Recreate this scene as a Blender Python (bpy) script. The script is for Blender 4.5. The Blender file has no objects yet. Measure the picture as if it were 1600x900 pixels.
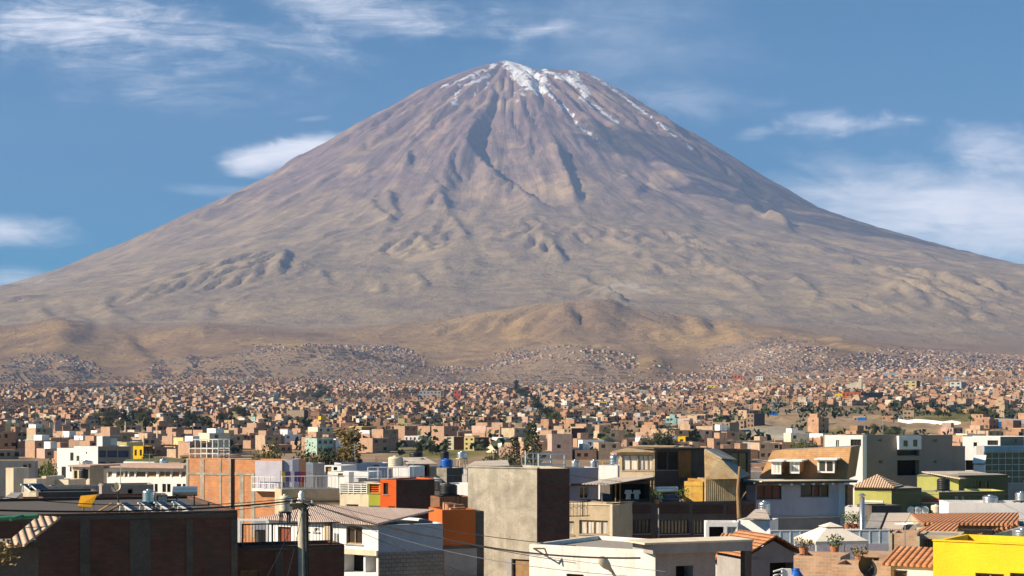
import bpy, bmesh, math, random, os
import numpy as np
from mathutils import Vector, Matrix
PI = math.pi
sc = bpy.context.scene
COL = sc.collection
R = math.radians

# ------------------------------------------------------------------ camera
F = 2430.0            # focal length in photo pixels (photo is 1600 wide)
HY = 655.0            # the photo row of the horizon
EYE = 15.0
cam_d = bpy.data.cameras.new('camera')
cam_d.sensor_width = 36.0
cam_d.lens = F / 1600 * 36.0
cam_d.shift_y = (HY - 450) / 1600
cam_d.clip_start = 1.0
cam_d.clip_end = 80000.0
cam = bpy.data.objects.new('camera', cam_d)
cam.location = (0, 0, EYE)
cam.rotation_euler = (R(90), 0, 0)
COL.objects.link(cam)
sc.camera = cam
sc.view_settings.view_transform = 'Standard'
sc.view_settings.look = 'None'
sc.view_settings.gamma = 1
sc.view_settings.use_curve_mapping = False
sc.view_settings.exposure = 0.90
sc.cycles.max_bounces = 5
sc.cycles.diffuse_bounces = 2
sc.cycles.glossy_bounces = 2
sc.cycles.transmission_bounces = 4
sc.cycles.transparent_max_bounces = 8
sc.cycles.volume_bounces = 0
sc.cycles.use_denoising = True
sc.cycles.use_adaptive_sampling = True
sc.cycles.adaptive_threshold = 0.02

# ------------------------------------------------------------------ sun
SUN_AZ = Vector((-0.97, -0.24, 0)).normalized()
SUN_EL = R(31)
to_sun = Vector((SUN_AZ.x * math.cos(SUN_EL), SUN_AZ.y * math.cos(SUN_EL), math.sin(SUN_EL)))
sd = bpy.data.lights.new('sun', 'SUN')
sd.energy = 5.0
sd.angle = R(0.5)
sd.color = (1.0, 0.85, 0.65)
sun = bpy.data.objects.new('sun', sd)
sun.rotation_euler = to_sun.to_track_quat('Z', 'Y').to_euler()
COL.objects.link(sun)

# ------------------------------------------------------------------ world: sky with thin clouds
W = bpy.data.worlds.new('World')
sc.world = W
W.use_nodes = True
nt = W.node_tree
nt.nodes.clear()
N = nt.nodes.new
L = nt.links.new
out = N('ShaderNodeOutputWorld')
bg = N('ShaderNodeBackground')
bg.inputs['Strength'].default_value = 0.062
sky = N('ShaderNodeTexSky')
sky.sky_type = 'NISHITA'
sky.sun_disc = False
sky.sun_elevation = SUN_EL
sky.sun_rotation = math.atan2(SUN_AZ.x, SUN_AZ.y)
sky.altitude = 2300
sky.air_density = 1.0
sky.dust_density = 0.0
sky.ozone_density = 3.0

def wmath(op, a, b=None, clamp=False):
    n = N('ShaderNodeMath'); n.operation = op; n.use_clamp = clamp
    for i, v in enumerate((a, b)):
        if v is None: continue
        if isinstance(v, (int, float)): n.inputs[i].default_value = v
        else: L(v, n.inputs[i])
    return n.outputs[0]
tc = N('ShaderNodeTexCoord')
sx = N('ShaderNodeSeparateXYZ'); L(tc.outputs['Generated'], sx.inputs[0])
yy = wmath('MAXIMUM', sx.outputs[1], 0.08)
az = wmath('DIVIDE', sx.outputs[0], yy)       # tangent of the bearing
el = wmath('DIVIDE', sx.outputs[2], yy)       # tangent of the elevation
cmb = N('ShaderNodeCombineXYZ'); L(az, cmb.inputs[0]); L(el, cmb.inputs[1])
def wnoise(scale, sxy, detail, rough, off=(0, 0, 0), rot=0, dist=0):
    mp = N('ShaderNodeMapping'); L(cmb.outputs[0], mp.inputs[0])
    mp.inputs['Scale'].default_value = (sxy[0], sxy[1], 1)
    mp.inputs['Location'].default_value = off
    mp.inputs['Rotation'].default_value = (0, 0, rot)
    n = N('ShaderNodeTexNoise'); L(mp.outputs[0], n.inputs['Vector'])
    n.inputs['Scale'].default_value = scale
    n.inputs['Detail'].default_value = detail
    n.inputs['Roughness'].default_value = rough
    n.inputs['Distortion'].default_value = dist
    return n.outputs[0]
big = wnoise(9, (1, 1.8), 6, 0.6, (3, 1, 0), 0.15, 0.6)
fine = wnoise(26, (1, 2.6), 8, 0.62, (1, 7, 0), 0.2, 0.9)
fibre = wnoise(16, (0.8, 5.5), 10, 0.68, (5, 2, 0), -0.22, 1.4)
fib = wmath('MULTIPLY', wmath('SUBTRACT', fibre, 0.36), 3.6, True)
ragged = wmath('ADD', wmath('MULTIPLY', wmath('SUBTRACT', big, 0.5), 2.6), wmath('MULTIPLY', wmath('SUBTRACT', fine, 0.5), 1.5))
def blob(px, py, rx, ry, rot, gain, sharp=1.0, rag=0.5, fb=0.55):
    """a soft cloud bank centred on a bearing and an elevation"""
    ca, ce = (px - 800) / F, (HY - py) / F
    c, s = math.cos(rot), math.sin(rot)
    dx = wmath('SUBTRACT', az, ca); dy = wmath('SUBTRACT', el, ce)
    a = wmath('DIVIDE', wmath('ADD', wmath('MULTIPLY', dx, c), wmath('MULTIPLY', dy, s)), rx / F)
    b = wmath('DIVIDE', wmath('SUBTRACT', wmath('MULTIPLY', dy, c), wmath('MULTIPLY', dx, s)), ry / F)
    d = wmath('SQRT', wmath('ADD', wmath('MULTIPLY', a, a), wmath('MULTIPLY', b, b)))
    v = wmath('SUBTRACT', 1.0, d)
    v = wmath('ADD', v, wmath('MULTIPLY', ragged, rag))
    v = wmath('MULTIPLY', v, sharp, True)
    v = wmath('MULTIPLY', wmath('MULTIPLY', v, v), wmath('SUBTRACT', 3.0, wmath('MULTIPLY', v, 2.0)))
    v = wmath('MULTIPLY', v, wmath('ADD', 1 - fb, wmath('MULTIPLY', fib, fb)))
    return wmath('MULTIPLY', v, gain)
blobs = [
    blob(455, 240, 165, 34, 0.12, 0.95, 1.5, 0.6, .35),
    blob(390, 262, 80, 26, 0.0, 0.6, 1.5, 0.5, .4),
    blob(400, 300, 150, 16, -0.05, 0.25, 1.0, 0.7),
    blob(0, 358, 190, 36, -0.06, 0.80, 0.9, 0.6, .5),
    blob(20, 435, 130, 22, 0.0, 0.5, 1.0, 0.4),
    blob(270, 50, 330, 75, -0.14, 0.62, 0.8, 0.95, .85),
    blob(120, 40, 200, 34, 0.12, 0.60, 1.0, 0.8, .8),
    blob(230, 115, 300, 80, -0.1, 0.36, 0.7, 0.9, .9),
    blob(590, 25, 280, 46, -0.16, 0.72, 0.9, 0.8, .8),
    blob(850, 48, 70, 22, 0.1, 0.5, 1.0, 0.7, .6),
    blob(960, 60, 340, 150, -0.1, 0.36, 0.6, 0.5, .5),
    blob(1110, 155, 160, 36, -0.1, 0.28, 0.8, 0.8),
    blob(1370, 195, 170, 30, -0.03, 0.80, 1.0, 0.95, .6),
    blob(1440, 330, 330, 115, -0.08, 0.80, 1.0, 0.45, .35),
    blob(1560, 235, 170, 55, -0.15, 0.70, 1.1, 0.55, .45),
    blob(1620, 360, 280, 110, -0.1, 0.75, 1.0, 0.3, .25),
    blob(490, 185, 36, 6, 0.1, 0.3, 1.0, 0.5),
    blob(1180, 208, 40, 14, 0.2, 0.3, 0.9, 1.0, .8),
]
cov = blobs[0]
for b in blobs[1:]:
    cov = wmath('SUBTRACT', wmath('ADD', cov, b), wmath('MULTIPLY', cov, b))     # screen
cov = wmath('MAXIMUM', wmath('MINIMUM', cov, 0.95), 0.0)
hsv = N('ShaderNodeHueSaturation'); L(sky.outputs[0], hsv.inputs['Color'])
hsv.inputs['Saturation'].default_value = 4.2; hsv.inputs['Hue'].default_value = 0.486
hsv.inputs['Value'].default_value = 0.90
cloudcol = N('ShaderNodeRGB'); cloudcol.outputs[0].default_value = (13.5, 13.2, 13.6, 1)
mix = N('ShaderNodeMix'); mix.data_type = 'RGBA'
L(cov, mix.inputs[0]); L(hsv.outputs[0], mix.inputs[6]); L(cloudcol.outputs[0], mix.inputs[7])
L(mix.outputs[2], bg.inputs[0]); L(bg.outputs[0], out.inputs[0])

# ------------------------------------------------------------------ helpers
def tag(o, label=None, cat=None, group=None, kind=None):
    if label: o['label'] = label
    if cat: o['category'] = cat
    if group: o['group'] = group
    if kind: o['kind'] = kind
    return o
def V(px, py, D):
    """a point at depth D on the line of sight through a photo pixel"""
    return Vector(((px - 800) / F * D, D, EYE + (HY - py) / F * D))
rng = np.random.default_rng(7)
random.seed(5)

# materials ---------------------------------------------------------
MATS = {}
def newmat(name):
    m = bpy.data.materials.new(name); m.use_nodes = True
    nt = m.node_tree; nt.nodes.clear()
    o = nt.nodes.new('ShaderNodeOutputMaterial'); b = nt.nodes.new('ShaderNodeBsdfPrincipled')
    nt.links.new(b.outputs[0], o.inputs[0])
    b.inputs['Roughness'].default_value = 0.85
    if 'Specular IOR Level' in b.inputs: b.inputs['Specular IOR Level'].default_value = 0.25
    MATS[name] = m
    return m, nt, b
def srgb(r, g, b):
    f = lambda c: ((c / 255) / 12.92) if c / 255 <= 0.04045 else (((c / 255) + 0.055) / 1.055) ** 2.4
    return (f(r), f(g), f(b))

# ------------------------------------------------------------------ terrain
PX = np.array([0, 100, 200, 300, 400, 500, 600, 700, 800, 900, 1000, 1100, 1200, 1300, 1400, 1500, 1600.])
def row(s): return np.array([float(v) for v in s.split(',')])
def lr(l, r):
    t = np.clip((PX - 1080) / 120, 0, 1); t = t * t * (3 - 2 * t)
    return l * (1 - t) + r * t
ROWS = [
    (300, lr(776, 776)), (450, lr(727, 727)), (700, lr(695, 700)), (800, lr(687, 681)), (950, lr(676, 659)), (1150, lr(665, 649)),
    (1500, lr(652, 639)), (2200, lr(634, 624)), (3000, lr(620, 609)), (3800, lr(609, 595)),
    (4600, row('603,601,597,590,590,595,600,601,601,601,601,595,583,579,578,577,576')),
    (5200, row('578,580,590,578,558,546,562,587,574,553,558,576,551,546,561,569,571')),
    (5700, row('560,565,585,572,566,558,562,577,572,552,560,574,545,541,555,563,567')),
    (6600, row('530,525,552,540,530,535,540,545,535,526,528,530,522,532,546,556,561')),
    (7300, row('508,503,517,507,514,522,515,500,486,476,489,498,510,527,545,553,558')),
    (8000, row('515,513,522,517,520,525,518,511,499,497,501,508,513,520,530,536,541')),
]
RD = np.array([r[0] for r in ROWS]); RY = np.array([r[1] for r in ROWS])
def smooth_interp(x, xs, ys):
    """monotone-ish cubic through a table, vectorised"""
    x = np.clip(x, xs[0], xs[-1])
    d = np.gradient(ys, xs)
    i = np.clip(np.searchsorted(xs, x) - 1, 0, len(xs) - 2)
    h = xs[i + 1] - xs[i]; t = (x - xs[i]) / h
    return ((1 + 2 * t) * (1 - t) ** 2) * ys[i] + t * (1 - t) ** 2 * h * d[i] + t * t * (3 - 2 * t) * ys[i + 1] + t * t * (t - 1) * h * d[i + 1]
def front_z(X, Y):
    """ground height from the camera to the foot of the volcano"""
    X = np.asarray(X, float); Y = np.asarray(Y, float)
    px = np.clip(800 + F * X / np.maximum(Y, 60), 0, 1600)
    Yc = np.clip(Y, 300, 8000)
    zr = np.array([EYE + (HY - RY[k]) / F * RD[k] for k in range(len(RD))])      # rows x px
    cols = np.array([smooth_interp(px, PX, zr[k]) for k in range(len(RD))])
    i = np.clip(np.searchsorted(RD, Yc) - 1, 0, len(RD) - 2)
    d = np.empty_like(cols)
    for k in range(len(RD)):
        a, b = max(k - 1, 0), min(k + 1, len(RD) - 1)
        d[k] = (cols[b] - cols[a]) / (RD[b] - RD[a])
    take = lambda A, ii: np.take_along_axis(A, ii[None], 0)[0]
    h = RD[i + 1] - RD[i]; t = (Yc - RD[i]) / h
    z = ((1 + 2 * t) * (1 - t) ** 2) * take(cols, i) + t * (1 - t) ** 2 * h * take(d, i) + t * t * (3 - 2 * t) * take(cols, i + 1) + t * t * (t - 1) * h * take(d, i + 1)
    return np.where(Y < 300, z * np.clip(Y / 300, 0, 1), z)
VC = np.array([-70.0, 17000.0])
LP = np.array([(0, 3939), (140, 3900), (350, 3827), (630, 3713), (980, 3559), (1329, 3333), (1679, 3146), (2029, 2915), (2379, 2709), (2728, 2440), (3428, 2155), (4128, 1719), (4827, 1308), (5527, 1021), (7000, 731), (9500, 500), (14000, 150), (40000, 0)], float)
RP = np.array([(0, 3939), (210, 3871), (420, 3771), (560, 3733), (700, 3808), (875, 3800), (1119, 3668), (1469, 3454), (1819, 3180), (2169, 3030), (2519, 2790), (2868, 2531), (3568, 2042), (4268, 1834), (4967, 1577), (5667, 1365), (7500, 1085), (9500, 875), (14000, 250), (40000, 0)], float)
FP = np.array([(0, 3939), (210, 3871), (420, 3777), (700, 3642), (980, 3497), (1329, 3310), (1679, 3094), (2029, 2867), (2379, 2651), (2728, 2454), (3428, 2061), (4128, 1748), (4600, 1580), (5500, 1333), (6500, 1094), (7500, 866), (8500, 637), (9100, 516), (10000, 390), (14000, 100), (40000, 0)], float)
def cone_z(X, Y):
    dx, dy = X - VC[0], Y - VC[1]
    r = np.hypot(dx, dy) + 1e-6
    c, s = dx / r, dy / r
    wl = np.clip(-c, 0, 1) ** 1.6; wr = np.clip(c, 0, 1) ** 1.6; wf = np.abs(s) ** 1.6
    zl = np.interp(r, LP[:, 0], LP[:, 1]); zr = np.interp(r, RP[:, 0], RP[:, 1]); zf = np.interp(r, FP[:, 0], FP[:, 1])
    return (wl * zl + wr * zr + wf * zf) / (wl + wr + wf)

LAT = {}
def lattice(seed, n=256):
    if seed not in LAT: LAT[seed] = np.random.default_rng(seed).random((n, n)) * 2 - 1
    return LAT[seed]
def vnoise(x, y, lat):
    n = lat.shape[0]
    xi = np.floor(x).astype(int); yi = np.floor(y).astype(int)
    fx = x - xi; fy = y - yi
    fx = fx * fx * fx * (fx * (fx * 6 - 15) + 10); fy = fy * fy * fy * (fy * (fy * 6 - 15) + 10)
    g = lambda a, b: lat[a % n, b % n]
    return (g(xi, yi) * (1 - fx) + g(xi + 1, yi) * fx) * (1 - fy) + (g(xi, yi + 1) * (1 - fx) + g(xi + 1, yi + 1) * fx) * fy
def fbm(x, y, seed, octs=5, gain=0.5, ridged=False):
    s = 0; a = 1; tot = 0
    for o in range(octs):
        v = vnoise(x * 2 ** o + 17.3 * o, y * 2 ** o - 9.1 * o, lattice(seed + o))
        if ridged: v = 1 - 2 * np.abs(v)
        s = s + a * v; tot += a; a *= gain
    return s / tot

def seg_dist(px, py, pts):
    """signed distance in pixels to a polyline (right-hand side positive) and position along it 0..1"""
    best = np.full(px.shape, 1e9); sg = np.zeros(px.shape); al = np.zeros(px.shape)
    tot = sum(math.dist(pts[i], pts[i + 1]) for i in range(len(pts) - 1)); acc = 0
    for (x0, y0), (x1, y1) in zip(pts[:-1], pts[1:]):
        dx, dy = x1 - x0, y1 - y0; l2 = dx * dx + dy * dy
        t = np.clip(((px - x0) * dx + (py - y0) * dy) / l2, 0, 1)
        qx, qy = px - (x0 + t * dx), py - (y0 + t * dy)
        d = np.hypot(qx, qy); c = dx * qy - dy * qx
        m = d < best
        best = np.where(m, d, best); sg = np.where(m, -np.sign(c), sg); al = np.where(m, (acc + t * math.sqrt(l2)) / tot, al)
        acc += math.sqrt(l2)
    return best * sg, al

SCARPS = [  # downhill lines whose right-hand (eastern) side falls away into a gully: points, height, widths
    ([(757, 186), (738, 215), (733, 240), (760, 266), (800, 297), (835, 324), (866, 342)], 95, 30, 9),
    ([(866, 225), (880, 258), (890, 285), (905, 332)], 60, 22, 8),
    ([(575, 316), (597, 340), (622, 357)], 45, 22, 8),
    ([(607, 305), (612, 325), (628, 342)], 50, 20, 9),
    ([(640, 246), (632, 276)], 38, 14, 7),
    ([(905, 432), (940, 456), (978, 481)], 34, 30, 8),
    ([(975, 272), (1010, 294)], 50, 20, 7),
    ([(690, 300), (700, 345), (740, 395)], 30, 26, 12),
    ([(1035, 320), (1100, 360)], 30, 26, 12),
    ([(455, 405), (437, 440)], 20, 14, 6), ([(500, 425), (520, 448)], 19, 14, 6), ([(648, 425), (672, 448)], 24, 18, 6),
    ([(560, 455), (605, 450)], 19, 14, 7),
    ([(55, 486), (118, 516)], 21, 26, 11), ([(100, 486), (145, 515)], 18, 20, 8), ([(166, 486), (217, 512)], 21, 26, 10),
    ([(320, 478), (335, 500)], 14, 16, 7), ([(865, 390), (885, 410)], 34, 14, 6),
    ([(1240, 432), (1285, 462)], 26, 22, 7), ([(1150, 300), (1185, 330)], 50, 20, 10), ([(1205, 330), (1240, 365)], 36, 20, 10),
    ([(1490, 486), (1515, 500)], 13, 12, 7), ([(1120, 480), (1175, 500)], 13, 20, 8), ([(1545, 440), (1575, 460)], 17, 14, 7),
    ([(590, 195), (560, 225)], 26, 12, 7), ([(735, 172), (700, 200)], 24, 12, 7), ([(480, 252), (448, 272)], 30, 12, 8),
    ([(394, 300), (337, 332), (247, 368), (187, 389)], -38, 10, 14),
    ([(610, 230), (560, 262), (500, 300), (430, 345)], -22, 10, 14),
    ([(1010, 170), (1060, 215), (1120, 262), (1200, 315)], 40, 18, 14),
    ([(900, 170), (960, 225), (1020, 262)], 34, 16, 10),
]
HILL_SCARPS = [
    ([(170, 514), (195, 532), (222, 560)], 14, 40, 9), ([(195, 545), (205, 556), (245, 579)], 23, 22, 16),
    ([(285, 560), (300, 578)], 13, 14, 14), ([(1030, 549), (1045, 560)], 9, 20, 10), ([(880, 480), (900, 510)], 8, 24, 14),
    ([(700, 520), (715, 575)], -8, 20, 14), ([(1010, 545), (1040, 572)], 10, 24, 10),
    ([(1075, 495), (1110, 515)], 7, 14, 12), ([(90, 560), (130, 590)], 8, 20, 10)]
def carve(X, Y, Z, items):
    px = 800 + F * X / Y; py = HY - (Z - EYE) / Y * F
    D = Y
    dz = np.zeros_like(Z)
    wob = 5 * fbm(px / 22, py / 22, 900, 3)
    for pts, A, wl, wr in items:
        xs = [p[0] for p in pts]; ys = [p[1] for p in pts]
        m = (px > min(xs) - 90) & (px < max(xs) + 90) & (py > min(ys) - 70) & (py < max(ys) + 70)
        if not m.any(): continue
        s, al = seg_dist(px[m], py[m], pts)
        if A < 0: s = -s
        s = s + wob[m]
        fade = np.clip(np.minimum(al, 1 - al) * 5 + 0.25, 0, 1)
        v = np.where(s < 0, np.exp(-(s / wl) ** 2), np.exp(-np.clip(s, 0, None) / wr * 1.1) * 1.5 - 0.5 * np.exp(-((s - wr * 1.2) / (wr * 1.5)) ** 2) * 1.0 - 0.5 * (s >= 0) * np.exp(-(s / (wr * 3)) ** 2))
        # end caps fade with distance beyond the ends
        over = np.abs(s)
        e = np.where((al <= 0) | (al >= 1), np.exp(-(over / (wl * .6)) ** 2), 1)
        dz[m] += abs(A) * v * fade * e
    return Z + dz

def erode(H, cell, batches, nd, steps, seed, wmask):
    g = np.random.default_rng(seed)
    h = (H / cell).astype(np.float64).copy(); ny, nx = h.shape
    inertia, cap, minslope, dep, ero, evap, grav = 0.10, 3.0, 0.01, 0.20, 0.12, 0.018, 4.0
    p = wmask.ravel() / wmask.sum(); cs = np.cumsum(p)
    for b in range(batches):
        k = np.searchsorted(cs, g.random(nd)); k = np.minimum(k, nx * ny - 1)
        y = (k // nx) + g.random(nd); x = (k % nx) + g.random(nd)
        x = np.clip(x, 1, nx - 3); y = np.clip(y, 1, ny - 3)
        vx = np.zeros(nd); vy = np.zeros(nd); sp = np.ones(nd); wa = np.ones(nd); se = np.zeros(nd); alive = np.ones(nd, bool)
        for s in range(steps):
            xi = x.astype(int); yi = y.astype(int); fx = x - xi; fy = y - yi
            f = h.ravel(); i0 = yi * nx + xi
            a, b_, c, d = f[i0], f[i0 + 1], f[i0 + nx], f[i0 + nx + 1]
            gx = (b_ - a) * (1 - fy) + (d - c) * fy; gy = (c - a) * (1 - fx) + (d - b_) * fx
            h0 = a * (1 - fx) * (1 - fy) + b_ * fx * (1 - fy) + c * (1 - fx) * fy + d * fx * fy
            vx = vx * inertia - gx * (1 - inertia); vy = vy * inertia - gy * (1 - inertia)
            l = np.hypot(vx, vy) + 1e-9; vx /= l; vy /= l
            x2 = x + vx; y2 = y + vy
            alive &= (x2 > 1) & (x2 < nx - 3) & (y2 > 1) & (y2 < ny - 3)
            x2 = np.clip(x2, 1, nx - 3); y2 = np.clip(y2, 1, ny - 3)
            xj = x2.astype(int); yj = y2.astype(int); gx2 = x2 - xj; gy2 = y2 - yj; j0 = yj * nx + xj
            h1 = f[j0] * (1 - gx2) * (1 - gy2) + f[j0 + 1] * gx2 * (1 - gy2) + f[j0 + nx] * (1 - gx2) * gy2 + f[j0 + nx + 1] * gx2 * gy2
            dh = h1 - h0
            capa = np.maximum(-dh, minslope) * sp * wa * cap
            up = dh > 0
            depo = np.where(up, np.minimum(dh, se), np.where(se > capa, (se - capa) * dep, 0))
            er = np.where(~up & (se <= capa), np.minimum((capa - se) * ero, -dh * 0.6), 0)
            q = (depo - er) * alive
            se = se - q
            dl = np.zeros(nx * ny)
            for w, o in (((1 - fx) * (1 - fy), 0), (fx * (1 - fy), 1), ((1 - fx) * fy, nx), (fx * fy, nx + 1)):
                dl += np.bincount(i0 + o, weights=q * w, minlength=nx * ny)
            h = (f + np.clip(dl, -0.02, 0.02)).reshape(ny, nx)
            sp = np.sqrt(np.maximum(sp * sp - dh * grav, 0.02)); sp = np.minimum(sp, 4); wa *= 1 - evap
            x, y = x2, y2
    return h * cell

CELL = 25.0
gx0 = np.concatenate([[-12000, -9500, -8000, -7400], np.arange(-7000, 7000 + 1, CELL), [7400, 8000, 9500, 12000]])
gy0 = np.concatenate([np.arange(4600, 18400 + 1, CELL), [18700, 19200, 20000, 21000]])
GX, GY = np.meshgrid(gx0, gy0)
def base_z(X, Y):
    f = front_z(X, Y); c = cone_z(X, Y)
    t = np.clip((Y - 7600) / 900, 0, 1); t = t * t * (3 - 2 * t)
    # where the front rows end the cone takes over
    return f * (1 - t) + np.maximum(c, f * (1 - t)) * t
Z = base_z(GX, GY)
Z = carve(GX, GY, Z, SCARPS + HILL_SCARPS)
dxv, dyv = GX - VC[0], GY - VC[1]
rr = np.hypot(dxv, dyv); th = np.arctan2(dxv, -dyv)
onv = np.clip((GY - 7900) / 900, 0, 1)
near0 = np.clip((GY - 4700) / 700, 0, 1)
rad = fbm(th * 4.5 + .5 * fbm(GX / 1500, GY / 1500, 78, 3), rr / 3200, 31, 4, 0.45, True)
rad2 = fbm(th * 15 + fbm(GX / 900, GY / 900, 77, 3) * .8, rr / 1500, 41, 4, 0.55, True)
amp = np.interp(rr, [0, 300, 900, 2000, 3200, 4500, 7000, 10000], [0, 5, 18, 46, 60, 50, 40, 15])
edge = np.clip(1.25 - np.abs(np.abs(th) - PI / 2 + 0.2) * 2.4, 0, 1) * (rr > 700)          # keep the outline as photographed
Z = Z + onv * amp * (rad * 1.25 + rad2 * 0.42) * (1 - 0.85 * edge)
rolling = fbm(GX / 1500, GY / 1900, 51, 4, 0.45) + .55 * fbm(GX / 900 + 3, GY / 1300, 57, 4, 0.5, True) - .1
Z = Z + onv * np.interp(rr, [0, 2400, 4300, 6500, 9000], [0, 0, 55, 85, 50]) * rolling * (1 - .8 * edge)
Z = Z + (1 - onv) * near0 * (fbm(GX / 800, GY / 800, 61, 5, 0.55) * 22 + fbm(GX / 380, GY / 380, 65, 5, 0.58, True) * 15)
Z = Z + onv * fbm(GX / 160, GY / 160, 71, 3) * np.interp(rr, [0, 700, 3000, 8000], [2, 4, 4, 3])
wm = np.ones_like(Z); wm[GY > 17300] = 0.02; wm[np.abs(GX) > 6990] = 0; wm *= 0.35 + 0.65 * onv
Zb = Z.copy()
Z = erode(Z, CELL, 26, 26000, 90, 3, wm)
Zd = Z - Zb
Zd = np.where(Zd > 0, Zd * 0.35, Zd * np.interp(rr, [0, 2500, 4000], [0.75, 0.75, 0.62])) * np.interp(rr, [0, 500, 2500, 4500], [0.3, 0.45, 0.7, 0.9])
ef = near0 * np.clip((6900 - np.abs(GX)) / 400, 0, 1) * np.clip((18300 - GY) / 300, 0, 1)
Z = Zb + Zd * ef
wx, wy = GX + 260 * fbm(GX / 500, GY / 500, 201, 3), GY + 260 * fbm(GX / 500, GY / 500, 211, 3)
crag = fbm(wx / 420, wy / 640, 221, 5, 0.55, True)
patch = np.clip(fbm(GX / 1500, GY / 1500, 231, 3) * 2.2 + 0.35, 0, 1)
Z = Z + ef * onv * crag * (2 + 9 * patch * np.interp(rr, [0, 1500, 3500, 5500, 9000], [0.1, 0.35, 0.8, 1.0, 0.8])) * (1 - 0.6 * edge)
# ------------------------------------------------------------------ terrain meshes
def grid_mesh(name, X, Y, Zg, attrs, mat, kind='structure'):
    ny, nx = Zg.shape
    me = bpy.data.meshes.new(name)
    co = np.stack([X, Y, Zg], -1).reshape(-1, 3).astype(np.float32)
    i = np.arange(ny * nx).reshape(ny, nx)
    q = np.stack([i[:-1, :-1], i[:-1, 1:], i[1:, 1:], i[1:, :-1]], -1).reshape(-1, 4).astype(np.int32)
    me.vertices.add(len(co)); me.vertices.foreach_set('co', co.ravel())
    me.loops.add(q.size); me.loops.foreach_set('vertex_index', q.ravel())
    me.polygons.add(len(q)); me.polygons.foreach_set('loop_start', np.arange(0, q.size, 4, dtype=np.int32))
    me.polygons.foreach_set('use_smooth', np.ones(len(q), bool))
    for k, v in attrs.items():
        a = me.attributes.new(k, 'FLOAT', 'POINT'); a.data.foreach_set('value', v.reshape(-1).astype(np.float32))
    me.update(calc_edges=True); me.materials.append(mat)
    o = bpy.data.objects.new(name, me); COL.objects.link(o); o['kind'] = kind
    return o

SPX = 800 + F * GX / GY
SPY = HY - (Z - EYE) / GY * F
SNOW = [  # strokes down the summit: points, half width (in photo pixels), strength
    ([(788, 96), (812, 104), (835, 118), (850, 136)], 9, 1), ([(795, 97), (803, 112), (822, 128), (842, 142)], 9, 1), ([(850, 112), (848, 130), (838, 146)], 6, .9),
    ([(800, 120), (815, 133)], 5, .8), ([(868, 118), (885, 122), (902, 134), (917, 147)], 6, 1), ([(893, 112), (908, 130), (916, 146)], 5, .9),
    ([(878, 116), (905, 117)], 3, .9), ([(845, 108), (868, 118)], 3, .9),
    ([(850, 140), (862, 152), (885, 172), (900, 190), (925, 213)], 3.2, .95), ([(862, 150), (880, 170), (900, 186)], 3.0, .9), ([(925, 213), (955, 238), (988, 262)], 2.2, .7),
    ([(908, 153), (935, 170), (966, 194)], 3, .95), ([(925, 118), (960, 140), (1000, 170), (1040, 200), (1080, 232)], 3.0, .8), ([(915, 113), (950, 128), (1000, 158)], 2.2, .75), ([(935, 120), (985, 150)], 2.4, .7),
    ([(690, 136), (712, 128), (738, 116), (770, 104), (786, 98)], 3.2, .85), ([(720, 130), (714, 145), (706, 162)], 3.8, .9), ([(770, 118), (750, 125), (735, 130), (720, 134)], 2.6, .8), ([(748, 132), (743, 150)], 2.4, .7),
    ([(764, 116), (760, 136)], 2.8, .75), ([(712, 150), (716, 164)], 3, .8), ([(760, 108), (735, 124)], 2.2, .7), ([(808, 138), (826, 162)], 3, .75), ([(802, 145), (808, 160)], 2, .6), ([(783, 118), (780, 135)], 2, .5),
]
snow = np.zeros_like(Z)
top = Z > 2600
wpx = SPX[top] + 3 * fbm(GX[top] / 180, GY[top] / 180, 301, 3); wpy = SPY[top] + 3 * fbm(GX[top] / 180, GY[top] / 180, 307, 3)
acc = np.zeros(top.sum())
for pts, w, s_ in SNOW:
    d, al = seg_dist(wpx, wpy, pts)
    acc = np.maximum(acc, s_ * np.clip(1.35 - np.abs(d) / w * 0.85, 0, 1))
snow[top] = acc

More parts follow.
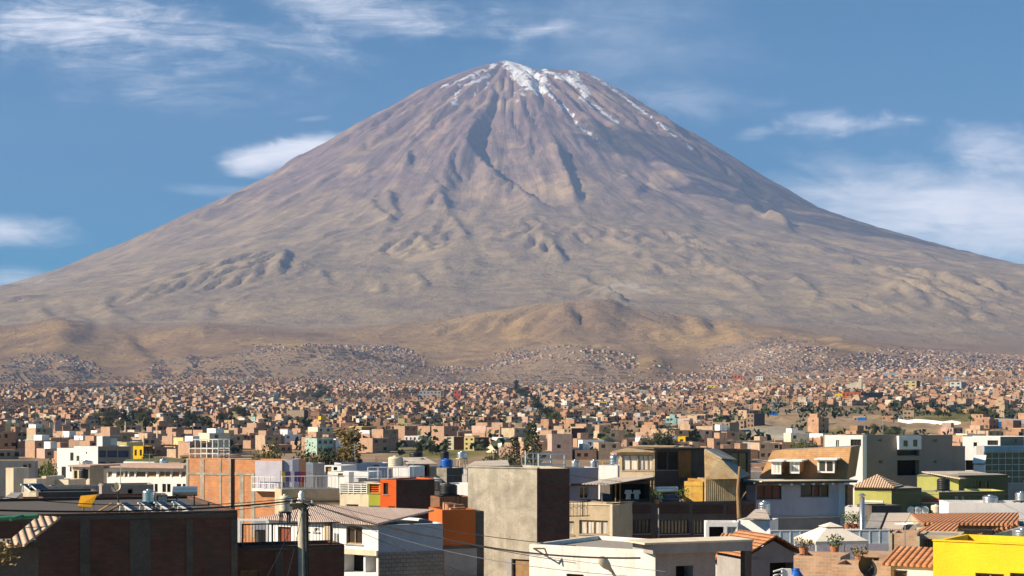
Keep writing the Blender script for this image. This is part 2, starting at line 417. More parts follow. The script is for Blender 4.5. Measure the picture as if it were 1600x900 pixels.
def attr(nt, name):
    n = nt.nodes.new('ShaderNodeAttribute'); n.attribute_name = name; return n.outputs['Fac']
class NB:
    """small helper for wiring a material"""
    def __init__(s, nt): s.nt = nt; s.obj = nt.nodes.new('ShaderNodeTexCoord').outputs['Object']
    def math(s, op, a, b=None, clamp=False, c=None):
        n = s.nt.nodes.new('ShaderNodeMath'); n.operation = op; n.use_clamp = clamp
        for i, v in enumerate((a, b, c)):
            if v is None: continue
            if isinstance(v, (int, float)): n.inputs[i].default_value = v
            else: s.nt.links.new(v, n.inputs[i])
        return n.outputs[0]
    def noise(s, scale, detail=5, rough=0.55, vec=None, sc3=None, dist=0):
        v = vec or s.obj
        if sc3:
            m = s.nt.nodes.new('ShaderNodeMapping'); s.nt.links.new(v, m.inputs[0]); m.inputs['Scale'].default_value = sc3; v = m.outputs[0]
        n = s.nt.nodes.new('ShaderNodeTexNoise'); s.nt.links.new(v, n.inputs['Vector'])
        n.inputs['Scale'].default_value = scale; n.inputs['Detail'].default_value = detail; n.inputs['Roughness'].default_value = rough; n.inputs['Distortion'].default_value = dist
        return n.outputs[0]
    def ramp(s, fac, stops, interp='LINEAR'):
        r = s.nt.nodes.new('ShaderNodeValToRGB'); s.nt.links.new(fac, r.inputs[0]); e = r.color_ramp; e.interpolation = interp
        while len(e.elements) < len(stops): e.elements.new(0.5)
        for k, (p, c) in enumerate(stops):
            e.elements[k].position = p; e.elements[k].color = (*c, 1) if len(c) == 3 else c
        return r.outputs[0]
    def mix(s, fac, a, b, mode='MIX'):
        n = s.nt.nodes.new('ShaderNodeMix'); n.data_type = 'RGBA'; n.blend_type = mode
        for i, v in ((0, fac), (6, a), (7, b)):
            if isinstance(v, (int, float)): n.inputs[i].default_value = v
            elif isinstance(v, tuple): n.inputs[i].default_value = (*v, 1) if len(v) == 3 else v
            else: s.nt.links.new(v, n.inputs[i])
        return n.outputs[2]
    def sep(s, v=None):
        n = s.nt.nodes.new('ShaderNodeSeparateXYZ'); s.nt.links.new(v or s.obj, n.inputs[0]); return n.outputs
    def bump(s, h, strength, dist, b):
        n = s.nt.nodes.new('ShaderNodeBump'); s.nt.links.new(h, n.inputs['Height']); n.inputs['Strength'].default_value = strength; n.inputs['Distance'].default_value = dist
        s.nt.links.new(n.outputs[0], b.inputs['Normal'])

mv, nt, b = newmat('volcano_rock'); n = NB(nt)
z = n.sep()[2]
zn = n.math('ADD', n.math('DIVIDE', n.math('SUBTRACT', z, 150.0), 3850.0), n.math('MULTIPLY', n.math('SUBTRACT', n.noise(0.0011, 7, 0.6), 0.5), 0.42))
base = n.ramp(zn, [(0.03, (0.30, 0.230, 0.145)), (0.24, (0.32, 0.250, 0.155)), (0.40, (0.290, 0.220, 0.145)), (0.54, (0.235, 0.172, 0.150)), (0.72, (0.230, 0.155, 0.142)), (0.92, (0.240, 0.155, 0.140))])
# bands of lighter ash and darker lava running down the slopes
x3 = n.noise(0.0024, 8, 0.66, dist=1.2)
base = n.mix(n.ramp(x3, [(0.40, (0, 0, 0)), (0.62, (1, 1, 1))]), base, n.mix(0.5, base, (0.145, 0.115, 0.12)))
ash = n.noise(0.0017, 8, 0.6, sc3=(1, 1, 1.6), dist=0.8)
base = n.mix(n.math('MULTIPLY', n.ramp(ash, [(0.5, (0, 0, 0)), (0.68, (1, 1, 1))]), 0.75), base, (0.42, 0.315, 0.18))
fine_ = n.noise(0.012, 6, 0.7)
base = n.mix(0.45, base, n.ramp(fine_, [(0.3, (0.30, 0.30, 0.30)), (0.7, (0.72, 0.72, 0.72))]), 'OVERLAY')
s3 = n.sep(); dx_ = n.math('SUBTRACT', s3[0], float(VC[0])); dy_ = n.math('SUBTRACT', s3[1], float(VC[1]))
pc_ = nt.nodes.new('ShaderNodeCombineXYZ'); nt.links.new(n.math('MULTIPLY', n.math('ARCTAN2', dx_, dy_), 26.0), pc_.inputs[0])
nt.links.new(n.math('MULTIPLY', n.math('SQRT', n.math('ADD', n.math('MULTIPLY', dx_, dx_), n.math('MULTIPLY', dy_, dy_))), 0.0011), pc_.inputs[1])
streak = n.noise(1.0, 8, 0.68, vec=pc_.outputs[0], dist=0.5)        # lava and scree running down from the crater
base = n.mix(n.math('MULTIPLY', n.math('DIVIDE', n.math('SUBTRACT', z, 700.0), 1600.0, True), 0.75), base, n.ramp(streak, [(0.34, (0.24, 0.22, 0.25)), (0.50, (0.5, 0.5, 0.5)), (0.66, (0.74, 0.68, 0.66))]), 'OVERLAY')
pale = attr(nt, 'pale')
base = n.mix(n.math('MULTIPLY', pale, n.ramp(n.noise(0.012, 5, 0.6, sc3=(1, 1, 0.25)), [(0.42, (0, 0, 0)), (0.58, (1, 1, 1))])), base, (0.46, 0.38, 0.30))
sf = n.math('MULTIPLY', n.math('SUBTRACT', n.math('ADD', attr(nt, 'snow'), n.math('MULTIPLY', n.math('SUBTRACT', n.noise(0.011, 8, 0.72), 0.5), 3.4)), 0.62), 5.0, True)
sf = n.math('MINIMUM', sf, n.math('MULTIPLY', attr(nt, 'snow'), 4.0, True))
base = n.mix(n.math('MULTIPLY', sf, 0.88), base, (0.80, 0.82, 0.86))
nt.links.new(base, b.inputs['Base Color']); b.inputs['Roughness'].default_value = 0.95; b.inputs['Specular IOR Level'].default_value = 0.05
n.bump(n.math('ADD', n.math('ADD', n.math('MULTIPLY', streak, .9), n.noise(0.006, 9, 0.66)), n.math('MULTIPLY', n.noise(0.02, 6, 0.7, sc3=(1, 1, .4)), 0.3)), 0.6, 40.0, b)

mh, nt, b = newmat('hill_earth'); n = NB(nt)
a1 = n.noise(0.0016, 7, 0.6, dist=0.6)
base = n.ramp(a1, [(0.33, (0.22, 0.145, 0.088)), (0.48, (0.32, 0.21, 0.115)), (0.62, (0.45, 0.295, 0.13)), (0.74, (0.50, 0.33, 0.14))])
base = n.mix(0.5, base, n.ramp(n.noise(0.02, 6, 0.7), [(0.3, (0.30, 0.30, 0.30)), (0.7, (0.72, 0.72, 0.72))]), 'OVERLAY')
base = n.mix(n.math('MULTIPLY', n.ramp(n.noise(0.009, 7, 0.6, dist=3.5), [(0.49, (0, 0, 0)), (0.50, (1, 1, 1)), (0.51, (0, 0, 0))]), 0.55), base, (0.42, 0.34, 0.25))
zz = n.sep()
base = n.mix(n.math('MULTIPLY', n.ramp(n.noise(0.035, 4, 0.75), [(0.52, (0, 0, 0)), (0.64, (1, 1, 1))]), 0.38), base, (0.17, 0.12, 0.065))
base = n.mix(n.math('MULTIPLY', n.ramp(n.noise(0.005, 6, 0.7, dist=1.0), [(0.50, (0, 0, 0)), (0.66, (1, 1, 1))]), 0.5), base, (0.19, 0.135, 0.095))
base = n.mix(attr(nt, 'town'), base, n.ramp(n.noise(0.05, 3, 0.7), [(0.35, (0.24, 0.17, 0.12)), (0.65, (0.42, 0.31, 0.21))]))
base = n.mix(n.math('MULTIPLY', n.math('SUBTRACT', zz[1], 6900.0), 0.0012, True), base, n.ramp(a1, [(0.35, (0.25, 0.18, 0.12)), (0.65, (0.36, 0.265, 0.165))]))
nt.links.new(base, b.inputs['Base Color']); b.inputs['Roughness'].default_value = 0.95; b.inputs['Specular IOR Level'].default_value = 0.05
n.bump(n.noise(0.014, 10, 0.72), 1.0, 26.0, b)

mg, nt, b = newmat('valley_ground'); n = NB(nt)
base = n.ramp(n.noise(0.012, 6, 0.6), [(0.35, (0.21, 0.145, 0.088)), (0.55, (0.30, 0.215, 0.13)), (0.7, (0.37, 0.27, 0.165))])
base = n.mix(0.45, base, n.ramp(n.noise(0.3, 5, 0.7), [(0.3, (0.32, 0.30, 0.28)), (0.7, (0.74, 0.70, 0.64))]), 'OVERLAY')
base = n.mix(attr(nt, 'sand'), base, n.ramp(n.noise(0.03, 5, 0.6, dist=1.5), [(0.4, (0.27, 0.25, 0.20)), (0.6, (0.37, 0.33, 0.25))]))
base = n.mix(attr(nt, 'grass'), base, n.ramp(n.noise(0.08, 5, 0.7), [(0.35, (0.085, 0.085, 0.022)), (0.6, (0.19, 0.17, 0.05))]))
nt.links.new(base, b.inputs['Base Color']); b.inputs['Roughness'].default_value = 0.95
n.bump(n.noise(0.15, 7, 0.65), 0.6, 1.5, b)

pale_a = np.exp(-(((SPX - 985) / 40) ** 2 + ((SPY - 450) / 12) ** 2) ** 2)
pale_a = np.maximum(pale_a, 0.8 * np.exp(-(((SPX - 60) / 45) ** 2 + ((SPY - 440) / 9) ** 2)))
town = np.zeros_like(Z)
HILLTOWN = [((350, 540), (475, 596), .9), ((430, 532), (660, 598), 1.0), ((735, 540), (1010, 606), .85), ((1080, 530), (1310, 592), 1.0), ((1280, 540), (1640, 590), .6), ((-20, 552), (150, 606), .6), ((210, 556), (390, 600), .6), ((640, 575), (760, 606), .5)]
for (x0, y0), (x1, y1), s_ in HILLTOWN:
    town = np.maximum(town, s_ * np.clip(1.6 - 1.6 * np.hypot((SPX - (x0 + x1) / 2) / ((x1 - x0) / 2), (SPY - (y0 + y1) / 2) / ((y1 - y0) / 2 + 3)) ** 2, 0, 1) * (GY < 6500))
k = int(np.searchsorted(gy0, 7900))
grid_mesh('hills', GX[:k + 1], GY[:k + 1], Z[:k + 1], {'town': town[:k + 1]}, mh)
# the ochre of the hills thins out towards the rock of the cone by its own noise, not at this line
grid_mesh('volcano', GX[k:], GY[k:], Z[k:], {'snow': snow[k:], 'pale': pale_a[k:]}, mv)

NU = np.arange(-500, 2101, 4.0)
NY = np.concatenate([[-400, -200, 0, 100, 200, 260, 300], 300 * (4640 / 300) ** (np.arange(1, 331) / 330)])
NYG, NUG = np.meshgrid(NY, NU, indexing='ij')
NXG = (NUG - 800) / F * np.maximum(NYG, 500)
def bluff(px, Y):
    return np.clip((px - 1120) / 60, 0, 1) * np.clip((Y - 640) / 80, 0, 1) * np.clip((1150 - Y) / 120, 0, 1)
def near_z(X, Y):
    X = np.asarray(X, float); Y = np.asarray(Y, float)
    z = front_z(X, Y)
    px = 800 + F * X / np.maximum(Y, 60)
    m = bluff(px, Y)
    z = z + m * (fbm(X / 55, Y / 55, 401, 5, .55, True) * 4.2 - 1.2)
    z = z + np.clip((Y - 500) / 300, 0, 1) * np.clip((4600 - Y) / 700, 0, 1) * (fbm(X / 240, Y / 240, 411, 3) * (2.0 + Y / 900) + np.clip((Y - 1300) / 900, 0, 1) * (fbm(X / 620, Y / 620, 415, 3) * 16 + 3))
    return z
NZ = near_z(NXG, NYG); NZ[-1] -= 1.0
npy = HY - (NZ - EYE) / np.maximum(NYG, 50) * F
def ell(px, py, cx, cy, rx, ry): return np.clip(2 * (1 - np.hypot((px - cx) / rx, (py - cy) / ry)), 0, 1)
rag = 12 * fbm(NXG / 40, NYG / 40, 421, 4)
sandm = np.maximum(ell(NUG + rag, npy + rag * .3, 1205, 682, 75, 22), 0.15 * ell(NUG + rag, npy, 1330, 665, 160, 14)) * (NYG > 520)
grassm = np.maximum.reduce([ell(NUG + rag, npy, 690, 707, 100, 12), ell(NUG + rag, npy, 60, 700, 60, 10), ell(NUG + rag, npy, 1500, 646, 130, 8), ell(NUG, npy, 800, 660, 60, 6), ell(NUG + rag, npy, 1300, 675, 50, 6), ell(NUG + rag, npy, 1480, 655, 160, 4), ell(NUG + rag, npy, 960, 705, 60, 5)]) * (NYG > 330)
grid_mesh('ground', NXG, NYG, NZ, {'sand': sandm, 'grass': grassm}, mg)

def ground_z(x, y):
    """ground height at a point: near sheet, or the gridded hills beyond it"""
    if y < 4600: return float(near_z(np.array([x]), np.array([y]))[0])
    i = np.searchsorted(gx0, x) - 1; j = np.searchsorted(gy0, y) - 1
    fx = (x - gx0[i]) / (gx0[i + 1] - gx0[i]); fy = (y - gy0[j]) / (gy0[j + 1] - gy0[j])
    return float((Z[j, i] * (1 - fx) + Z[j, i + 1] * fx) * (1 - fy) + (Z[j + 1, i] * (1 - fx) + Z[j + 1, i + 1] * fx) * fy)

# ------------------------------------------------------------------ haze
def box_mesh(name, x0, x1, y0, y1, z0, z1):
    me = bpy.data.meshes.new(name)
    v = [(x, y, z) for z in (z0, z1) for y in (y0, y1) for x in (x0, x1)]
    me.from_pydata(v, [], [(0, 2, 3, 1), (4, 5, 7, 6), (0, 1, 5, 4), (2, 6, 7, 3), (0, 4, 6, 2), (1, 3, 7, 5)])
    return me
mz = bpy.data.materials.new('haze_air'); mz.use_nodes = True; nt = mz.node_tree; nt.nodes.clear()
o_ = nt.nodes.new('ShaderNodeOutputMaterial'); pv = nt.nodes.new('ShaderNodeVolumePrincipled'); nt.links.new(pv.outputs[0], o_.inputs['Volume'])
pv.inputs['Color'].default_value = (0.40, 0.57, 1.0, 1); pv.inputs['Density'].default_value = 4.2e-5; pv.inputs['Anisotropy'].default_value = 0.0
hz = bpy.data.objects.new('haze', box_mesh('haze', -12500, 12500, -450, 21500, -60, 4080)); hz.data.materials.append(mz); COL.objects.link(hz); hz['kind'] = 'stuff'; hz['label'] = 'pale blue haze thinning the distant slopes'
hz.display_type = 'WIRE'

mc, nt, bb = newmat('cloud_vapour'); bb.inputs['Base Color'].default_value = (.9, .9, .9, 1)
tr_ = nt.nodes.new('ShaderNodeBsdfTransparent'); mx = nt.nodes.new('ShaderNodeMixShader'); mx.inputs[0].default_value = 0.40
nt.links.new(tr_.outputs[0], mx.inputs[1]); nt.links.new(bb.outputs[0], mx.inputs[2]); nt.links.new(mx.outputs[0], [q for q in nt.nodes if q.type == 'OUTPUT_MATERIAL'][0].inputs[0])
def cloud(label, c, rx, ry, rz, seed):
    bm = bmesh.new(); bmesh.ops.create_icosphere(bm, subdivisions=6, radius=1)
    co = np.array([v.co[:] for v in bm.verts]); k_ = 1 + .45 * fbm(co[:, 0] * 2.2 + seed, co[:, 1] * 2.2 + co[:, 2] * 1.3, 700, 5, .6)
    for v, q in zip(bm.verts, k_): v.co = (v.co.x * q * rx, v.co.y * q * ry, v.co.z * q * rz)
    me = bpy.data.meshes.new('cloud'); bm.to_mesh(me); bm.free(); me.materials.append(mc); o = bpy.data.objects.new('cloud', me); o.location = c; COL.objects.link(o); o['kind'] = 'stuff'; o['label'] = label
def over(px, py, Yd, t):
    m_ = (np.abs(SPX - px) < 5) & (np.abs(SPY - py) < 4); p = V(px, py, float(GY[m_].min())); return p + to_sun * t
cloud('white cloud above the picture shading the right flank', over(1190, 290, 0, 6600), 1000, 480, 130, 0)
cloud('smaller white cloud shading the right ridge', over(1300, 345, 0, 7400), 900, 420, 150, 5)
# ------------------------------------------------------------------ materials of the town
def uvz(n, k=1.0):
    """wall coordinates: along the wall, up"""
    s = n.sep()
    c = n.nt.nodes.new('ShaderNodeCombineXYZ')
    n.nt.links.new(n.math('ADD', s[0], s[1]), c.inputs[0]); n.nt.links.new(s[2], c.inputs[1])
    return c.outputs[0]
def oi_rand(n):
    return n.nt.nodes.new('ShaderNodeObjectInfo').outputs['Random']
def plaster(name, col, dirt=0.25, dirtcol=(0.16, 0.13, 0.10), rough=0.85, patchy=0.3):
    m, nt, b = newmat(name); n = NB(nt)
    base = n.mix(patchy, col, n.ramp(n.noise(0.7, 6, 0.65), [(0.3, tuple(c * 0.62 for c in col)), (0.7, tuple(min(c * 1.18, 0.85) for c in col))]))
    st = n.noise(1.0, 6, 0.6, vec=uvz(n), sc3=(2.6, 0.28, 1))
    base = n.mix(n.math('MULTIPLY', n.ramp(st, [(0.48, (0, 0, 0)), (0.75, (1, 1, 1))]), dirt), base, dirtcol)
    base = n.mix(n.math('MULTIPLY', n.ramp(n.noise(3.5, 7, 0.7), [(0.52, (0, 0, 0)), (0.72, (1, 1, 1))]), dirt * 0.8), base, dirtcol)
    base = n.mix(min(1, .25 + dirt), base, n.ramp(n.noise(14, 6, 0.75), [(0.25, (0.30, 0.30, 0.30)), (0.75, (0.70, 0.70, 0.70))]), 'OVERLAY')
    base = n.mix(min(.8, dirt * 1.6), base, n.ramp(n.noise(0.45, 8, 0.7, vec=uvz(n), sc3=(1, 1.3, 1), dist=.8), [(0.35, (0.36, 0.35, 0.34)), (0.6, (0.60, 0.60, 0.60))]), 'OVERLAY')
    nt.links.new(base, b.inputs['Base Color']); b.inputs['Roughness'].default_value = rough
    n.bump(n.noise(9, 5, 0.6), 0.4, 0.04, b)
    return m
def brickm(name, c1, c2, mortar=(0.30, 0.27, 0.24), sx=1.0, dirt=0.35):
    m, nt, b = newmat(name); n = NB(nt)
    t = nt.nodes.new('ShaderNodeTexBrick'); nt.links.new(uvz(n), t.inputs['Vector'])
    t.inputs['Color1'].default_value = (*c1, 1); t.inputs['Color2'].default_value = (*c2, 1); t.inputs['Mortar'].default_value = (*mortar, 1)
    t.inputs['Scale'].default_value = 1.0; t.inputs['Brick Width'].default_value = 0.30 * sx; t.inputs['Row Height'].default_value = 0.14 * sx; t.inputs['Mortar Size'].default_value = 0.016 * sx
    base = n.mix(0.5, t.outputs['Color'], n.ramp(n.noise(0.9, 6, 0.7), [(0.3, (0.22, 0.22, 0.22)), (0.7, (0.75, 0.75, 0.75))]), 'OVERLAY')
    base = n.mix(n.math('MULTIPLY', n.ramp(n.noise(0.35, 7, 0.65, vec=uvz(n), sc3=(1.5, 0.8, 1)), [(0.5, (0, 0, 0)), (0.68, (1, 1, 1))]), dirt), base, mortar)
    nt.links.new(base, b.inputs['Base Color']); b.inputs['Roughness'].default_value = 0.92
    n.bump(t.outputs['Fac'], -0.6, 0.02, b)
    return m
def ribbed(name, c1, c2, metal=0.0, rough=0.6, pitch=7.0, rust=0.5):
    """corrugated sheet: ribs run up the wall or down the roof"""
    m, nt, b = newmat(name); n = NB(nt)
    base = n.ramp(n.noise(0.8, 6, 0.7), [(0.35, c1), (0.35 + 0.3 * (1.1 - rust), c2)])
    base = n.mix(0.5, base, n.ramp(n.noise(1.5, 5, 0.7, vec=uvz(n), sc3=(6, 0.3, 1)), [(0.3, (0.25, 0.25, 0.25)), (0.7, (0.7, 0.7, 0.7))]), 'OVERLAY')
    s = n.sep(); w = n.math('SINE', n.math('MULTIPLY', n.math('ADD', s[0], s[1]), pitch * 2 * PI))
    nt.links.new(base, b.inputs['Base Color']); b.inputs['Roughness'].default_value = rough; b.inputs['Metallic'].default_value = metal
    n.bump(w, 0.8, 0.03, b)
    return m
def tiles(name, c1, c2, c3):
    m, nt, b = newmat(name); n = NB(nt)
    s = n.sep(); w = n.math('ABSOLUTE', n.math('SINE', n.math('MULTIPLY', s[0], PI / 0.24)))
    row = n.math('FRACT', n.math('DIVIDE', s[1], 0.34))
    base = n.ramp(n.noise(2.4, 6, 0.75), [(0.3, c1), (0.5, c2), (0.72, c3)])
    base = n.mix(n.math('MULTIPLY', n.math('LESS_THAN', row, 0.14), 0.45), base, (0.07, 0.035, 0.02))
    base = n.mix(n.math('MULTIPLY', n.math('LESS_THAN', w, 0.3), 0.6), base, (0.07, 0.03, 0.02))
    nt.links.new(base, b.inputs['Base Color']); b.inputs['Roughness'].default_value = 0.85
    n.bump(w, 1.0, 0.07, b)
    return m
def simple(name, col, rough=0.5, metal=0.0, spec=0.3, var=0.25):
    m, nt, b = newmat(name); n = NB(nt)
    base = n.mix(var, col, n.ramp(n.noise(4, 5, 0.65), [(0.3, tuple(c * 0.5 for c in col)), (0.7, tuple(min(1, c * 1.3) for c in col))]))
    nt.links.new(base, b.inputs['Base Color']); b.inputs['Roughness'].default_value = rough; b.inputs['Metallic'].default_value = metal
    b.inputs['Specular IOR Level'].default_value = spec
    return m

plaster('white_plaster', (0.74, 0.71, 0.66), 0.30); plaster('clean_white', (0.78, 0.77, 0.75), 0.12, patchy=.15); plaster('cream_plaster', (0.70, 0.60, 0.45), 0.25)
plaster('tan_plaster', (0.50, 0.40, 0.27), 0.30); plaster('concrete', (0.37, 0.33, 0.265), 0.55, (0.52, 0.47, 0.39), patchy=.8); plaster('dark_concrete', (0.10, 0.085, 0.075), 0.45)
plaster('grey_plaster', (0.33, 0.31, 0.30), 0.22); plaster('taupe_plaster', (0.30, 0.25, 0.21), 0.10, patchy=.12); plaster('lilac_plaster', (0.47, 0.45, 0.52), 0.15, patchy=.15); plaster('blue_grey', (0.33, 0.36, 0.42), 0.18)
plaster('orange_paint', (0.62, 0.10, 0.015), 0.12, patchy=.15); plaster('rust_orange', (0.52, 0.12, 0.022), 0.15, patchy=.15); plaster('lime_paint', (0.46, 0.45, 0.13), 0.15, patchy=.2); plaster('green_paint', (0.33, 0.37, 0.04), 0.12)
plaster('olive_paint', (0.115, 0.125, 0.06), 0.2); plaster('yellow_paint', (0.86, 0.54, 0.02), 0.16, (.50, .30, .05), patchy=.2); plaster('ochre_wall', (0.62, 0.38, 0.08), 0.6, (0.28, 0.17, 0.07)); plaster('amber_wall', (0.36, 0.18, 0.035), 0.4)  # olive: real trim, and lime house sides with their shade put into colour
plaster('pink_plaster', (0.52, 0.36, 0.29), 0.25); plaster('pale_yellow', (0.70, 0.56, 0.26), 0.2); plaster('sky_paint', (0.25, 0.40, 0.52), 0.2); plaster('mint_paint', (0.36, 0.50, 0.43), 0.2); plaster('red_paint', (0.42, 0.08, 0.06), 0.2)
brickm('orange_brick', (0.58, 0.225, 0.085), (0.50, 0.18, 0.065), (.42, .30, .20)); brickm('dark_brick', (0.15, 0.062, 0.042), (0.11, 0.048, 0.034), (0.075, 0.062, 0.055), dirt=.45); brickm('pale_brick', (0.47, 0.29, 0.18), (0.40, 0.23, 0.14), (0.40, 0.34, 0.27))  # the dark brick has the shade of turned-away walls in its colour
brickm('town_brick', (0.48, 0.27, 0.155), (0.43, 0.235, 0.135), dirt=.3); brickm('town_brick_pale', (0.56, 0.39, 0.25), (0.50, 0.34, 0.21), dirt=.3); brickm('town_brick_brown', (0.33, 0.19, 0.12), (0.29, 0.16, 0.10), dirt=.3)
brickm('cinder_block', (0.25, 0.225, 0.20), (0.21, 0.19, 0.17), (0.14, 0.125, 0.11), 1.4); brickm('shingles', (0.46, 0.27, 0.125), (0.41, 0.235, 0.105), (0.33, 0.185, 0.085), 1.2, dirt=.1)
ribbed('rusty_sheet', (0.35, 0.19, 0.075), (0.48, 0.36, 0.20)); ribbed('grey_sheet', (0.28, 0.26, 0.24), (0.42, 0.39, 0.35), rust=.2); ribbed('pale_sheet', (0.56, 0.46, 0.37), (0.64, 0.55, 0.46), rust=.2); ribbed('dark_sheet', (0.085, 0.07, 0.06), (0.12, 0.10, 0.085)); ribbed('rust_red_sheet', (0.30, 0.11, 0.03), (0.40, 0.17, 0.05))
ribbed('pinkish_sheet', (0.46, 0.33, 0.27), (0.55, 0.42, 0.34), rust=.3); ribbed('wood_boards', (0.16, 0.075, 0.04), (0.22, 0.11, 0.06), pitch=3.5)
tiles('clay_tiles', (0.33, 0.13, 0.055), (0.50, 0.21, 0.09), (0.60, 0.32, 0.17)); tiles('pale_tiles', (0.46, 0.29, 0.19), (0.56, 0.38, 0.26), (0.64, 0.48, 0.34))
simple('white_metal', (0.78, 0.77, 0.74), 0.45); simple('dark_metal', (0.045, 0.042, 0.04), 0.5); simple('silver', (0.60, 0.60, 0.60), 0.28, 0.85, .5, .1); simple('tank_black', (0.018, 0.018, 0.02), 0.45); simple('tank_blue', (0.015, 0.10, 0.42), 0.35); simple('tank_beige', (0.60, 0.52, 0.40), 0.6)
simple('dark_roof', (0.09, 0.078, 0.068), 0.9); simple('roof_grey', (0.30, 0.27, 0.235), 0.95, var=.5); simple('roof_earth', (0.38, 0.29, 0.21), 0.95, var=.5); simple('wood', (0.30, 0.18, 0.085), 0.8, var=.5); simple('pole_grey', (0.40, 0.36, 0.29), 0.85, var=.4); simple('cable_black', (0.02, 0.018, 0.016), 0.6)
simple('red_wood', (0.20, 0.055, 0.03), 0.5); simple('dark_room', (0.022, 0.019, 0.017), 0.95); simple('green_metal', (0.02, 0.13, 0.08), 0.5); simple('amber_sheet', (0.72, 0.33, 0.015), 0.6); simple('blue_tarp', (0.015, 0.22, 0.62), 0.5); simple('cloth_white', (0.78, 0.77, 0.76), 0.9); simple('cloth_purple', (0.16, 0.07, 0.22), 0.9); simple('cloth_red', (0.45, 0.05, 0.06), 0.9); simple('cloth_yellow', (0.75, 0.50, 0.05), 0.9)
simple('pale_blue_panel', (0.50, 0.60, 0.66), 0.35); simple('rubble', (0.40, 0.20, 0.11), 0.95, var=.8); simple('fabric_cream', (0.72, 0.64, 0.54), 0.9); simple('solar_glass', (0.012, 0.014, 0.022), 0.12, 0, .6); simple('bark', (0.10, 0.07, 0.045), 0.95, var=.5); simple('terracotta', (0.42, 0.17, 0.08), 0.9)
m, nt, b = newmat('glass'); n = NB(nt); rnd = n.math('FRACT', n.math('ADD', oi_rand(n), n.math('MULTIPLY', n.noise(0.6, 2), 0.6)))
nt.links.new(n.ramp(rnd, [(0, (0.012, 0.012, 0.014)), (0.6, (0.035, 0.032, 0.03)), (1, (0.08, 0.07, 0.06))]), b.inputs['Base Color']); b.inputs['Roughness'].default_value = 0.12; b.inputs['Specular IOR Level'].default_value = 0.6
m, nt, b = newmat('blue_glass'); b.inputs['Base Color'].default_value = (0.012, 0.03, 0.11, 1); b.inputs['Roughness'].default_value = 0.15; b.inputs['Specular IOR Level'].default_value = 0.5
m, nt, b = newmat('green_glass'); b.inputs['Base Color'].default_value = (0.035, 0.055, 0.05, 1); b.inputs['Roughness'].default_value = 0.2; b.inputs['Specular IOR Level'].default_value = 0.5
m, nt, b = newmat('curtain'); n = NB(nt); s = n.sep()
nt.links.new(n.ramp(n.noise(1.0, 3, .6, vec=uvz(n), sc3=(5, .3, 1)), [(0.35, (0.30, 0.27, 0.22)), (0.55, (0.66, 0.62, 0.54))]), b.inputs['Base Color'])

def leafm(name, c1, c2):
    m, nt, b = newmat(name); n = NB(nt)
    nt.links.new(n.mix(n.noise(0.9, 4, .7), c1, c2), b.inputs['Base Color']); b.inputs['Roughness'].default_value = 0.7
leafm('leaf_olive', (0.045, 0.055, 0.018), (0.13, 0.12, 0.04)); leafm('leaf_dark', (0.018, 0.032, 0.014), (0.055, 0.075, 0.030)); leafm('leaf_green', (0.05, 0.085, 0.02), (0.13, 0.17, 0.045)); leafm('leaf_dry', (0.14, 0.10, 0.035), (0.26, 0.19, 0.07))

# ------------------------------------------------------------------ mesh collector
class MB:
    def __init__(s): s.v = []; s.f = []
    def poly(s, pts):
        i = len(s.v); s.v += [tuple(p) for p in pts]; s.f.append(tuple(range(i, i + len(pts))))
    def box(s, x0, x1, y0, y1, z0, z1):
        i = len(s.v)
        s.v += [(x, y, z) for z in (z0, z1) for y in (y0, y1) for x in (x0, x1)]
        for q in ((0, 2, 3, 1), (4, 5, 7, 6), (0, 1, 5, 4), (2, 6, 7, 3), (0, 4, 6, 2), (1, 3, 7, 5)): s.f.append(tuple(i + k for k in q))
    def prism(s, poly, off):
        """polygon pushed along a vector"""
        off = Vector(off); a = [Vector(p) for p in poly]; i = len(s.v); k = len(a)
        s.v += [tuple(p) for p in a] + [tuple(p + off) for p in a]
        s.f.append(tuple(range(i, i + k))[::-1]); s.f.append(tuple(range(i + k, i + 2 * k)))
        for j in range(k): s.f.append((i + j, i + (j + 1) % k, i + k + (j + 1) % k, i + k + j))
    def tube(s, p, q, r, r2=None, seg=10, cap=True):
        p = Vector(p); q = Vector(q); d = (q - p).normalized()
        a = d.orthogonal().normalized(); b = d.cross(a); r2 = r if r2 is None else r2; i = len(s.v)
        for c, rr_ in ((p, r), (q, r2)):
            for k in range(seg):
                t = 2 * PI * k / seg; s.v.append(tuple(c + a * (rr_ * math.cos(t)) + b * (rr_ * math.sin(t))))
        for k in range(seg): s.f.append((i + k, i + (k + 1) % seg, i + seg + (k + 1) % seg, i + seg + k))
        if cap: s.f.append(tuple(i + k for k in range(seg))[::-1]); s.f.append(tuple(i + seg + k for k in range(seg)))
    def lathe(s, prof, seg=18, c=(0, 0, 0)):
        i = len(s.v); c = Vector(c)
        for r, z in prof:
            for k in range(seg): t = 2 * PI * k / seg; s.v.append((c.x + r * math.cos(t), c.y + r * math.sin(t), c.z + z))
        for j in range(len(prof) - 1):
            for k in range(seg): s.f.append((i + j * seg + k, i + j * seg + (k + 1) % seg, i + (j + 1) * seg + (k + 1) % seg, i + (j + 1) * seg + k))
    def build(s, name, mat, parent=None, smooth=False):
        me = bpy.data.meshes.new(name); me.from_pydata(s.v, [], s.f)
        if smooth: me.polygons.foreach_set('use_smooth', [True] * len(me.polygons))
        me.materials.append(MATS[mat] if isinstance(mat, str) else mat); me.update()
        o = bpy.data.objects.new(name, me); COL.objects.link(o)
        if parent is not None: o.parent = parent
        return o
def empty(name, loc, rz=0, label=None, cat=None, group=None):
    o = bpy.data.objects.new(name, None); COL.objects.link(o); o.location = loc; o.rotation_euler = (0, 0, rz)
    o.empty_display_size = 0.3
    return tag(o, label, cat, group)

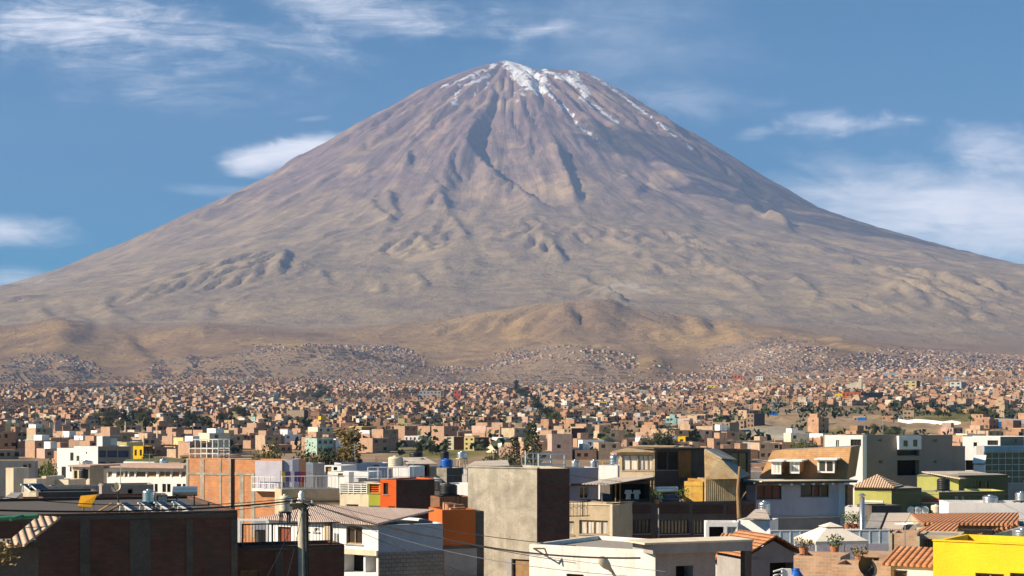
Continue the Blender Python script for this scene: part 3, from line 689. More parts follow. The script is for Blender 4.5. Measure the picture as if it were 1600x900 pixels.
class House:
    """a building with walls, real window reveals, a parapet and a roof deck; front runs along local x"""
    def __init__(s, name, label, cat, mat, x0=None, x1=None, top=None, D=None, yaw=0, depth=8.0, back=None, base=None, lit=None, raw=None, par=0.45, roof='roof_grey', side=None, group=None, zt=None):
        s.mat = mat; s.side = side or mat; s.roofmat = roof; s.par = par; s.op = {'f': [], 'r': [], 'l': []}  # sides passed in are mostly darker, shade put into the material colour
        s.yaw = yaw = R(yaw) if raw is None else raw[3]
        c, n_ = math.cos(yaw), math.sin(yaw)
        if raw is None:
            s.o = Vector(((x0 - 800) / F * D, D)); k = (x1 - 800) / F
            s.L = (k * D - s.o.x) / (c - k * n_)
            s.z1 = zt if zt is not None else EYE + (HY - top) / F * D
            if base is None:
                base = min(ground_z(s.o.x + c * a * s.L - n_ * b_ * depth, s.o.y + n_ * a * s.L + c * b_ * depth) for a in (0, 1) for b_ in (0, 1)) - 0.1
            s.z0 = base
        else:
            X, Y, z0, _, L_, h_ = raw; s.o = Vector((X, Y)); s.L = L_; s.z0 = z0; s.z1 = z0 + h_
        s.c, s.n_ = c, n_
        s.dep = depth
        if back is not None:                                    # depth from where the right side ends in the photo
            q = s.o + Vector((c, n_)) * s.L; k = (back - 800) / F
            s.al = R(22) - yaw; w = R(22)                        # the side wall runs off at its own bearing
            s.rl = (k * q.y - q.x) / (math.cos(w) - k * math.sin(w))
        else: s.al = PI / 2; s.rl = s.dep
        if back is not None:                                    # the far edge turns straight away from the street
            wx = (back - 800) / F - .3; s.bx = wx * c + n_; s.by = -wx * n_ + c; s.dep *= .5
        Q = (s.L + s.rl * math.cos(s.al), s.rl * math.sin(s.al))
        s.plan = [(0, 0), (s.L, 0), Q, (0, s.dep)] if s.al > 1.5 else [(0, 0), (s.L, 0), Q, (Q[0] + s.bx * s.dep, Q[1] + s.by * s.dep), (0, Q[1] + s.dep)]
        if s.al < 1.5: s.ldep = Q[1] + s.dep
        else: s.ldep = s.dep
        s.H = s.z1 - s.z0
        s.root = empty(name, (s.o.x, s.o.y, s.z0), yaw, label, cat, group)
        s.done = False
    def uv(s, face, px, py):
        k = (px - 800) / F
        if face == 'f': p = s.o; d = Vector((s.c, s.n_))
        elif face == 'r': p = s.o + Vector((s.c, s.n_)) * s.L; d = Vector((-s.n_, s.c))
        else: p = s.o; d = Vector((-s.n_, s.c))
        if face == 'r': d = Vector((math.cos(s.yaw + s.al), math.sin(s.yaw + s.al)))
        u = (k * p.y - p.x) / (d.x - k * d.y); Y = p.y + u * d.y
        return u, EYE + (HY - py) / F * Y - s.z0
    def loc(s, w):
        dx, dy = w.x - s.o.x, w.y - s.o.y
        return Vector((dx * s.c + dy * s.n_, -dx * s.n_ + dy * s.c, w.z - s.z0))
    def p3(s, face, u, z, off=0.0):
        """local point on a face, off metres out from it"""
        if face == 'f': return (u, -off, z)
        if face == 'r': return (s.L + u * math.cos(s.al) + off * math.sin(s.al), u * math.sin(s.al) - off * math.cos(s.al), z)
        return (-off, u, z)
    def fbox(s, mb, face, u0, u1, z0, z1, o0, o1):
        q = [s.p3(face, u, z0, o) for u, o in ((u0, o0), (u1, o0), (u1, o1), (u0, o1))]
        mb.prism(q, (0, 0, z1 - z0))
    def rect(s, face, x0, y0, x1, y1):
        u0, za = s.uv(face, x0, (y0 + y1) / 2); u1, zb = s.uv(face, x1, (y0 + y1) / 2)
        um = (x0 + x1) / 2
        _, z1 = s.uv(face, um, y0); _, z0 = s.uv(face, um, y1)
        return min(u0, u1), max(u0, u1), min(z0, z1), max(z0, z1)
    def win(s, face, x0, y0, x1, y1, style='g', frame='white_metal', mull=None, **k):
        return s.win_m(face, *s.rect(face, x0, y0, x1, y1), style, frame, mull, **k)
    def win_m(s, face, u0, u1, z0, z1, style='g', frame='white_metal', mull=None, name=None, sill=True, rows=1, deep=0.13):
        lim = s.L if face == 'f' else s.rl if face == 'r' else s.ldep
        u0 = max(u0, 0.06); u1 = min(u1, lim - 0.06); z0 = max(z0, 0.02); z1 = min(z1, s.H - 0.12)
        if u1 - u0 < 0.15 or z1 - z0 < 0.15: return None
        for a in s.op[face]:
            if u0 < a[1] - 1e-3 and u1 > a[0] + 1e-3 and z0 < a[3] - 1e-3 and z1 > a[2] + 1e-3: return None
        s.op[face].append((u0, u1, z0, z1, 0.9 if style == 'd' else deep + 0.05))
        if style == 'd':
            mb = MB(); s.fbox(mb, face, u0, u1, z0, z1, -0.9, -0.95); return mb.build(name or 'opening', 'dark_room', s.root)  # near-black back panel, the unlit interior's shade put into its colour
        pane = {'g': 'glass', 'c': 'curtain', 'r': 'red_wood', 'w': 'wood', 'b': 'blue_glass', 'n': 'green_glass', 'm': 'dark_metal', 's': 'silver', 'p': 'pale_blue_panel', 'z': 'wood_boards'}[style]
        nm = name or ('door' if style in 'rwmz' else 'window')
        mb = MB(); t = min(0.06, (u1 - u0) * 0.12); d0, d1 = -deep + 0.05, -deep
        s.fbox(mb, face, u0, u1, z1 - t, z1, d0, d1); s.fbox(mb, face, u0, u1, z0, z0 + t, d0, d1)
        s.fbox(mb, face, u0, u0 + t, z0 + t, z1 - t, d0, d1); s.fbox(mb, face, u1 - t, u1, z0 + t, z1 - t, d0, d1)
        if mull is None: mull = max(1, round((u1 - u0) / 0.9))
        for k in range(1, mull):
            c = u0 + (u1 - u0) * k / mull; s.fbox(mb, face, c - t / 2, c + t / 2, z0 + t, z1 - t, d0, d1 + 0.002)
        for k in range(1, rows):
            c = z0 + (z1 - z0) * k / rows; s.fbox(mb, face, u0 + t, u1 - t, c - t / 2, c + t / 2, d0 - 0.004, d1 + 0.004)
        w = mb.build(nm, frame, s.root)
        mb = MB(); s.fbox(mb, face, u0 + t * .5, u1 - t * .5, z0 + t * .5, z1 - t * .5, -deep - 0.012, -deep - 0.03); mb.build('pane' if nm == 'window' else 'door_leaf', pane, w)
        if sill and nm == 'window' and s.o.y < 140:
            mb = MB(); s.fbox(mb, face, u0 - 0.06, u1 + 0.06, z0 - 0.07, z0 - 0.01, 0.05, 0.003); mb.build('sill', 'grey_plaster', w)
        return w
    def panel(s, face, x0, y0, x1, y1, out, name, mat, thick=None, meters=False):
        u0, u1, z0, z1 = (x0, x1, y0, y1) if meters else s.rect(face, x0, y0, x1, y1)
        mb = MB(); s.fbox(mb, face, u0, u1, z0, z1, out, 0.003 if thick is None else out - thick); return mb.build(name, mat, s.root)
    def wall(s):
        sets = {}
        def face(which, lim, P, key, mat):
            mb = sets.setdefault(mat, MB()); ops = s.op.get(key, [])
            us = sorted({0, lim} | {a[0] for a in ops} | {a[1] for a in ops}); zs = sorted({0, s.H} | {a[2] for a in ops} | {a[3] for a in ops})
            for i in range(len(us) - 1):
                for j in range(len(zs) - 1):
                    cu, cz = (us[i] + us[i + 1]) / 2, (zs[j] + zs[j + 1]) / 2
                    if any(a[0] < cu < a[1] and a[2] < cz < a[3] for a in ops): continue
                    mb.poly([P(us[i], zs[j], 0), P(us[i + 1], zs[j], 0), P(us[i + 1], zs[j + 1], 0), P(us[i], zs[j + 1], 0)])
            for a in ops:
                d = -a[4]; q = [(a[0], a[2]), (a[1], a[2]), (a[1], a[3]), (a[0], a[3])]
                for k in range(4):
                    (x_, y_), (x2, y2) = q[k], q[(k + 1) % 4]
                    mb.poly([P(x_, y_, 0), P(x_, y_, d), P(x2, y2, d), P(x2, y2, 0)])
        face('f', s.L, lambda u, z, o: s.p3('f', u, z, o), 'f', s.mat)
        face('r', s.rl, lambda u, z, o: s.p3('r', u, z, o), 'r', s.side)
        face('l', s.ldep, lambda u, z, o: s.p3('l', u, z, o), 'l', s.mat)
        mb = sets[s.mat]; H = s.H; t = 0.16; pz = H - s.par; pl = s.plan; k_ = len(pl)
        mb2 = sets.get(s.side, mb)
        for k in range(2, k_ - 1): a, b_ = pl[k], pl[k + 1]; mb2.poly([(*a, 0), (*b_, 0), (*b_, H), (*a, H)])
        inn = []
        for k in range(k_):                                     # inner edge of the parapet
            p0, p1, p2 = (Vector(pl[k - 1]), Vector(pl[k]), Vector(pl[(k + 1) % k_]))
            d1 = (p1 - p0).normalized(); d2 = (p2 - p1).normalized(); n1 = Vector((-d1.y, d1.x)); n2 = Vector((-d2.y, d2.x))
            inn.append(tuple(p1 + (n1 + n2) * (t / max(1 + n1.dot(n2), .3))))
        if s.par > 0:
            for k in range(k_):
                a, b_, c, d = pl[k], pl[(k + 1) % k_], inn[(k + 1) % k_], inn[k]
                mb.poly([(*a, H), (*b_, H), (*c, H), (*d, H)]); mb.poly([(*d, H), (*c, H), (*c, pz - 0.02), (*d, pz - 0.02)])
        else: inn = pl
        first = True
        for mat, m_ in sets.items():
            w = m_.build('wall' if first else 'side_wall', mat, s.root); first = False
        m_ = MB(); m_.prism([(*q, pz - 0.18) for q in inn], (0, 0, 0.18)); m_.build('roof', s.roofmat, s.root)
        s.rz = s.z0 + pz
        return s
def wall_line(name, label, cat, mat, pts, h, t=0.15, z=None, cap=None):
    """freestanding wall or fence through ground points"""
    root = empty(name, (pts[0][0], pts[0][1], z if z is not None else ground_z(*pts[0])), 0, label, cat)
    o = root.location; mb = MB()
    for (a, b_) in zip(pts[:-1], pts[1:]):
        za = (z if z is not None else ground_z(*a)); zb = (z if z is not None else ground_z(*b_))
        d = Vector((b_[0] - a[0], b_[1] - a[1])).normalized() * t; nrm = (-d.y, d.x, 0)
        mb.prism([(a[0] - o.x, a[1] - o.y, za - .3 - o.z), (b_[0] - o.x, b_[1] - o.y, zb - .3 - o.z), (b_[0] - o.x, b_[1] - o.y, zb + h - o.z), (a[0] - o.x, a[1] - o.y, za + h - o.z)], nrm)
    mb.build('wall', mat, root); return root
def on_z(px, py, z):
    """where the line of sight meets a level surface"""
    D = (EYE - z) * F / (py - HY); return Vector(((px - 800) / F * D, D, z))
def at_d(px, D, z): return Vector(((px - 800) / F * D, D, z))
# ------------------------------------------------------------------ rooftop things
def part_of(root):
    return lambda mb, name, mat, smooth=False: mb.build(name, mat, root, smooth)
def tank(label, px, D, zr, ytop, mat='tank_black', r=0.55, stand=0.0, group=None, domed=True, standmat='dark_metal'):
    """upright water tank whose top meets the given photo row"""
    p = at_d(px, D, zr); ht = EYE + (HY - ytop) / F * D - zr
    t = empty('water_tank', p, 0.4, label, 'water tank', group)
    if stand > 0:
        m_ = MB()
        for a in (-1, 1):
            for b_ in (-1, 1): m_.tube((a * r * .8, b_ * r * .8, 0), (a * r * .7, b_ * r * .7, stand), 0.04, seg=6)
        m_.box(-r, r, -r, r, stand - .06, stand); m_.build('stand', standmat, t)
    b0 = stand; h = max(ht - stand, 0.5); sh = h * .8
    m_ = MB(); prof = [(0, b0), (r * .94, b0), (r, b0 + .06)]
    if domed:
        for k in range(1, 5): z = b0 + .06 + (sh - .06) * k / 5; prof += [(r, z - .03), (r * .965, z), (r, z + .03)]
    prof += [(r, b0 + sh), (r * .8, b0 + sh + (h - sh) * .55), (r * .32, b0 + h - .08)]
    m_.lathe(prof); m_.build('body', mat, t, True)
    m_ = MB(); m_.lathe([(0, b0 + h), (r * .3, b0 + h), (r * .34, b0 + h - .04), (r * .34, b0 + h - .12), (0, b0 + h - .12)], 14); m_.build('lid', mat, t, True)
    m_ = MB(); m_.tube((r + .05, 0, 0), (r + .05, 0, b0 + sh), .025, seg=6); m_.tube((r + .05, 0, b0 + sh), (r * .6, 0, b0 + sh), .025, seg=6); m_.build('pipe', 'white_metal', t)
    return t
def solar_heater(label, p, rz, w=1.6, l=1.9, group='rooftop solar water heaters', tank_r=0.25, panel='solar_glass'):
    t = empty('solar_heater', p, rz, label, 'solar heater', group)
    zt = l * .62
    m_ = MB(); m_.prism([(-w / 2, 0, .12), (w / 2, 0, .12), (w / 2, l * .85, zt), (-w / 2, l * .85, zt)], (0, -.03, .07)); m_.build('collector', panel, t)
    m_ = MB()
    for x in (-w / 2 - .02, w / 2 + .02): m_.tube((x, -.05, .1), (x, l * .85, zt + .02), .045, seg=6); m_.tube((x, l * .85, zt), (x, l * .95, 0), .03, seg=6); m_.tube((x, -.05, .1), (x, l * .95, 0), .02, seg=6)
    m_.build('frame', 'white_metal', t)
    m_ = MB(); m_.tube((-w / 2 - .12, l * .88, zt + tank_r), (w / 2 + .12, l * .88, zt + tank_r), tank_r, seg=18); m_.build('tank', 'silver', t, False)
    for s_ in (-1, 1): m_ = MB(); m_.tube((s_ * (w / 2 + .12), l * .88, zt + tank_r), (s_ * (w / 2 + .16), l * .88, zt + tank_r), tank_r * .98, seg=18); m_.build('end_cap', 'clean_white', t)
    return t
def antenna(label, p, h=1.8, rz=0.3):
    t = empty('tv_antenna', p, rz, label, 'antenna'); m_ = MB(); m_.tube((0, 0, 0), (0, 0, h), .025, seg=6); m_.build('mast', 'silver', t)
    m_ = MB(); m_.tube((-.55, 0, h - .1), (.55, 0, h - .1), .015, seg=5)
    for k in range(7): x = -.5 + k / 6; m_.tube((x, -.28 + .02 * k, h - .1), (x, .28 - .02 * k, h - .1), .01, seg=5)
    m_.build('boom', 'silver', t); return t
def dish(label, p, r=0.45, rz=0, mat='dark_metal', h=0.7):
    t = empty('satellite_dish', p, rz, label, 'satellite dish'); m_ = MB(); m_.tube((0, 0, 0), (0, 0, h), .03, seg=8); m_.build('mast', 'dark_metal', t)
    m_ = MB(); prof = [(0.001, 0), (r * .4, .03), (r * .75, .1), (r, .19)]; m_.lathe(prof, 22); m_.lathe([(a, z + .015) for a, z in prof], 22)
    d = m_.build('reflector', mat, t, True); d.location = (0, -.06, h); d.rotation_euler = (R(62), 0, 0)
    m_ = MB(); m_.tube((0, -.06, h - .2), (0, -.5, h + .15), .012, seg=5); m_.tube((0, -.5, h + .1), (0, -.5, h + .2), .035, seg=8); m_.build('feed_arm', 'dark_metal', t); return t
def plant(label, p, h=0.7, w=0.5, mat='leaf_olive', seed=1, pot=True):
    g = random.Random(seed); t = empty('potted_plant' if pot else 'shrub', p, 0, label, 'plant'); z0 = 0
    if pot: m_ = MB(); m_.lathe([(0, 0), (.16, 0), (.22, .3), (.18, .3), (.17, .24), (0, .24)], 12); m_.build('pot', 'terracotta', t); z0 = .24
    m_ = MB()
    for k in range(int(90 * w / .5)):
        a = g.random() * 2 * PI; rr_ = w * math.sqrt(g.random()) * .9; z = z0 + h * (g.random() ** .7) * (1 - .4 * (rr_ / w) ** 2); c = Vector((rr_ * math.cos(a), rr_ * math.sin(a), z)); d = Vector((g.uniform(-1, 1), g.uniform(-1, 1), g.uniform(-.3, 1))).normalized() * .13; e = d.orthogonal().normalized() * .045
        m_.poly([c - e, c + d * .5 - e, c + d, c + e])
    for k in range(4): m_.tube((0, 0, z0), (g.uniform(-.6, .6) * w, g.uniform(-.6, .6) * w, z0 + h * .7), .012, seg=4)
    m_.build('leaves', mat, t); return t
def railing(root, a, b_, h=0.95, mat='white_metal', step=.12, posts=1.2, name='railing', rails=(0.0, 1.0)):
    """bars between two local points"""
    a, b_ = Vector(a), Vector(b_); L_ = (b_ - a).length; m_ = MB()
    for r_ in rails: m_.tube(a + Vector((0, 0, .05 + (h - .05) * r_)), b_ + Vector((0, 0, .05 + (h - .05) * r_)), .03, seg=6)
    for k in range(int(L_ / step) + 1): p = a.lerp(b_, min(k * step / L_, 1)); m_.tube(p, p + Vector((0, 0, h)), .014, seg=4)
    for k in range(int(L_ / posts) + 1): p = a.lerp(b_, min(k * posts / L_, 1)); m_.tube(p, p + Vector((0, 0, h + .03)), .035, seg=6)
    return m_.build(name, mat, root)
def cover(h, name, mat, pts, thick, up=(0, 0, 1)):
    """a roof sheet through world points, as a part of a house"""
    m_ = MB(); m_.prism([h.loc(p) for p in pts], Vector(up) * thick); return m_.build(name, mat, h.root)
def eave_roof(h, over=0.5, rise=1.0, mat='clay_tiles', kind='gable', name='roof_tiles', thick=.09, x0=None, x1=None, y0=None, y1=None, axis='x', z=None):
    x0 = -over if x0 is None else x0; x1 = h.L + over if x1 is None else x1; y0 = -over if y0 is None else y0; y1 = h.dep + over if y1 is None else y1
    z = h.H + .02 if z is None else z; m_ = MB(); up = (0, 0, thick)
    if kind == 'gable' and axis == 'x':
        ym = (y0 + y1) / 2; m_.prism([(x0, y0, z), (x1, y0, z), (x1, ym, z + rise), (x0, ym, z + rise)], up); m_.prism([(x0, y1, z), (x0, ym, z + rise), (x1, ym, z + rise), (x1, y1, z)], up)
    elif kind == 'gable':
        xm = (x0 + x1) / 2; m_.prism([(x0, y0, z), (xm, y0, z + rise), (xm, y1, z + rise), (x0, y1, z)], up); m_.prism([(x1, y0, z), (x1, y1, z), (xm, y1, z + rise), (xm, y0, z + rise)], up)
    elif kind == 'hip':
        xm, ym = (x0 + x1) / 2, (y0 + y1) / 2; ap = (xm, ym, z + rise); q = [(x0, y0, z), (x1, y0, z), (x1, y1, z), (x0, y1, z)]
        for k in range(4): m_.prism([q[k], q[(k + 1) % 4], ap], up)
    else:  # shed, high at the back
        m_.prism([(x0, y0, z), (x1, y0, z), (x1, y1, z + rise), (x0, y1, z + rise)], up)
    r_ = m_.build(name, mat, h.root)
    if kind == 'gable':      # closing triangles of wall
        if axis == 'x': 
            for x in (0, h.L - .15): m_ = MB(); m_.prism([(x, 0, h.H - .02), (x, h.dep, h.H - .02), (x, h.dep / 2, z + rise * (h.dep / (y1 - y0)) - .03)], (.15, 0, 0)); m_.build('gable', h.mat, h.root)
        else:
            for y in (0, h.dep - .15): m_ = MB(); m_.prism([(0, y, h.H - .02), (h.L, y, h.H - .02), (h.L / 2, y, z + rise * (h.L / (x1 - x0)) - .03)], (0, .15, 0)); m_.build('gable', h.mat, h.root)
    return r_
def clutter(h, seed, k=5):
    """loose masonry and planks left on a roof deck, part of its dressing"""
    g = random.Random(seed)
    m_ = MB()
    for i in range(k):
        x = g.uniform(.6, max(h.L - .8, .7)); y = g.uniform(.6, max(h.dep - .8, .7)); a = g.uniform(.15, .5)
        m_.box(x, x + a * g.uniform(.6, 2), y, y + a, h.H - h.par, h.H - h.par + g.uniform(.1, .45))
    m_.build('roof_rubble', 'rubble', h.root)
def rebar(h, pts):
    m_ = MB()
    for x, y in pts:
        for dx, dy in ((0, 0), (.15, 0), (0, .15), (.15, .15)): m_.tube((x + dx, y + dy, h.H - .1), (x + dx + .02, y + dy, h.H + .7), .012, seg=4)
    m_.build('rebar', 'wood', h.root)

H = House
# ================================================================== nearest row
# A dark brick building with rooftop heaters, bottom left
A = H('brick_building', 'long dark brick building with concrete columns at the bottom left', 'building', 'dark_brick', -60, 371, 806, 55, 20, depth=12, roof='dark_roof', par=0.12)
for x0, x1 in ((35, 52), (125, 141), (203, 235), (291, 301), (361, 371)): A.panel('f', x0, 812, x1, 930, 0.03, 'column', 'dark_concrete')
A.panel('f', -60, 806, 371, 812, 0.05, 'beam', 'dark_concrete'); A.wall()
A.win  # openings are absent on this party wall
lt = H('lean_to_shed', 'lean-to shed under sloping pale tiles left of the dark brick wall', 'shed', 'dark_concrete', -30, 60, 850, 50, 20, depth=2.0, par=0.0)
lt.wall(); cover(lt, 'roof_tiles', 'pale_tiles', [V(4, 857, 49), V(38, 854, 49), V(94, 811, 54), V(60, 809, 54.5)], .08)
m_ = MB(); a_ = lt.loc(V(-30, 812, 52)); b_ = lt.loc(V(60, 806, 52)); m_.tube(a_, b_, .09, seg=6); m_.tube(lt.loc(V(16, 812, 51)), lt.loc(V(36, 806, 52)), .05, seg=6); m_.build('green_beam', 'green_metal', lt.root)
plant('flowering shrub in sun under the pale tiled lean-to', V(6, 884, 46), .8, .55, 'leaf_dry', 3, pot=False)
# lower wall running right of A
Q = H('brick_house', 'low dark brick house with flat parapet behind the utility pole', 'house', 'dark_brick', 371, 538, 855, 62, 20, depth=2.4, par=.15, roof='dark_roof')
Q.win('f', 376, 891, 404, 900, 'w', 'wood', 2); Q.panel('f', 371, 855, 538, 859, .04, 'beam', 'dark_concrete'); Q.panel('f', 430, 862, 442, 930, .03, 'column', 'dark_concrete'); Q.wall()
railing(Q.root, (0.2, -.02, Q.H), (Q.L - .2, -.02, Q.H), .9, 'dark_metal', .13)
# P white house
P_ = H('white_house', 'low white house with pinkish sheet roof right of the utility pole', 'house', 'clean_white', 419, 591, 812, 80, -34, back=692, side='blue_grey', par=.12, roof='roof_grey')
P_.win('f', 434, 823, 455, 850, 'r', 'wood', 1); P_.win('f', 491, 825, 499, 831, 'g', 'white_metal', 2); P_.win('f', 541, 821, 566, 850, 'g', 'wood', 2); P_.panel('f', 509, 818, 518, 858, .12, 'column', 'tan_plaster'); P_.panel('f', 419, 855, 591, 863, .15, 'ledge', 'cream_plaster')
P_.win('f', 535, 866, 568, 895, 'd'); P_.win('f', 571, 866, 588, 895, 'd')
P_.panel('r', 592, 862, 692, 940, .03, 'lower_wall', 'cinder_block'); P_.wall()
z_ = P_.H + .02; m_ = MB(); m_.prism([(-.3, -.35, z_), (P_.L + .25, -.35, z_), (P_.L + .25, P_.dep + .2, z_ + .45), (-.3, P_.dep + .2, z_ + .45)], (0, 0, .1)); m_.build('roof_sheet', 'pinkish_sheet', P_.root)
for k in range(3): m_ = MB(); m_.tube((P_.L * (.62 + k * .012), -.06, .4), (P_.L * (.62 + k * .012), -.06, P_.H - .5), .03, seg=6); m_.build('drain_pipe', 'white_metal', P_.root)
P2 = H('open_carport', 'white framed carport with a dark back room left of white house', 'carport', 'clean_white', 371, 419, 859, 78, -8, depth=2.6, zt=3.0, par=.1)
P2.wall()
m_ = MB(); 
for a in ((0, 0), (P2.L - .12, 0)): m_.box(a[0], a[0] + .14, a[1], a[1] + .14, P2.H, P2.H + 1.45)
m_.box(0, P2.L, 0, .14, P2.H + 1.45, P2.H + 1.55); m_.build('frame', 'clean_white', P2.root)
P2.root.location.z = EYE + (HY - 859) / F * 78 - P2.H
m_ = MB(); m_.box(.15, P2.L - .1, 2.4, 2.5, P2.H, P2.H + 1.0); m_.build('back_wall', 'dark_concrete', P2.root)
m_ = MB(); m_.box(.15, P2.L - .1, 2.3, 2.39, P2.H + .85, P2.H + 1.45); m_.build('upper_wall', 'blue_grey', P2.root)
m_ = MB(); m_.box(.25 * P2.L, .6 * P2.L, 2.25, 2.39, P2.H + .25, P2.H + .85); m_.build('opening', 'dark_room', P2.root)  # solid near-black box, painted as the shade inside a back room
m_ = MB(); m_.box(-.02, .14, .14, 2.5, P2.H, P2.H + .12); m_.box(-.02, P2.L, -.1, .16, P2.H - .18, P2.H); m_.build('curb', 'clean_white', P2.root)
# orange block
OB = H('orange_building', 'orange walled building with tall window beside grey concrete tower', 'building', 'rust_orange', 691, 743, 797, 83, 17, depth=3, par=.12, roof='roof_earth')
OB.panel('f', 694, 857, 745, 900, .02, 'lower_wall', 'grey_plaster'); OB.win('f', 699, 858, 720, 891, 'g', 'white_metal', 3); OB.panel('f', 691, 853, 744, 857, .10, 'ledge', 'dark_concrete'); OB.wall(); clutter(OB, 3, 9)
m_ = MB(); m_.box(OB.L, OB.L + .5, 0.1, OB.dep, 0, OB.H - .1); m_.build('side_strip', 'dark_concrete', OB.root)  # added dark strip, shade of the less lit right face as colour
m_ = MB(); m_.box(0, OB.L + 1.2, -.9, -.04, OB.H - 3.9, OB.H - 3.8); m_.build('canopy', 'dark_metal', OB.root)
# T concrete tower
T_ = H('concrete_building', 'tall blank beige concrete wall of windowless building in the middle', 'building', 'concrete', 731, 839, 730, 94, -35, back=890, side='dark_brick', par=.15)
T_.win('f', 801, 874, 827, 905, 'w', 'dark_metal', 1); T_.panel('f', 792, 872, 800, 930, .05, 'pilaster', 'grey_plaster'); T_.wall()
m_ = MB(); m_.box(-.06, T_.L + .06, -.06, .2, T_.H, T_.H + .07); m_.build('coping', 'concrete', T_.root)
# Z white house near centre with grey slab
Z_ = H('white_building', 'bright white blank wall with grey concrete beam on its right side', 'building', 'white_plaster', 827, 1024, 850, 74, -33, back=1118, side='grey_plaster', par=.2)
Z_.win('r', 1056, 884, 1083, 905, 'd'); Z_.win('f', 885, 897, 912, 905, 'm', 'dark_metal', 1); Z_.wall()
ue = Z_.uv('r', 1168, 850)[0]; up_ = Z_.uv('r', 1157, 850)[0]
m_ = MB(); Z_.fbox(m_, 'r', -.35, ue, Z_.H - .12, Z_.H + .32, .45, -1.6); m_.build('beam', 'grey_plaster', Z_.root)
m_ = MB(); Z_.fbox(m_, 'r', -.8, ue + .05, Z_.H + .32, Z_.H + .40, .5, -1.65); m_.build('slab', 'cream_plaster', Z_.root)
m_ = MB(); Z_.fbox(m_, 'r', up_, ue - .03, 0, Z_.H - .12, .4, 0); m_.build('pillar', 'dark_concrete', Z_.root)
m_ = MB(); m_.tube(Z_.loc(V(833, 857, 72.8)), Z_.loc(V(851, 857, 72.8)), .04, seg=6); m_.tube(Z_.loc(V(851, 857, 72.8)), Z_.loc(V(856, 870, 72.8)), .04, seg=6); m_.tube(Z_.loc(V(834, 857, 72.8)), Z_.loc(V(834, 857, 74.2)), .04, seg=6); m_.build('bracket', 'wood', Z_.root)
# KK yellow
K_ = H('yellow_building', 'bright yellow blank building at the bottom right corner', 'building', 'yellow_paint', 1458, 1680, 845, 58, -33, depth=4, par=.3)
K_.win('f', 1524, 896, 1569, 915, 'm', 'wood', 2, sill=False); K_.win('f', 1578, 896, 1625, 915, 'm', 'wood', 2, sill=False); K_.wall()
m_ = MB(); m_.box(-.03, K_.L, -.04, .2, K_.H, K_.H + .05); m_.build('coping', 'yellow_paint', K_.root)
# brick houses lower right
J1 = H('brick_house', 'pale brick terrace wall under the cream garden canopy', 'house', 'pale_brick', 1240, 1313, 868, 66, -22, depth=2.4, par=.5, roof='roof_earth'); J1.wall()
J2 = H('brick_house', 'pale brick house with small dark window left of the yellow building', 'house', 'pale_brick', 1337, 1434, 866, 70, -18, depth=2.2, par=.3); J2.win('f', 1353, 869, 1374, 880, 'g', 'wood', 2); J2.wall()
J3 = H('brick_house', 'tall pale brick house with concrete corner left of dark gate', 'house', 'pale_brick', 1393, 1433, 833, 73, -18, depth=2.4, par=.25)
J3.panel('f', 1389, 833, 1394, 900, .06, 'column', 'tan_plaster'); J3.panel('f', 1431, 838, 1437, 900, .06, 'column', 'tan_plaster'); J3.wall(); 
J4 = H('brick_house', 'low pale brick house in the bottom right behind the dark satellite dish', 'house', 'pale_brick', 1300, 1392, 882, 62, -22, depth=2.4, par=.2, roof='roof_earth'); J4.wall()
J5 = H('white_house', 'low white house with tiled edge against the yellow building', 'house', 'white_plaster', 1384, 1459, 884, 61.5, -28, depth=2.2, par=.1)
J5.win('f', 1396, 891, 1418, 905, 'g', 'wood', 1); J5.wall(); eave_roof(J5, .15, .5, 'clay_tiles', 'shed')
J6 = H('gate_house', 'clay roofed gate house with dark slatted gate behind yellow building', 'house', 'tan_plaster', 1436, 1500, 836, 74, -20, depth=3, par=.05)
J6.win('f', 1441, 842, 1461, 890, 'm', 'wood', 5); J6.wall()
# NN gable house
NG = H('gable_house', 'grey gabled house with orange clay tiles and dark garage opening', 'house', 'grey_plaster', 1168, 1248, 870, 80, 18, depth=3.6, par=0.0)
NG.win('f', 1203, 879, 1240, 910, 'd'); NG.win('f', 1169, 881, 1174, 893, 'g', 'white_metal', 1); NG.wall(); eave_roof(NG, .35, 1.0, 'clay_tiles', 'gable', axis='y')
NG2 = H('white_house', 'small white house with orange tiled roof behind the grey pillar', 'house', 'white_plaster', 1118, 1158, 874, 84, -22, depth=2.6, par=0.0); NG2.win('f', 1141, 881, 1156, 895, 'd'); NG2.wall(); eave_roof(NG2, .4, 1.1, 'clay_tiles', 'shed')

# ================================================================== second row
X_ = H('tan_house', 'tan rendered house with two curtained windows in the centre', 'house', 'tan_plaster', 849, 956, 787, 108, -25, depth=4, par=.3)
X_.win('f', 856.5, 814, 897, 835, 'c', 'wood', 4); X_.win('f', 905, 813, 950, 835, 'c', 'wood', 4); X_.wall()
m_ = MB(); m_.box(-.05, X_.L + .05, -.05, .2, X_.H, X_.H + .07); m_.box(X_.L - .12, X_.L + .06, -.06, .1, 0, X_.H); m_.build('trim', 'cream_plaster', X_.root)
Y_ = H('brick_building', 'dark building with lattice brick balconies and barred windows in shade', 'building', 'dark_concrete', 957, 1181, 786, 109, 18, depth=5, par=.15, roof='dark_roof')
for x0, x1 in ((961, 1018), (1030, 1077), (1083, 1129), (1136, 1154), (1160, 1178)): Y_.panel('f', x0, 788, x1, 803, .05, 'lattice_brick', 'dark_brick')
for x0, x1 in ((963, 1016), (1028, 1076), (1084, 1128)):
    Y_.win('f', x0, 812, x1, 834, 'g', 'dark_metal', 9)
    Y_.panel('f', x0 - 4, 836, x1 + 3, 850, .05, 'brick_panel', 'dark_brick')
Y_.wall()
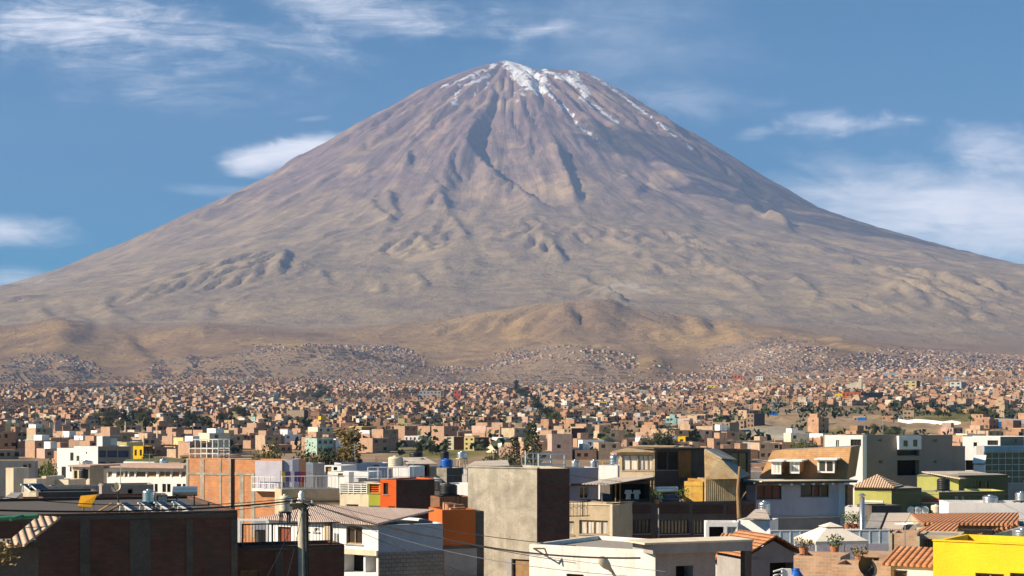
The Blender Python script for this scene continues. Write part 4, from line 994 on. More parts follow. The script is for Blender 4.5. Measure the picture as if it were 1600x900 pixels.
m_ = MB(); m_.tube(Y_.loc(V(1029, 794, 108)), Y_.loc(V(1029, 850, 108)), .04, seg=6); m_.build('drain_pipe', 'grey_plaster', Y_.root)
# dark plates on the brick face put the holes' shade into colour
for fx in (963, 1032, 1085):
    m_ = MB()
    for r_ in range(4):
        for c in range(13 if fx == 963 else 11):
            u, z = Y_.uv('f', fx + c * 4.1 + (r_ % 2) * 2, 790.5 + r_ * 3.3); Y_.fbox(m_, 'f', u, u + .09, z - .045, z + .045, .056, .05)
    m_.build('lattice_gap_shade', 'dark_room', Y_.root)
# terrace on top of Y: canopy, posts, clothes, heater, yellow walls
W1 = H('roof_shelter', 'dark roof shelter open at the front under sagging canopy sheet', 'shelter', 'dark_concrete', 953, 1018, 752, 114, 18, depth=2, zt=None, par=.05, base=Y_.z1 - .3, roof='dark_roof')
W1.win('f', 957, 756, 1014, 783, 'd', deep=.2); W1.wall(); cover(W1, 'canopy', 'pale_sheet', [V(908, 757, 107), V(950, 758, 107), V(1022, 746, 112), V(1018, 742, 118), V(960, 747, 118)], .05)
m_ = MB()
for px in (962, 969, 1017, 1022): m_.tube(W1.loc(V(px, 751, 110.5)), W1.loc(Vector((V(px, 751, 110.5).x, 110.5, Y_.z1 - .2))), .05, seg=6)
m_.build('post', 'wood', W1.root)
for k, (px, lab) in enumerate(((982, 'left white shirt hanging on the terrace line in the dark shelter'), (995, 'right white shirt hanging on the terrace line in the dark shelter'))):
    t = empty('hanging_shirt', V(px, 772, 113.0), .2, lab, 'shirt', 'white shirts on the terrace line'); m_ = MB()
    m_.prism([(-.22, 0, .3), (.22, 0, .3), (.3, 0, .02), (.18, 0, .02), (.16, 0, -.4), (-.17, 0, -.35), (-.18, 0, .0), (-.3, 0, .05)], (0, .05, 0)); m_.build('cloth', 'cloth_white', t)
W2 = H('yellow_hut', 'ochre stained roof room at the end of the brick terrace', 'hut', 'ochre_wall', 1069, 1098, 752, 113, -24, depth=2.2, base=Y_.z1 - .3, par=.1); W2.wall()
W3 = H('amber_hut', 'amber walled roof room with wide window under rusty sheet roof', 'hut', 'amber_wall', 1098, 1153, 749, 113, 18, depth=2.6, base=Y_.z1 - .3, par=.05); W3.win('f', 1101, 763, 1134, 782, 'g', 'wood', 3); W3.wall()
sh = solar_heater('silver solar water heater among plants on the brick terrace', at_d(1048, 110.5, Y_.z1 - .05), R(18), 1.4, 1.0, tank_r=.24)
plant('left leafy plant beside the silver terrace heater', at_d(1026, 110, Y_.z1 - .1), .8, .5, 'leaf_green', 8); plant('right leafy plant beside the silver terrace heater', at_d(1068, 111, Y_.z1 - .1), 1.0, .5, 'leaf_green', 9)
t = empty('wooden_post', at_d(1155, 111, Y_.z1 - 1.2), 0, 'rough wooden post at the right end of the brick terrace', 'post'); m_ = MB(); m_.tube((0, 0, 0), (-.1, 0, 2.0), .16, .12, 8); m_.tube((-.1, 0, 2.0), (0.05, 0, 3.7), .12, .1, 8); m_.build('trunk', 'wood', t); m_ = MB(); m_.tube((0, 0, 1.2), (.5, 0, 1.9), .05, seg=6); m_.build('stub', 'wood', t)
# V shack
V1 = H('metal_shack', 'rooftop shack with white curtained window below rusty roof sheets', 'shack', 'tan_plaster', 968, 1023, 706, 118, -22, depth=2.6, par=.05, base=Y_.z1 - .3, roof='dark_roof')
V1.win('f', 972, 711, 996, 735, 'c', 'wood', 2); V1.win('f', 997, 711, 1020, 735, 'c', 'wood', 3); V1.wall(); m_ = MB(); m_.prism([(-.4, -.5, V1.H), (V1.L + .1, -.5, V1.H), (V1.L + .1, 6, V1.H + .35), (-.4, 6, V1.H + .35)], (0, 0, .06)); m_.build('roof_sheet', 'rusty_sheet', V1.root)
V2 = H('metal_shack', 'dark rooftop shack of grey glazing and orange rusted sheets', 'shack', 'dark_concrete', 1024, 1101, 702, 117, 19, depth=5.5, par=.05, base=Y_.z1 - .3, roof='dark_roof')
V2.win('f', 1027, 706, 1042, 734, 'g', 'dark_metal', 1); V2.win('f', 1044, 706, 1059, 734, 'g', 'dark_metal', 1); V2.panel('f', 1060, 704, 1080, 746, .04, 'rusty_panel', 'rust_red_sheet'); V2.panel('f', 1081, 704, 1100, 746, .06, 'dark_panel', 'dark_sheet'); V2.wall()
m_ = MB(); m_.box(-.3, V2.L + .4, -.4, 5.8, V2.H + .01, V2.H + .1); m_.build('roof_sheet', 'dark_sheet', V2.root)
V3 = H('lean_to_shack', 'tan rusty sheet lean-to sloping down right of the dark shack', 'shack', 'rusty_sheet', 1103, 1156, 749, 112, 8, depth=2.4, par=.02, base=Y_.z1 - .3, zt=EYE + (HY - 748) / F * 112)
V3.wall(); m_ = MB(); m_.prism([V3.loc(V(1101, 702, 114)), V3.loc(V(1126, 716, 113)), V3.loc(V(1156, 748, 111.5)), V3.loc(V(1102, 749, 111.5))], (0, .12, 0)); m_.build('front_sheet', 'rusty_sheet', V3.root)
m_ = MB(); m_.prism([V3.loc(V(1101, 702, 114)), V3.loc(V(1121, 702, 117)), V3.loc(V(1152, 719, 117)), V3.loc(V(1128, 717, 113))], (0, 0, .06)); m_.prism([V3.loc(V(1126, 718, 113)), V3.loc(V(1140, 719, 117)), V3.loc(V(1171, 742, 116)), V3.loc(V(1156, 748, 111.5))], (0, 0, .06)); m_.build('roof_sheet', 'grey_sheet', V3.root)
V4 = H('dark_shed', 'dark rooftop shed with a grey window at the shack end', 'shed', 'dark_concrete', 1118, 1173, 702, 121, 16, depth=2.4, par=.05, base=Y_.z1 - 1.0, roof='dark_roof'); V4.win('f', 1142, 707, 1168, 738, 'g', 'dark_metal', 2); V4.wall()
# U whites behind the tower
U1 = H('grey_white_house', 'pale grey rendered house with side window behind concrete tower', 'house', 'lilac_plaster', 889, 935, 731, 122, 17, depth=3, par=.3); U1.win('f', 905, 760, 920, 779, 'g', 'white_metal', 2); U1.panel('f', 889, 755, 935, 758, .3, 'ledge', 'dark_concrete'); U1.wall()
U2 = H('white_house', 'bright white wall with silver tanks behind the curtained shack', 'house', 'clean_white', 934, 965, 727, 128, -24, depth=3, par=.5); U2.wall()
r_ = empty('roof_railing', at_d(858, 104, 14 - (785 - HY) / F * 104), R(18), 'thin curled iron balcony railing against the dark tower side', 'railing')
railing(r_, (0, 0, 0), (2.9, 0, 0), 1.0, 'dark_metal', .25)
m_ = MB()
for k in range(7):
    for j in range(8): a = PI * j / 7; b2 = PI * (j + 1) / 7; m_.tube((.25 + k * .38 + .16 * math.cos(a), 0, .55 + .16 * math.sin(a)), (.25 + k * .38 + .16 * math.cos(b2), 0, .55 + .16 * math.sin(b2)), .02, seg=4)
m_.build('curls', 'wood', r_)
r_ = H('tower_roof_room', 'dark brick rear block with white steel roof frame behind tower', 'building', 'dark_brick', 840, 889, 731, 112, 17, depth=3.2, par=.1, roof='dark_roof'); r_.wall()
m_ = MB()
zq = r_.H - .1
for x in (.2, r_.L - .2): m_.box(x - .05, x + .05, .3, .4, zq, zq + 1.1); m_.box(x - .05, x + .05, 3.4, 3.5, zq, zq + 1.1)
for y in (.3, 3.4):
    for z in (.25, .62, 1.02): m_.box(.2, r_.L - .2, y, y + .06, zq + z, zq + z + .08)
m_.build('steel_frame', 'white_metal', r_.root)
for k, (px, yt) in enumerate(((899, 718), (928, 718), (959, 709))): tank(['left silver tank behind the white steel frame', 'middle silver tank on the pale grey roof', 'tallest silver tank beside the curtained shack'][k], px, 126 if px < 930 else 129, U1.rz if px < 930 else U2.rz, yt, 'silver', .35, group='silver tanks by the white steel frame')

# BB lilac house + AA mansard
BB = H('lilac_house', 'lilac rendered house with red curtained windows under dark eaves', 'house', 'lilac_plaster', 1181, 1321, 755, 120, 17, depth=4, par=0.0)
BB.win('f', 1182, 757, 1221, 780, 'r', 'dark_metal', 3, name='window'); BB.win('f', 1251, 757, 1270, 776, 'g', 'dark_metal', 1); BB.win('f', 1270.5, 757, 1281, 776, 'r', 'dark_metal', 1, name='window'); BB.win('f', 1281.5, 757, 1295, 776, 'g', 'dark_metal', 1)
BB.win('f', 1239, 820, 1249, 832, 'r', 'white_metal', 1, name='window'); BB.win('f', 1260, 820, 1268, 832, 'w', 'white_metal', 1, name='window'); BB.panel('f', 1203, 807, 1318, 809, .25, 'ledge', 'cream_plaster'); BB.panel('f', 1203, 809.5, 1321, 860, .08, 'lower_wall', 'grey_plaster'); BB.wall()
m_ = MB(); m_.box(-.7, BB.L + .3, -1.3, 3, BB.H, BB.H + .14); m_.build('eave', 'dark_roof', BB.root)
m_ = MB(); m_.box(-.2, BB.L + .3, -1.45, 3, BB.H + .143, BB.H + .22); m_.build('eave_top', 'cream_plaster', BB.root)
for px in (1204, 1222, 1240, 1256, 1271, 1286, 1304): u, _ = BB.uv('f', px, 755); m_ = MB(); m_.box(u, u + .2, -1.42, -1.1, BB.H - .12, BB.H - .003); m_.build('rafter_end', 'clean_white', BB.root)
m_ = MB(); m_.box(BB.L + .02, BB.L + .5, -.3, .4, 0, BB.H - .2); m_.build('brick_pier', 'orange_brick', BB.root)
MA = H('mansard_house', 'house with a steep tan shingled roof and three white dormer windows', 'house', 'clean_white', 1187, 1320, 748, 124, -18, depth=3.6, par=0.0); MA.wall()
tl, tr, br, bl = [MA.loc(p) for p in (V(1207, 704, 126.5), V(1330, 698, 123.5), V(1322, 749, 121.3), V(1186, 747, 124.3))]
m_ = MB(); m_.prism([bl, br, tr, tl], (0, .15, 0)); m_.build('shingle_slope', 'shingles', MA.root)
bk = Vector((0, 7.5, 0)); m_ = MB(); m_.prism([tl, tr, tr + bk, tl + bk], (0, 0, -.12)); m_.build('roof_top', 'roof_grey', MA.root)
m_ = MB(); m_.prism([br, br + bk, tr + bk, tr], (-.1, 0, 0)); m_.prism([bl, tl, tl + bk, bl + bk], (.1, 0, 0)); m_.build('side_slope', 'shingles', MA.root)
for x0, y0, x1, y1, ml in ((1208, 721, 1220.5, 739, 2), (1236.5, 721, 1249, 738, 2), (1279.5, 718.5, 1304, 737, 2)):
    a = MA.loc(V(x0, y1, 121.6)); b2 = MA.loc(V(x1, y0, 121.6)); yb = 3.2; y0_ = a.y - .35
    m_ = MB(); m_.box(a.x - .08, b2.x + .08, y0_, y0_ + .1, a.z - .08, b2.z); dm = m_.build('dormer', 'clean_white', MA.root)
    m_ = MB(); m_.box(a.x - .04, a.x + .02, y0_ + .1, yb, a.z, b2.z); m_.box(b2.x - .02, b2.x + .04, y0_ + .1, yb, a.z, b2.z); m_.build('cheek', 'shingles', dm)
    m_ = MB(); m_.box(a.x - .3, b2.x + .3, y0_ - .25, yb, b2.z + .003, b2.z + .12); m_.build('dormer_roof', 'clean_white', dm)
    w_ = (b2.x - a.x) / ml
    for k in range(ml): m_ = MB(); m_.box(a.x + w_ * k + .07, a.x + w_ * (k + 1) - .07, y0_ - .012, y0_ - .003, a.z + .06, b2.z - .1); m_.build('pane', 'curtain' if x0 < 1270 else 'glass', dm)
# CC modern building
CC = H('modern_building', 'modern building with taupe blank walls and white window boxes', 'building', 'taupe_plaster', 1321, 1488, 680, 172, 17, depth=5, par=.15, roof='roof_grey')
for p in ((1371.5, 686, 1378, 690), (1373, 718.5, 1379, 724.5), (1457, 686, 1463.5, 691), (1458.5, 719, 1464, 724)): CC.win('f', *p, 'g', 'taupe_plaster', 1)
CC.win('f', 1402, 719, 1436.5, 743, 'd'); CC.win('f', 1402, 703, 1436.5, 712, 'm', 'taupe_plaster', 1, name='recess', deep=.6); CC.wall()
b_ = MB(); u0, u1, z0, z1 = CC.rect('f', 1401, 681, 1436, 702); CC.fbox(b_, 'f', u0, u1, z0, z1, .5, .004); wb = b_.build('window_box', 'clean_white', CC.root)
for p in ((1408, 688, 1414.5, 697.5), (1423, 687, 1429.5, 697.5)): u0, u1, z0, z1 = CC.rect('f', *p); b_ = MB(); CC.fbox(b_, 'f', u0, u1, z0, z1, .515, .5); b_.build('pane', 'glass', wb)
CW = H('white_block', 'white block with slim and wide windows above the shingled roof', 'building', 'clean_white', 1289, 1348, 680, 169, -22, depth=2.6, par=.15)
CW.win('f', 1306, 687.5, 1311.5, 698, 'g', 'white_metal', 2); CW.win('f', 1329, 686.5, 1345.5, 697, 'g', 'dark_metal', 3); CW.wall()
CC3 = H('taupe_block', 'lower taupe block stepping down right of the modern building', 'building', 'taupe_plaster', 1486, 1508, 697, 176.2, 17, depth=1.5, par=.1); CC3.wall()
DD = H('white_block', 'white block with two small windows behind the glass building', 'building', 'clean_white', 1504, 1563, 682, 186, -22, back=1640, side='taupe_plaster', par=.15)
DD.win('f', 1521, 691, 1527.5, 698, 'g', 'white_metal', 1); DD.win('f', 1543, 688, 1559.5, 695.5, 'g', 'dark_metal', 3); DD.win('r', 1583, 686, 1589, 692, 'g', 'taupe_plaster', 1); DD.win('f', 1508, 719, 1530, 735, 'd'); DD.wall()
EE = H('glass_building', 'building with green glass grid facade and pale blue top band', 'building', 'grey_plaster', 1537, 1660, 697, 180, 16, depth=1.5, par=.1)
EE.win('f', 1540, 706, 1655, 755, 'n', 'pale_blue_panel', 11, rows=5); EE.panel('f', 1537, 697, 1660, 705.5, .12, 'band', 'sky_paint'); EE.wall()
GW = H('white_shed', 'small white gabled shed left of the green glass building', 'shed', 'clean_white', 1521, 1538, 724, 178, -20, depth=2.4, par=0.0); GW.wall(); eave_roof(GW, .1, .8, 'white_metal', 'shed')
# GG green
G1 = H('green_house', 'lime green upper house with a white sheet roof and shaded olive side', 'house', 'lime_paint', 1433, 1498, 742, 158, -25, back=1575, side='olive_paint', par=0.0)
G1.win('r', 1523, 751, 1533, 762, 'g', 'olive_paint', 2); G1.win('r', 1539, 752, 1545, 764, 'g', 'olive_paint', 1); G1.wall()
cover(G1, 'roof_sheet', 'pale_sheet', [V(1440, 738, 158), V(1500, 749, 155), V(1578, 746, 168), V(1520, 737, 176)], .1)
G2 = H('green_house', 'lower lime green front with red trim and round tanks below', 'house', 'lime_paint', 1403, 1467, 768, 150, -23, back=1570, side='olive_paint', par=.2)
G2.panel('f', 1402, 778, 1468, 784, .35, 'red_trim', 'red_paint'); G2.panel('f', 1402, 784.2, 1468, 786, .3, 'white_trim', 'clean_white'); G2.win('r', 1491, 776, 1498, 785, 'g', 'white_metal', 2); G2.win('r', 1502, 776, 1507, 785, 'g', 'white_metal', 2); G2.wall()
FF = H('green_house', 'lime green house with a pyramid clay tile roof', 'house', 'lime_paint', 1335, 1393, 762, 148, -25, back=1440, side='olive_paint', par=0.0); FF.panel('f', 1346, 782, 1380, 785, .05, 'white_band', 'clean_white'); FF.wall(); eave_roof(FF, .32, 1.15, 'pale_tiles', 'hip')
HW = H('white_wall_house', 'long white parapet house carrying silver tanks at the right', 'house', 'clean_white', 1482, 1680, 785.5, 104, -6, depth=3.6, par=.5); HW.wall()
tank('squat silver tank behind the long white parapet', 1547, 107, HW.rz, 773, 'silver', .52, group='silver tanks on the white parapet'); tank('taller silver tank on legs at the right edge', 1596, 106, HW.rz, 768, 'silver', .42, .5, group='silver tanks on the white parapet')
for k, px in enumerate((1422.5, 1433, 1444)):
    t = empty('round_drum', at_d(px, 147.4, EYE - (797 - HY) / F * 147.4), 0, ['left', 'middle', 'right'][k] + ' one of three round white drums lying on the lime green house', 'drum', 'round white drums by the green house'); m_ = MB(); m_.tube((0, -.3, 0), (0, .8, 0), .38, seg=16); m_.build('drum', 'clean_white', t); m_ = MB(); m_.tube((0, -.32, 0), (0, -.3, 0), .2, seg=12); m_.build('lid', 'silver', t)
G0 = H('low_house', 'low cream ledge house under the three white drums', 'house', 'cream_plaster', 1395, 1475, 802.5, 146.5, -20, depth=2.6, par=.05); G0.wall()
tank('black water tank on a small stand beside the lime green wall', 1474, 152, G2.rz, 746, 'tank_black', .62, .25)
tank('cream water tank left of olive wall', 1463, 147.5, EYE - (802.5 - HY) / F * 146.5, 788, 'tank_beige', .5)
# clay tile roofs
TR = H('tiled_house', 'wide house under brown clay tiles behind yellow building', 'house', 'cream_plaster', 1432, 1605, 819, 92, -20, depth=5, par=0.0); TR.wall()
cover(TR, 'upper_roof', 'clay_tiles', [V(1441, 820, 90), V(1592, 822, 88), V(1592, 803.5, 103), V(1424, 805, 104)], .12)
TR2 = H('tiled_house', 'lower clay tiled roof with a dark opening and stepped white gable', 'house', 'cream_plaster', 1427, 1600, 842, 83, -20, depth=2.4, par=0.0); TR2.wall()
cover(TR2, 'roof_tiles', 'clay_tiles', [V(1424, 835.5, 82), V(1495, 836.5, 80), V(1498, 821, 88), V(1462, 820, 90)], .12)
m_ = MB(); m_.prism([TR2.loc(V(1495, 842, 81)), TR2.loc(V(1512, 844, 81)), TR2.loc(V(1590, 822, 86)), TR2.loc(V(1600, 824, 86)), TR2.loc(V(1600, 848, 86)), TR2.loc(V(1495, 860, 81))], (0, .25, 0)); m_.build('sloping_wall', 'cream_plaster', TR2.root)
m_ = MB()
for k in range(13): p = V(1517 + k * 6, 841 - k * 1.75, 81 + k * .35); q = TR2.loc(p); m_.tube(q + Vector((0, -.3, 0)), q + Vector((0, .35, .02)), .11, seg=8)
m_.build('ridge_tiles', 'clay_tiles', TR2.root)
m_ = MB(); TR2.fbox(m_, 'f', TR2.uv('f', 1504, 830)[0], TR2.uv('f', 1550, 830)[0], TR2.H - .2, TR2.H + .5, -.3, -1.2); m_.build('opening', 'dark_room', TR2.root)  # solid block coloured near-black as the shade of a hole
tank('silver tank lying low at the right edge above yellow building', 1598, 62, K_.rz, 828, 'silver', .42)
# grey sheet roofs & white walls between
S1 = H('sheet_roof_shed', 'shed with folded grey sheet roofs below the lime house', 'shed', 'cream_plaster', 1350, 1427, 829, 100, -18, depth=7, par=0.0, roof='roof_grey'); S1.wall()
cover(S1, 'left_roof', 'grey_sheet', [V(1351, 829, 99), V(1374, 828, 99), V(1384, 803, 112), V(1362, 803, 112)], .08); cover(S1, 'right_roof', 'pale_sheet', [V(1378, 829, 99), V(1410, 828, 99), V(1423, 803, 112), V(1388, 803, 112)], .08)
S2 = H('white_house', 'white walled house with chimney duct left of the grey sheet roofs', 'house', 'white_plaster', 1320, 1364, 792, 116, -18, depth=2.6, par=.3); S2.wall()
S3 = H('dark_shed', 'dark blue grey shed roof below the pyramid tile roof', 'shed', 'dark_concrete', 1362, 1408, 790, 114, 16, depth=2.2, par=.1, roof='dark_roof'); S3.wall()
t = empty('chimney_duct', at_d(1347, 92, 4.0), 0, 'tall silver chimney duct rising from the pale fenced yard', 'chimney'); hz_ = EYE - (776 - HY) / F * 92 - 4.0; m_ = MB(); m_.tube((0, 0, 0), (0, 0, hz_), .15, seg=12); m_.build('duct', 'silver', t, True); m_ = MB(); m_.tube((0, 0, hz_ + .06), (0, 0, hz_ + .2), .25, .08, 12); m_.tube((0, 0, hz_), (0, 0, hz_ + .06), .04, seg=6); m_.build('cap', 'silver', t)
# fence yard with gazebo
FY = H('lilac_yard_wall', 'lilac yard wall with pale blue glazed fence on top', 'wall', 'lilac_plaster', 1204, 1390, 850, 90, 4, depth=2.6, par=.2); FY.wall()
m_ = MB()
u0, _ = FY.uv('f', 1204, 840); u1, _ = FY.uv('f', 1390, 840); zz0 = FY.H
for k in range(13): u = u0 + (u1 - u0) * k / 12.0; m_.box(u - .03, u + .03, .02, .08, zz0, zz0 + .78)
m_.box(u0, u1, .015, .085, zz0 + .74, zz0 + .8); fr = m_.build('fence_frame', 'white_metal', FY.root); m_ = MB(); m_.box(u0, u1, .04, .055, zz0, zz0 + .74); m_.build('fence_panel', 'pale_blue_panel', FY.root)
gz = empty('garden_canopy', at_d(1298, 84, EYE - (868 - HY) / F * 84), R(12), 'cream hipped garden canopy on thin posts by pale fence', 'canopy')
hh = (868 - 843) / F * 84; w2 = 1.5; m_ = MB(); q = [(-w2, -w2, hh), (w2, -w2, hh), (w2, w2, hh), (-w2, w2, hh)]; p2 = [(-.45, -.45, hh + .62), (.45, -.45, hh + .62), (.45, .45, hh + .62), (-.45, .45, hh + .62)]
for k in range(4): m_.prism([q[k], q[(k + 1) % 4], p2[(k + 1) % 4], p2[k]], (0, 0, .03)); m_.prism([q[k], q[(k + 1) % 4], Vector(q[(k + 1) % 4]) - Vector((0, 0, .14)), Vector(q[k]) - Vector((0, 0, .14))], (0, 0.01, 0))
m_.build('cover', 'fabric_cream', gz); m_ = MB(); q = [(-.5, -.5, hh + .7), (.5, -.5, hh + .7), (.5, .5, hh + .7), (-.5, .5, hh + .7)]
for k in range(4): m_.prism([q[k], q[(k + 1) % 4], (0, 0, hh + .92)], (0, 0, .02))
m_.build('vent_cap', 'fabric_cream', gz)
for a, b2 in ((-1, -1), (1, -1), (1, 1), (-1, 1)): m_ = MB(); m_.tube((a * w2 * .97, b2 * w2 * .97, -2), (a * w2 * .97, b2 * w2 * .97, hh), .035, seg=6); m_.build('leg', 'white_metal', gz)
# white kiosk under brick balcony
WB = H('white_kiosk', 'small white framed room below the lattice brick balconies', 'kiosk', 'clean_white', 1103, 1153, 816, 97, -4, depth=2, par=.1)
WB.win('f', 1108, 823, 1131, 843, 'd'); WB.win('f', 1136, 823, 1151, 843, 'c', 'white_metal', 1); WB.wall()
WB2 = H('white_house', 'white blank house right of the small white framed room', 'house', 'clean_white', 1152, 1203, 812, 98, -22, depth=2.4, par=.1); WB2.panel('f', 1152, 812, 1154.5, 850, .08, 'pilaster', 'clean_white'); WB2.wall(); cover(WB2, 'roof_sheet', 'pale_sheet', [V(1165, 811, 97), V(1203, 812, 97), V(1196, 797, 106), V(1180, 797, 106)], .06)
tank('silver box tank on the roof left of lilac house', 1194, 110, EYE - (806 - HY) / F * 110, 782, 'silver', .42)
# blue tank, lamps, dish lower right
tank('blue round water tank at the bottom right of centre', 1244, 58, 5.6, 888, 'tank_blue', .40)
dish('dark satellite dish above the low pale brick roof', at_d(1350, 60.5, J4.z1 - .6), .42, R(25), 'dark_metal', .55)
for k, (px, py, D, nm) in enumerate(((1256, 850, 66, 'dry plant at the left of the brick terrace'), (1304, 851, 67, 'green plant at the right of the brick terrace'), (1343, 868, 68, 'dry shrub beside the pale brick house with small window'))): plant(nm, at_d(px, D + 1, J1.z1 - .05 if px < 1320 else J2.z1 - .3), .55, .42, ['leaf_dry', 'leaf_green', 'leaf_dry'][k], 20 + k)
for k in range(3): plant(['leftmost', 'middle', 'rightmost'][k] + ' green plant in the yard left of the chimney duct', at_d(1324 + k * 9, 99, EYE - (826 - HY) / F * 99), .9, .5, 'leaf_green' if k != 1 else 'leaf_dry', 30 + k)

# ================================================================== left middle
N1 = H('brick_building', 'tall orange brick building with concrete ties beside dark gap', 'building', 'orange_brick', 291, 361, 716, 132, -25, depth=3.6, back=368, side='dark_brick', par=.12)
for x0, x1 in ((291.5, 295), (313, 319), (343, 346), (358, 361)): N1.panel('f', x0, 717, x1, 840, .035, 'column', 'concrete')
N1.panel('f', 291.5, 738.5, 361, 742, .05, 'beam', 'concrete'); N1.panel('f', 291.5, 789, 361, 792, .05, 'beam', 'concrete'); N1.wall(); rebar(N1, [(.2, .2), (2.2, .2), (3.4, .2)])
N2 = H('brick_building', 'second orange brick building with lilac balcony recess and railing', 'building', 'orange_brick', 367, 441, 718, 130, -25, depth=3.6, par=.12)
for x0, x1 in ((375, 381), (392, 398)): N2.panel('f', x0, 742, x1, 840, .035, 'column', 'concrete')
N2.panel('f', 367, 739, 398, 742.5, .05, 'beam', 'concrete'); N2.panel('f', 367, 788, 441, 791, .05, 'beam', 'concrete'); N2.panel('f', 399, 720, 441, 764, .04, 'recess_wall', 'lilac_plaster'); N2.wall()
N2b = H('lilac_room', 'lilac plaster roof room beside the orange brick buildings', 'building', 'lilac_plaster', 440, 457, 718, 128.2, -6, depth=3, par=.1); N2b.wall()
u, z = N2.uv('f', 399, 764); railing(N2.root, (u, -.5, z), (u + 2.3, -.5, z), 1.02, 'white_metal', .5, .6, rails=(0, .45, 1.0))
m_ = MB(); m_.box(u, u + 2.4, -.55, .0, z - .14, z); m_.build('balcony_slab', 'clean_white', N2.root)
sf_ = empty('steel_roof_frame', at_d(296, 134, N1.rz), R(-15), 'open white steel frame on top of the orange brick building', 'frame'); m_ = MB(); hh = (716 - 691) / F * 134 + .3
for x in (0, .55, 1.1, 1.65, 2.2, 2.7):
    for y in (0, 2.2): m_.tube((x, y, 0), (x, y, hh), .035, seg=6)
    m_.tube((x, 0, hh), (x, 2.2, hh), .035, seg=6)
for y in (0, 2.2):
    for z in (.45, .9, hh): m_.tube((0, y, z), (2.7, y, z), .035, seg=6)
m_.build('bars', 'white_metal', sf_)
BW = H('taupe_house', 'taupe walled house with laundry terrace and white railing', 'house', 'tan_plaster', 440, 531, 765, 122, 17, depth=3.6, par=.05, roof='roof_grey')
BW.panel('f', 440, 782.5, 531, 785, .2, 'ledge', 'dark_concrete'); BW.win('f', 456, 790, 485, 806, 'g', 'tan_plaster', 3); BW.panel('f', 489, 787, 531, 830, .04, 'lower_wall', 'cream_plaster'); BW.wall()
railing(BW.root, (.05, .08, BW.H - .02), (BW.L - .05, .08, BW.H - .02), 1.05, 'white_metal', .3, .9, rails=(0, 1))
for k, (px, mt, nm, w_) in enumerate(((443, 'cloth_yellow', 'yellow cloth', .3), (450, 'cloth_purple', 'purple cloth left', .42), (458, 'cloth_white', 'white cloth', .35), (465, 'cloth_purple', 'purple cloth right', .5), (474, 'cloth_red', 'dark red cloth', .4))):
    t = empty('laundry', at_d(px, 125.2, BW.rz + .25), R(12), nm + ' hanging on the railed terrace line', 'laundry', 'laundry on the railed terrace'); m_ = MB(); m_.prism([(-w_ / 2, 0, 1.1), (w_ / 2, 0, 1.12), (w_ / 2 + .03, 0, .28), (-w_ / 2, 0, .2 + .1 * (k % 2))], (0, .03, 0)); m_.build('cloth', mt, t)
t = empty('clothes_line', at_d(438, 125.3, BW.rz + 1.35), R(16), 'thin clothes line above the railed terrace', 'line'); m_ = MB(); m_.tube((0, 0, 0), (2.4, 0, 0), .012, seg=4); m_.tube((0, 0, -1.35), (0, 0, .05), .03, seg=6); m_.tube((2.4, 0, -1.35), (2.4, 0, .05), .03, seg=6); m_.build('cord', 'silver', t)
B1 = H('grey_house', 'grey walled house with antenna behind the laundry terrace', 'house', 'grey_plaster', 466, 508, 724, 146, 17, depth=3, par=.2, roof='roof_grey'); B1.wall(); antenna('tv antenna on the grey house roof behind laundry', at_d(483, 144.5, B1.rz - .6), 1.5)
B2 = H('white_house', 'narrow white wall left of the grey house with antenna', 'house', 'clean_white', 457, 467, 724, 140, -22, depth=2.6, par=.2); B2.wall()
B3 = H('white_house', 'white house with brown shutter and dark window above laundry', 'house', 'clean_white', 507, 533, 727, 142, -22, depth=3, par=.15); B3.win('f', 508.5, 729, 518, 742, 'w', 'wood', 1, name='window'); B3.win('f', 521, 729.5, 527, 735, 'g', 'dark_metal', 1); B3.wall()
B4 = H('white_house', 'low white house with ochre window right of the laundry terrace', 'house', 'clean_white', 512, 545, 737, 136, -22, depth=2.6, par=.15); B4.win('f', 528, 736, 536, 743, 'w', 'wood', 1, name='window'); B4.wall()
B5 = H('grey_house', 'long pale grey house in front of the meadow', 'house', 'lilac_plaster', 533, 612, 724, 150, 17, depth=3.6, par=.25); B5.win('f', 584, 726, 592, 729, 'g', 'grey_plaster', 2); B5.wall(); rebar(B5, [(1, .1), (3.4, .1)])
R0 = H('slatted_house', 'tan house with white slatted balcony left of the orange one', 'house', 'cream_plaster', 531, 577, 755, 118, -23, depth=3.6, par=.05)
R0.win('f', 533, 757, 572, 771, 'd'); R0.win('f', 541, 788, 560, 806, 'g', 'olive_paint', 1); R0.wall()
m_ = MB()
u0, _ = R0.uv('f', 532, 760); u1, _ = R0.uv('f', 574, 760)
for k in range(5): _, z = R0.uv('f', 550, 770 - k * 3.3); m_.box(u0, u1, -.08, -.03, z, z + .07)
for px in (532, 545, 553, 565, 574): u, _ = R0.uv('f', px, 760); z = R0.uv('f', px, 771)[1]; m_.box(u - .03, u + .03, -.085, -.025, z, z + .8)
m_.build('slats', 'white_metal', R0.root)
R1 = H('green_front_house', 'lime green balcony house beside the orange one', 'house', 'green_paint', 576, 596, 754, 113, -24, depth=3.2, par=.05)
R1.win('f', 577, 757, 592, 770, 'g', 'orange_paint', 1, rows=4); R1.panel('f', 575, 754, 596, 756, .1, 'trim', 'cream_plaster'); R1.panel('f', 577, 790, 597, 830, .02, 'lower_wall', 'dark_concrete'); R1.wall()
R2 = H('orange_house', 'bright orange house with dark window and a long brick side darkened as shade', 'house', 'orange_paint', 594, 619, 749, 112, -26, back=679, side='dark_brick', par=.1, roof='dark_roof')
R2.win('f', 599, 754.5, 606.5, 772.5, 'g', 'dark_metal', 1); R2.panel('f', 594, 797, 619, 840, .02, 'lower_wall', 'dark_concrete'); R2.win('f', 607, 791, 617, 799, 'w', 'wood', 1); R2.wall()
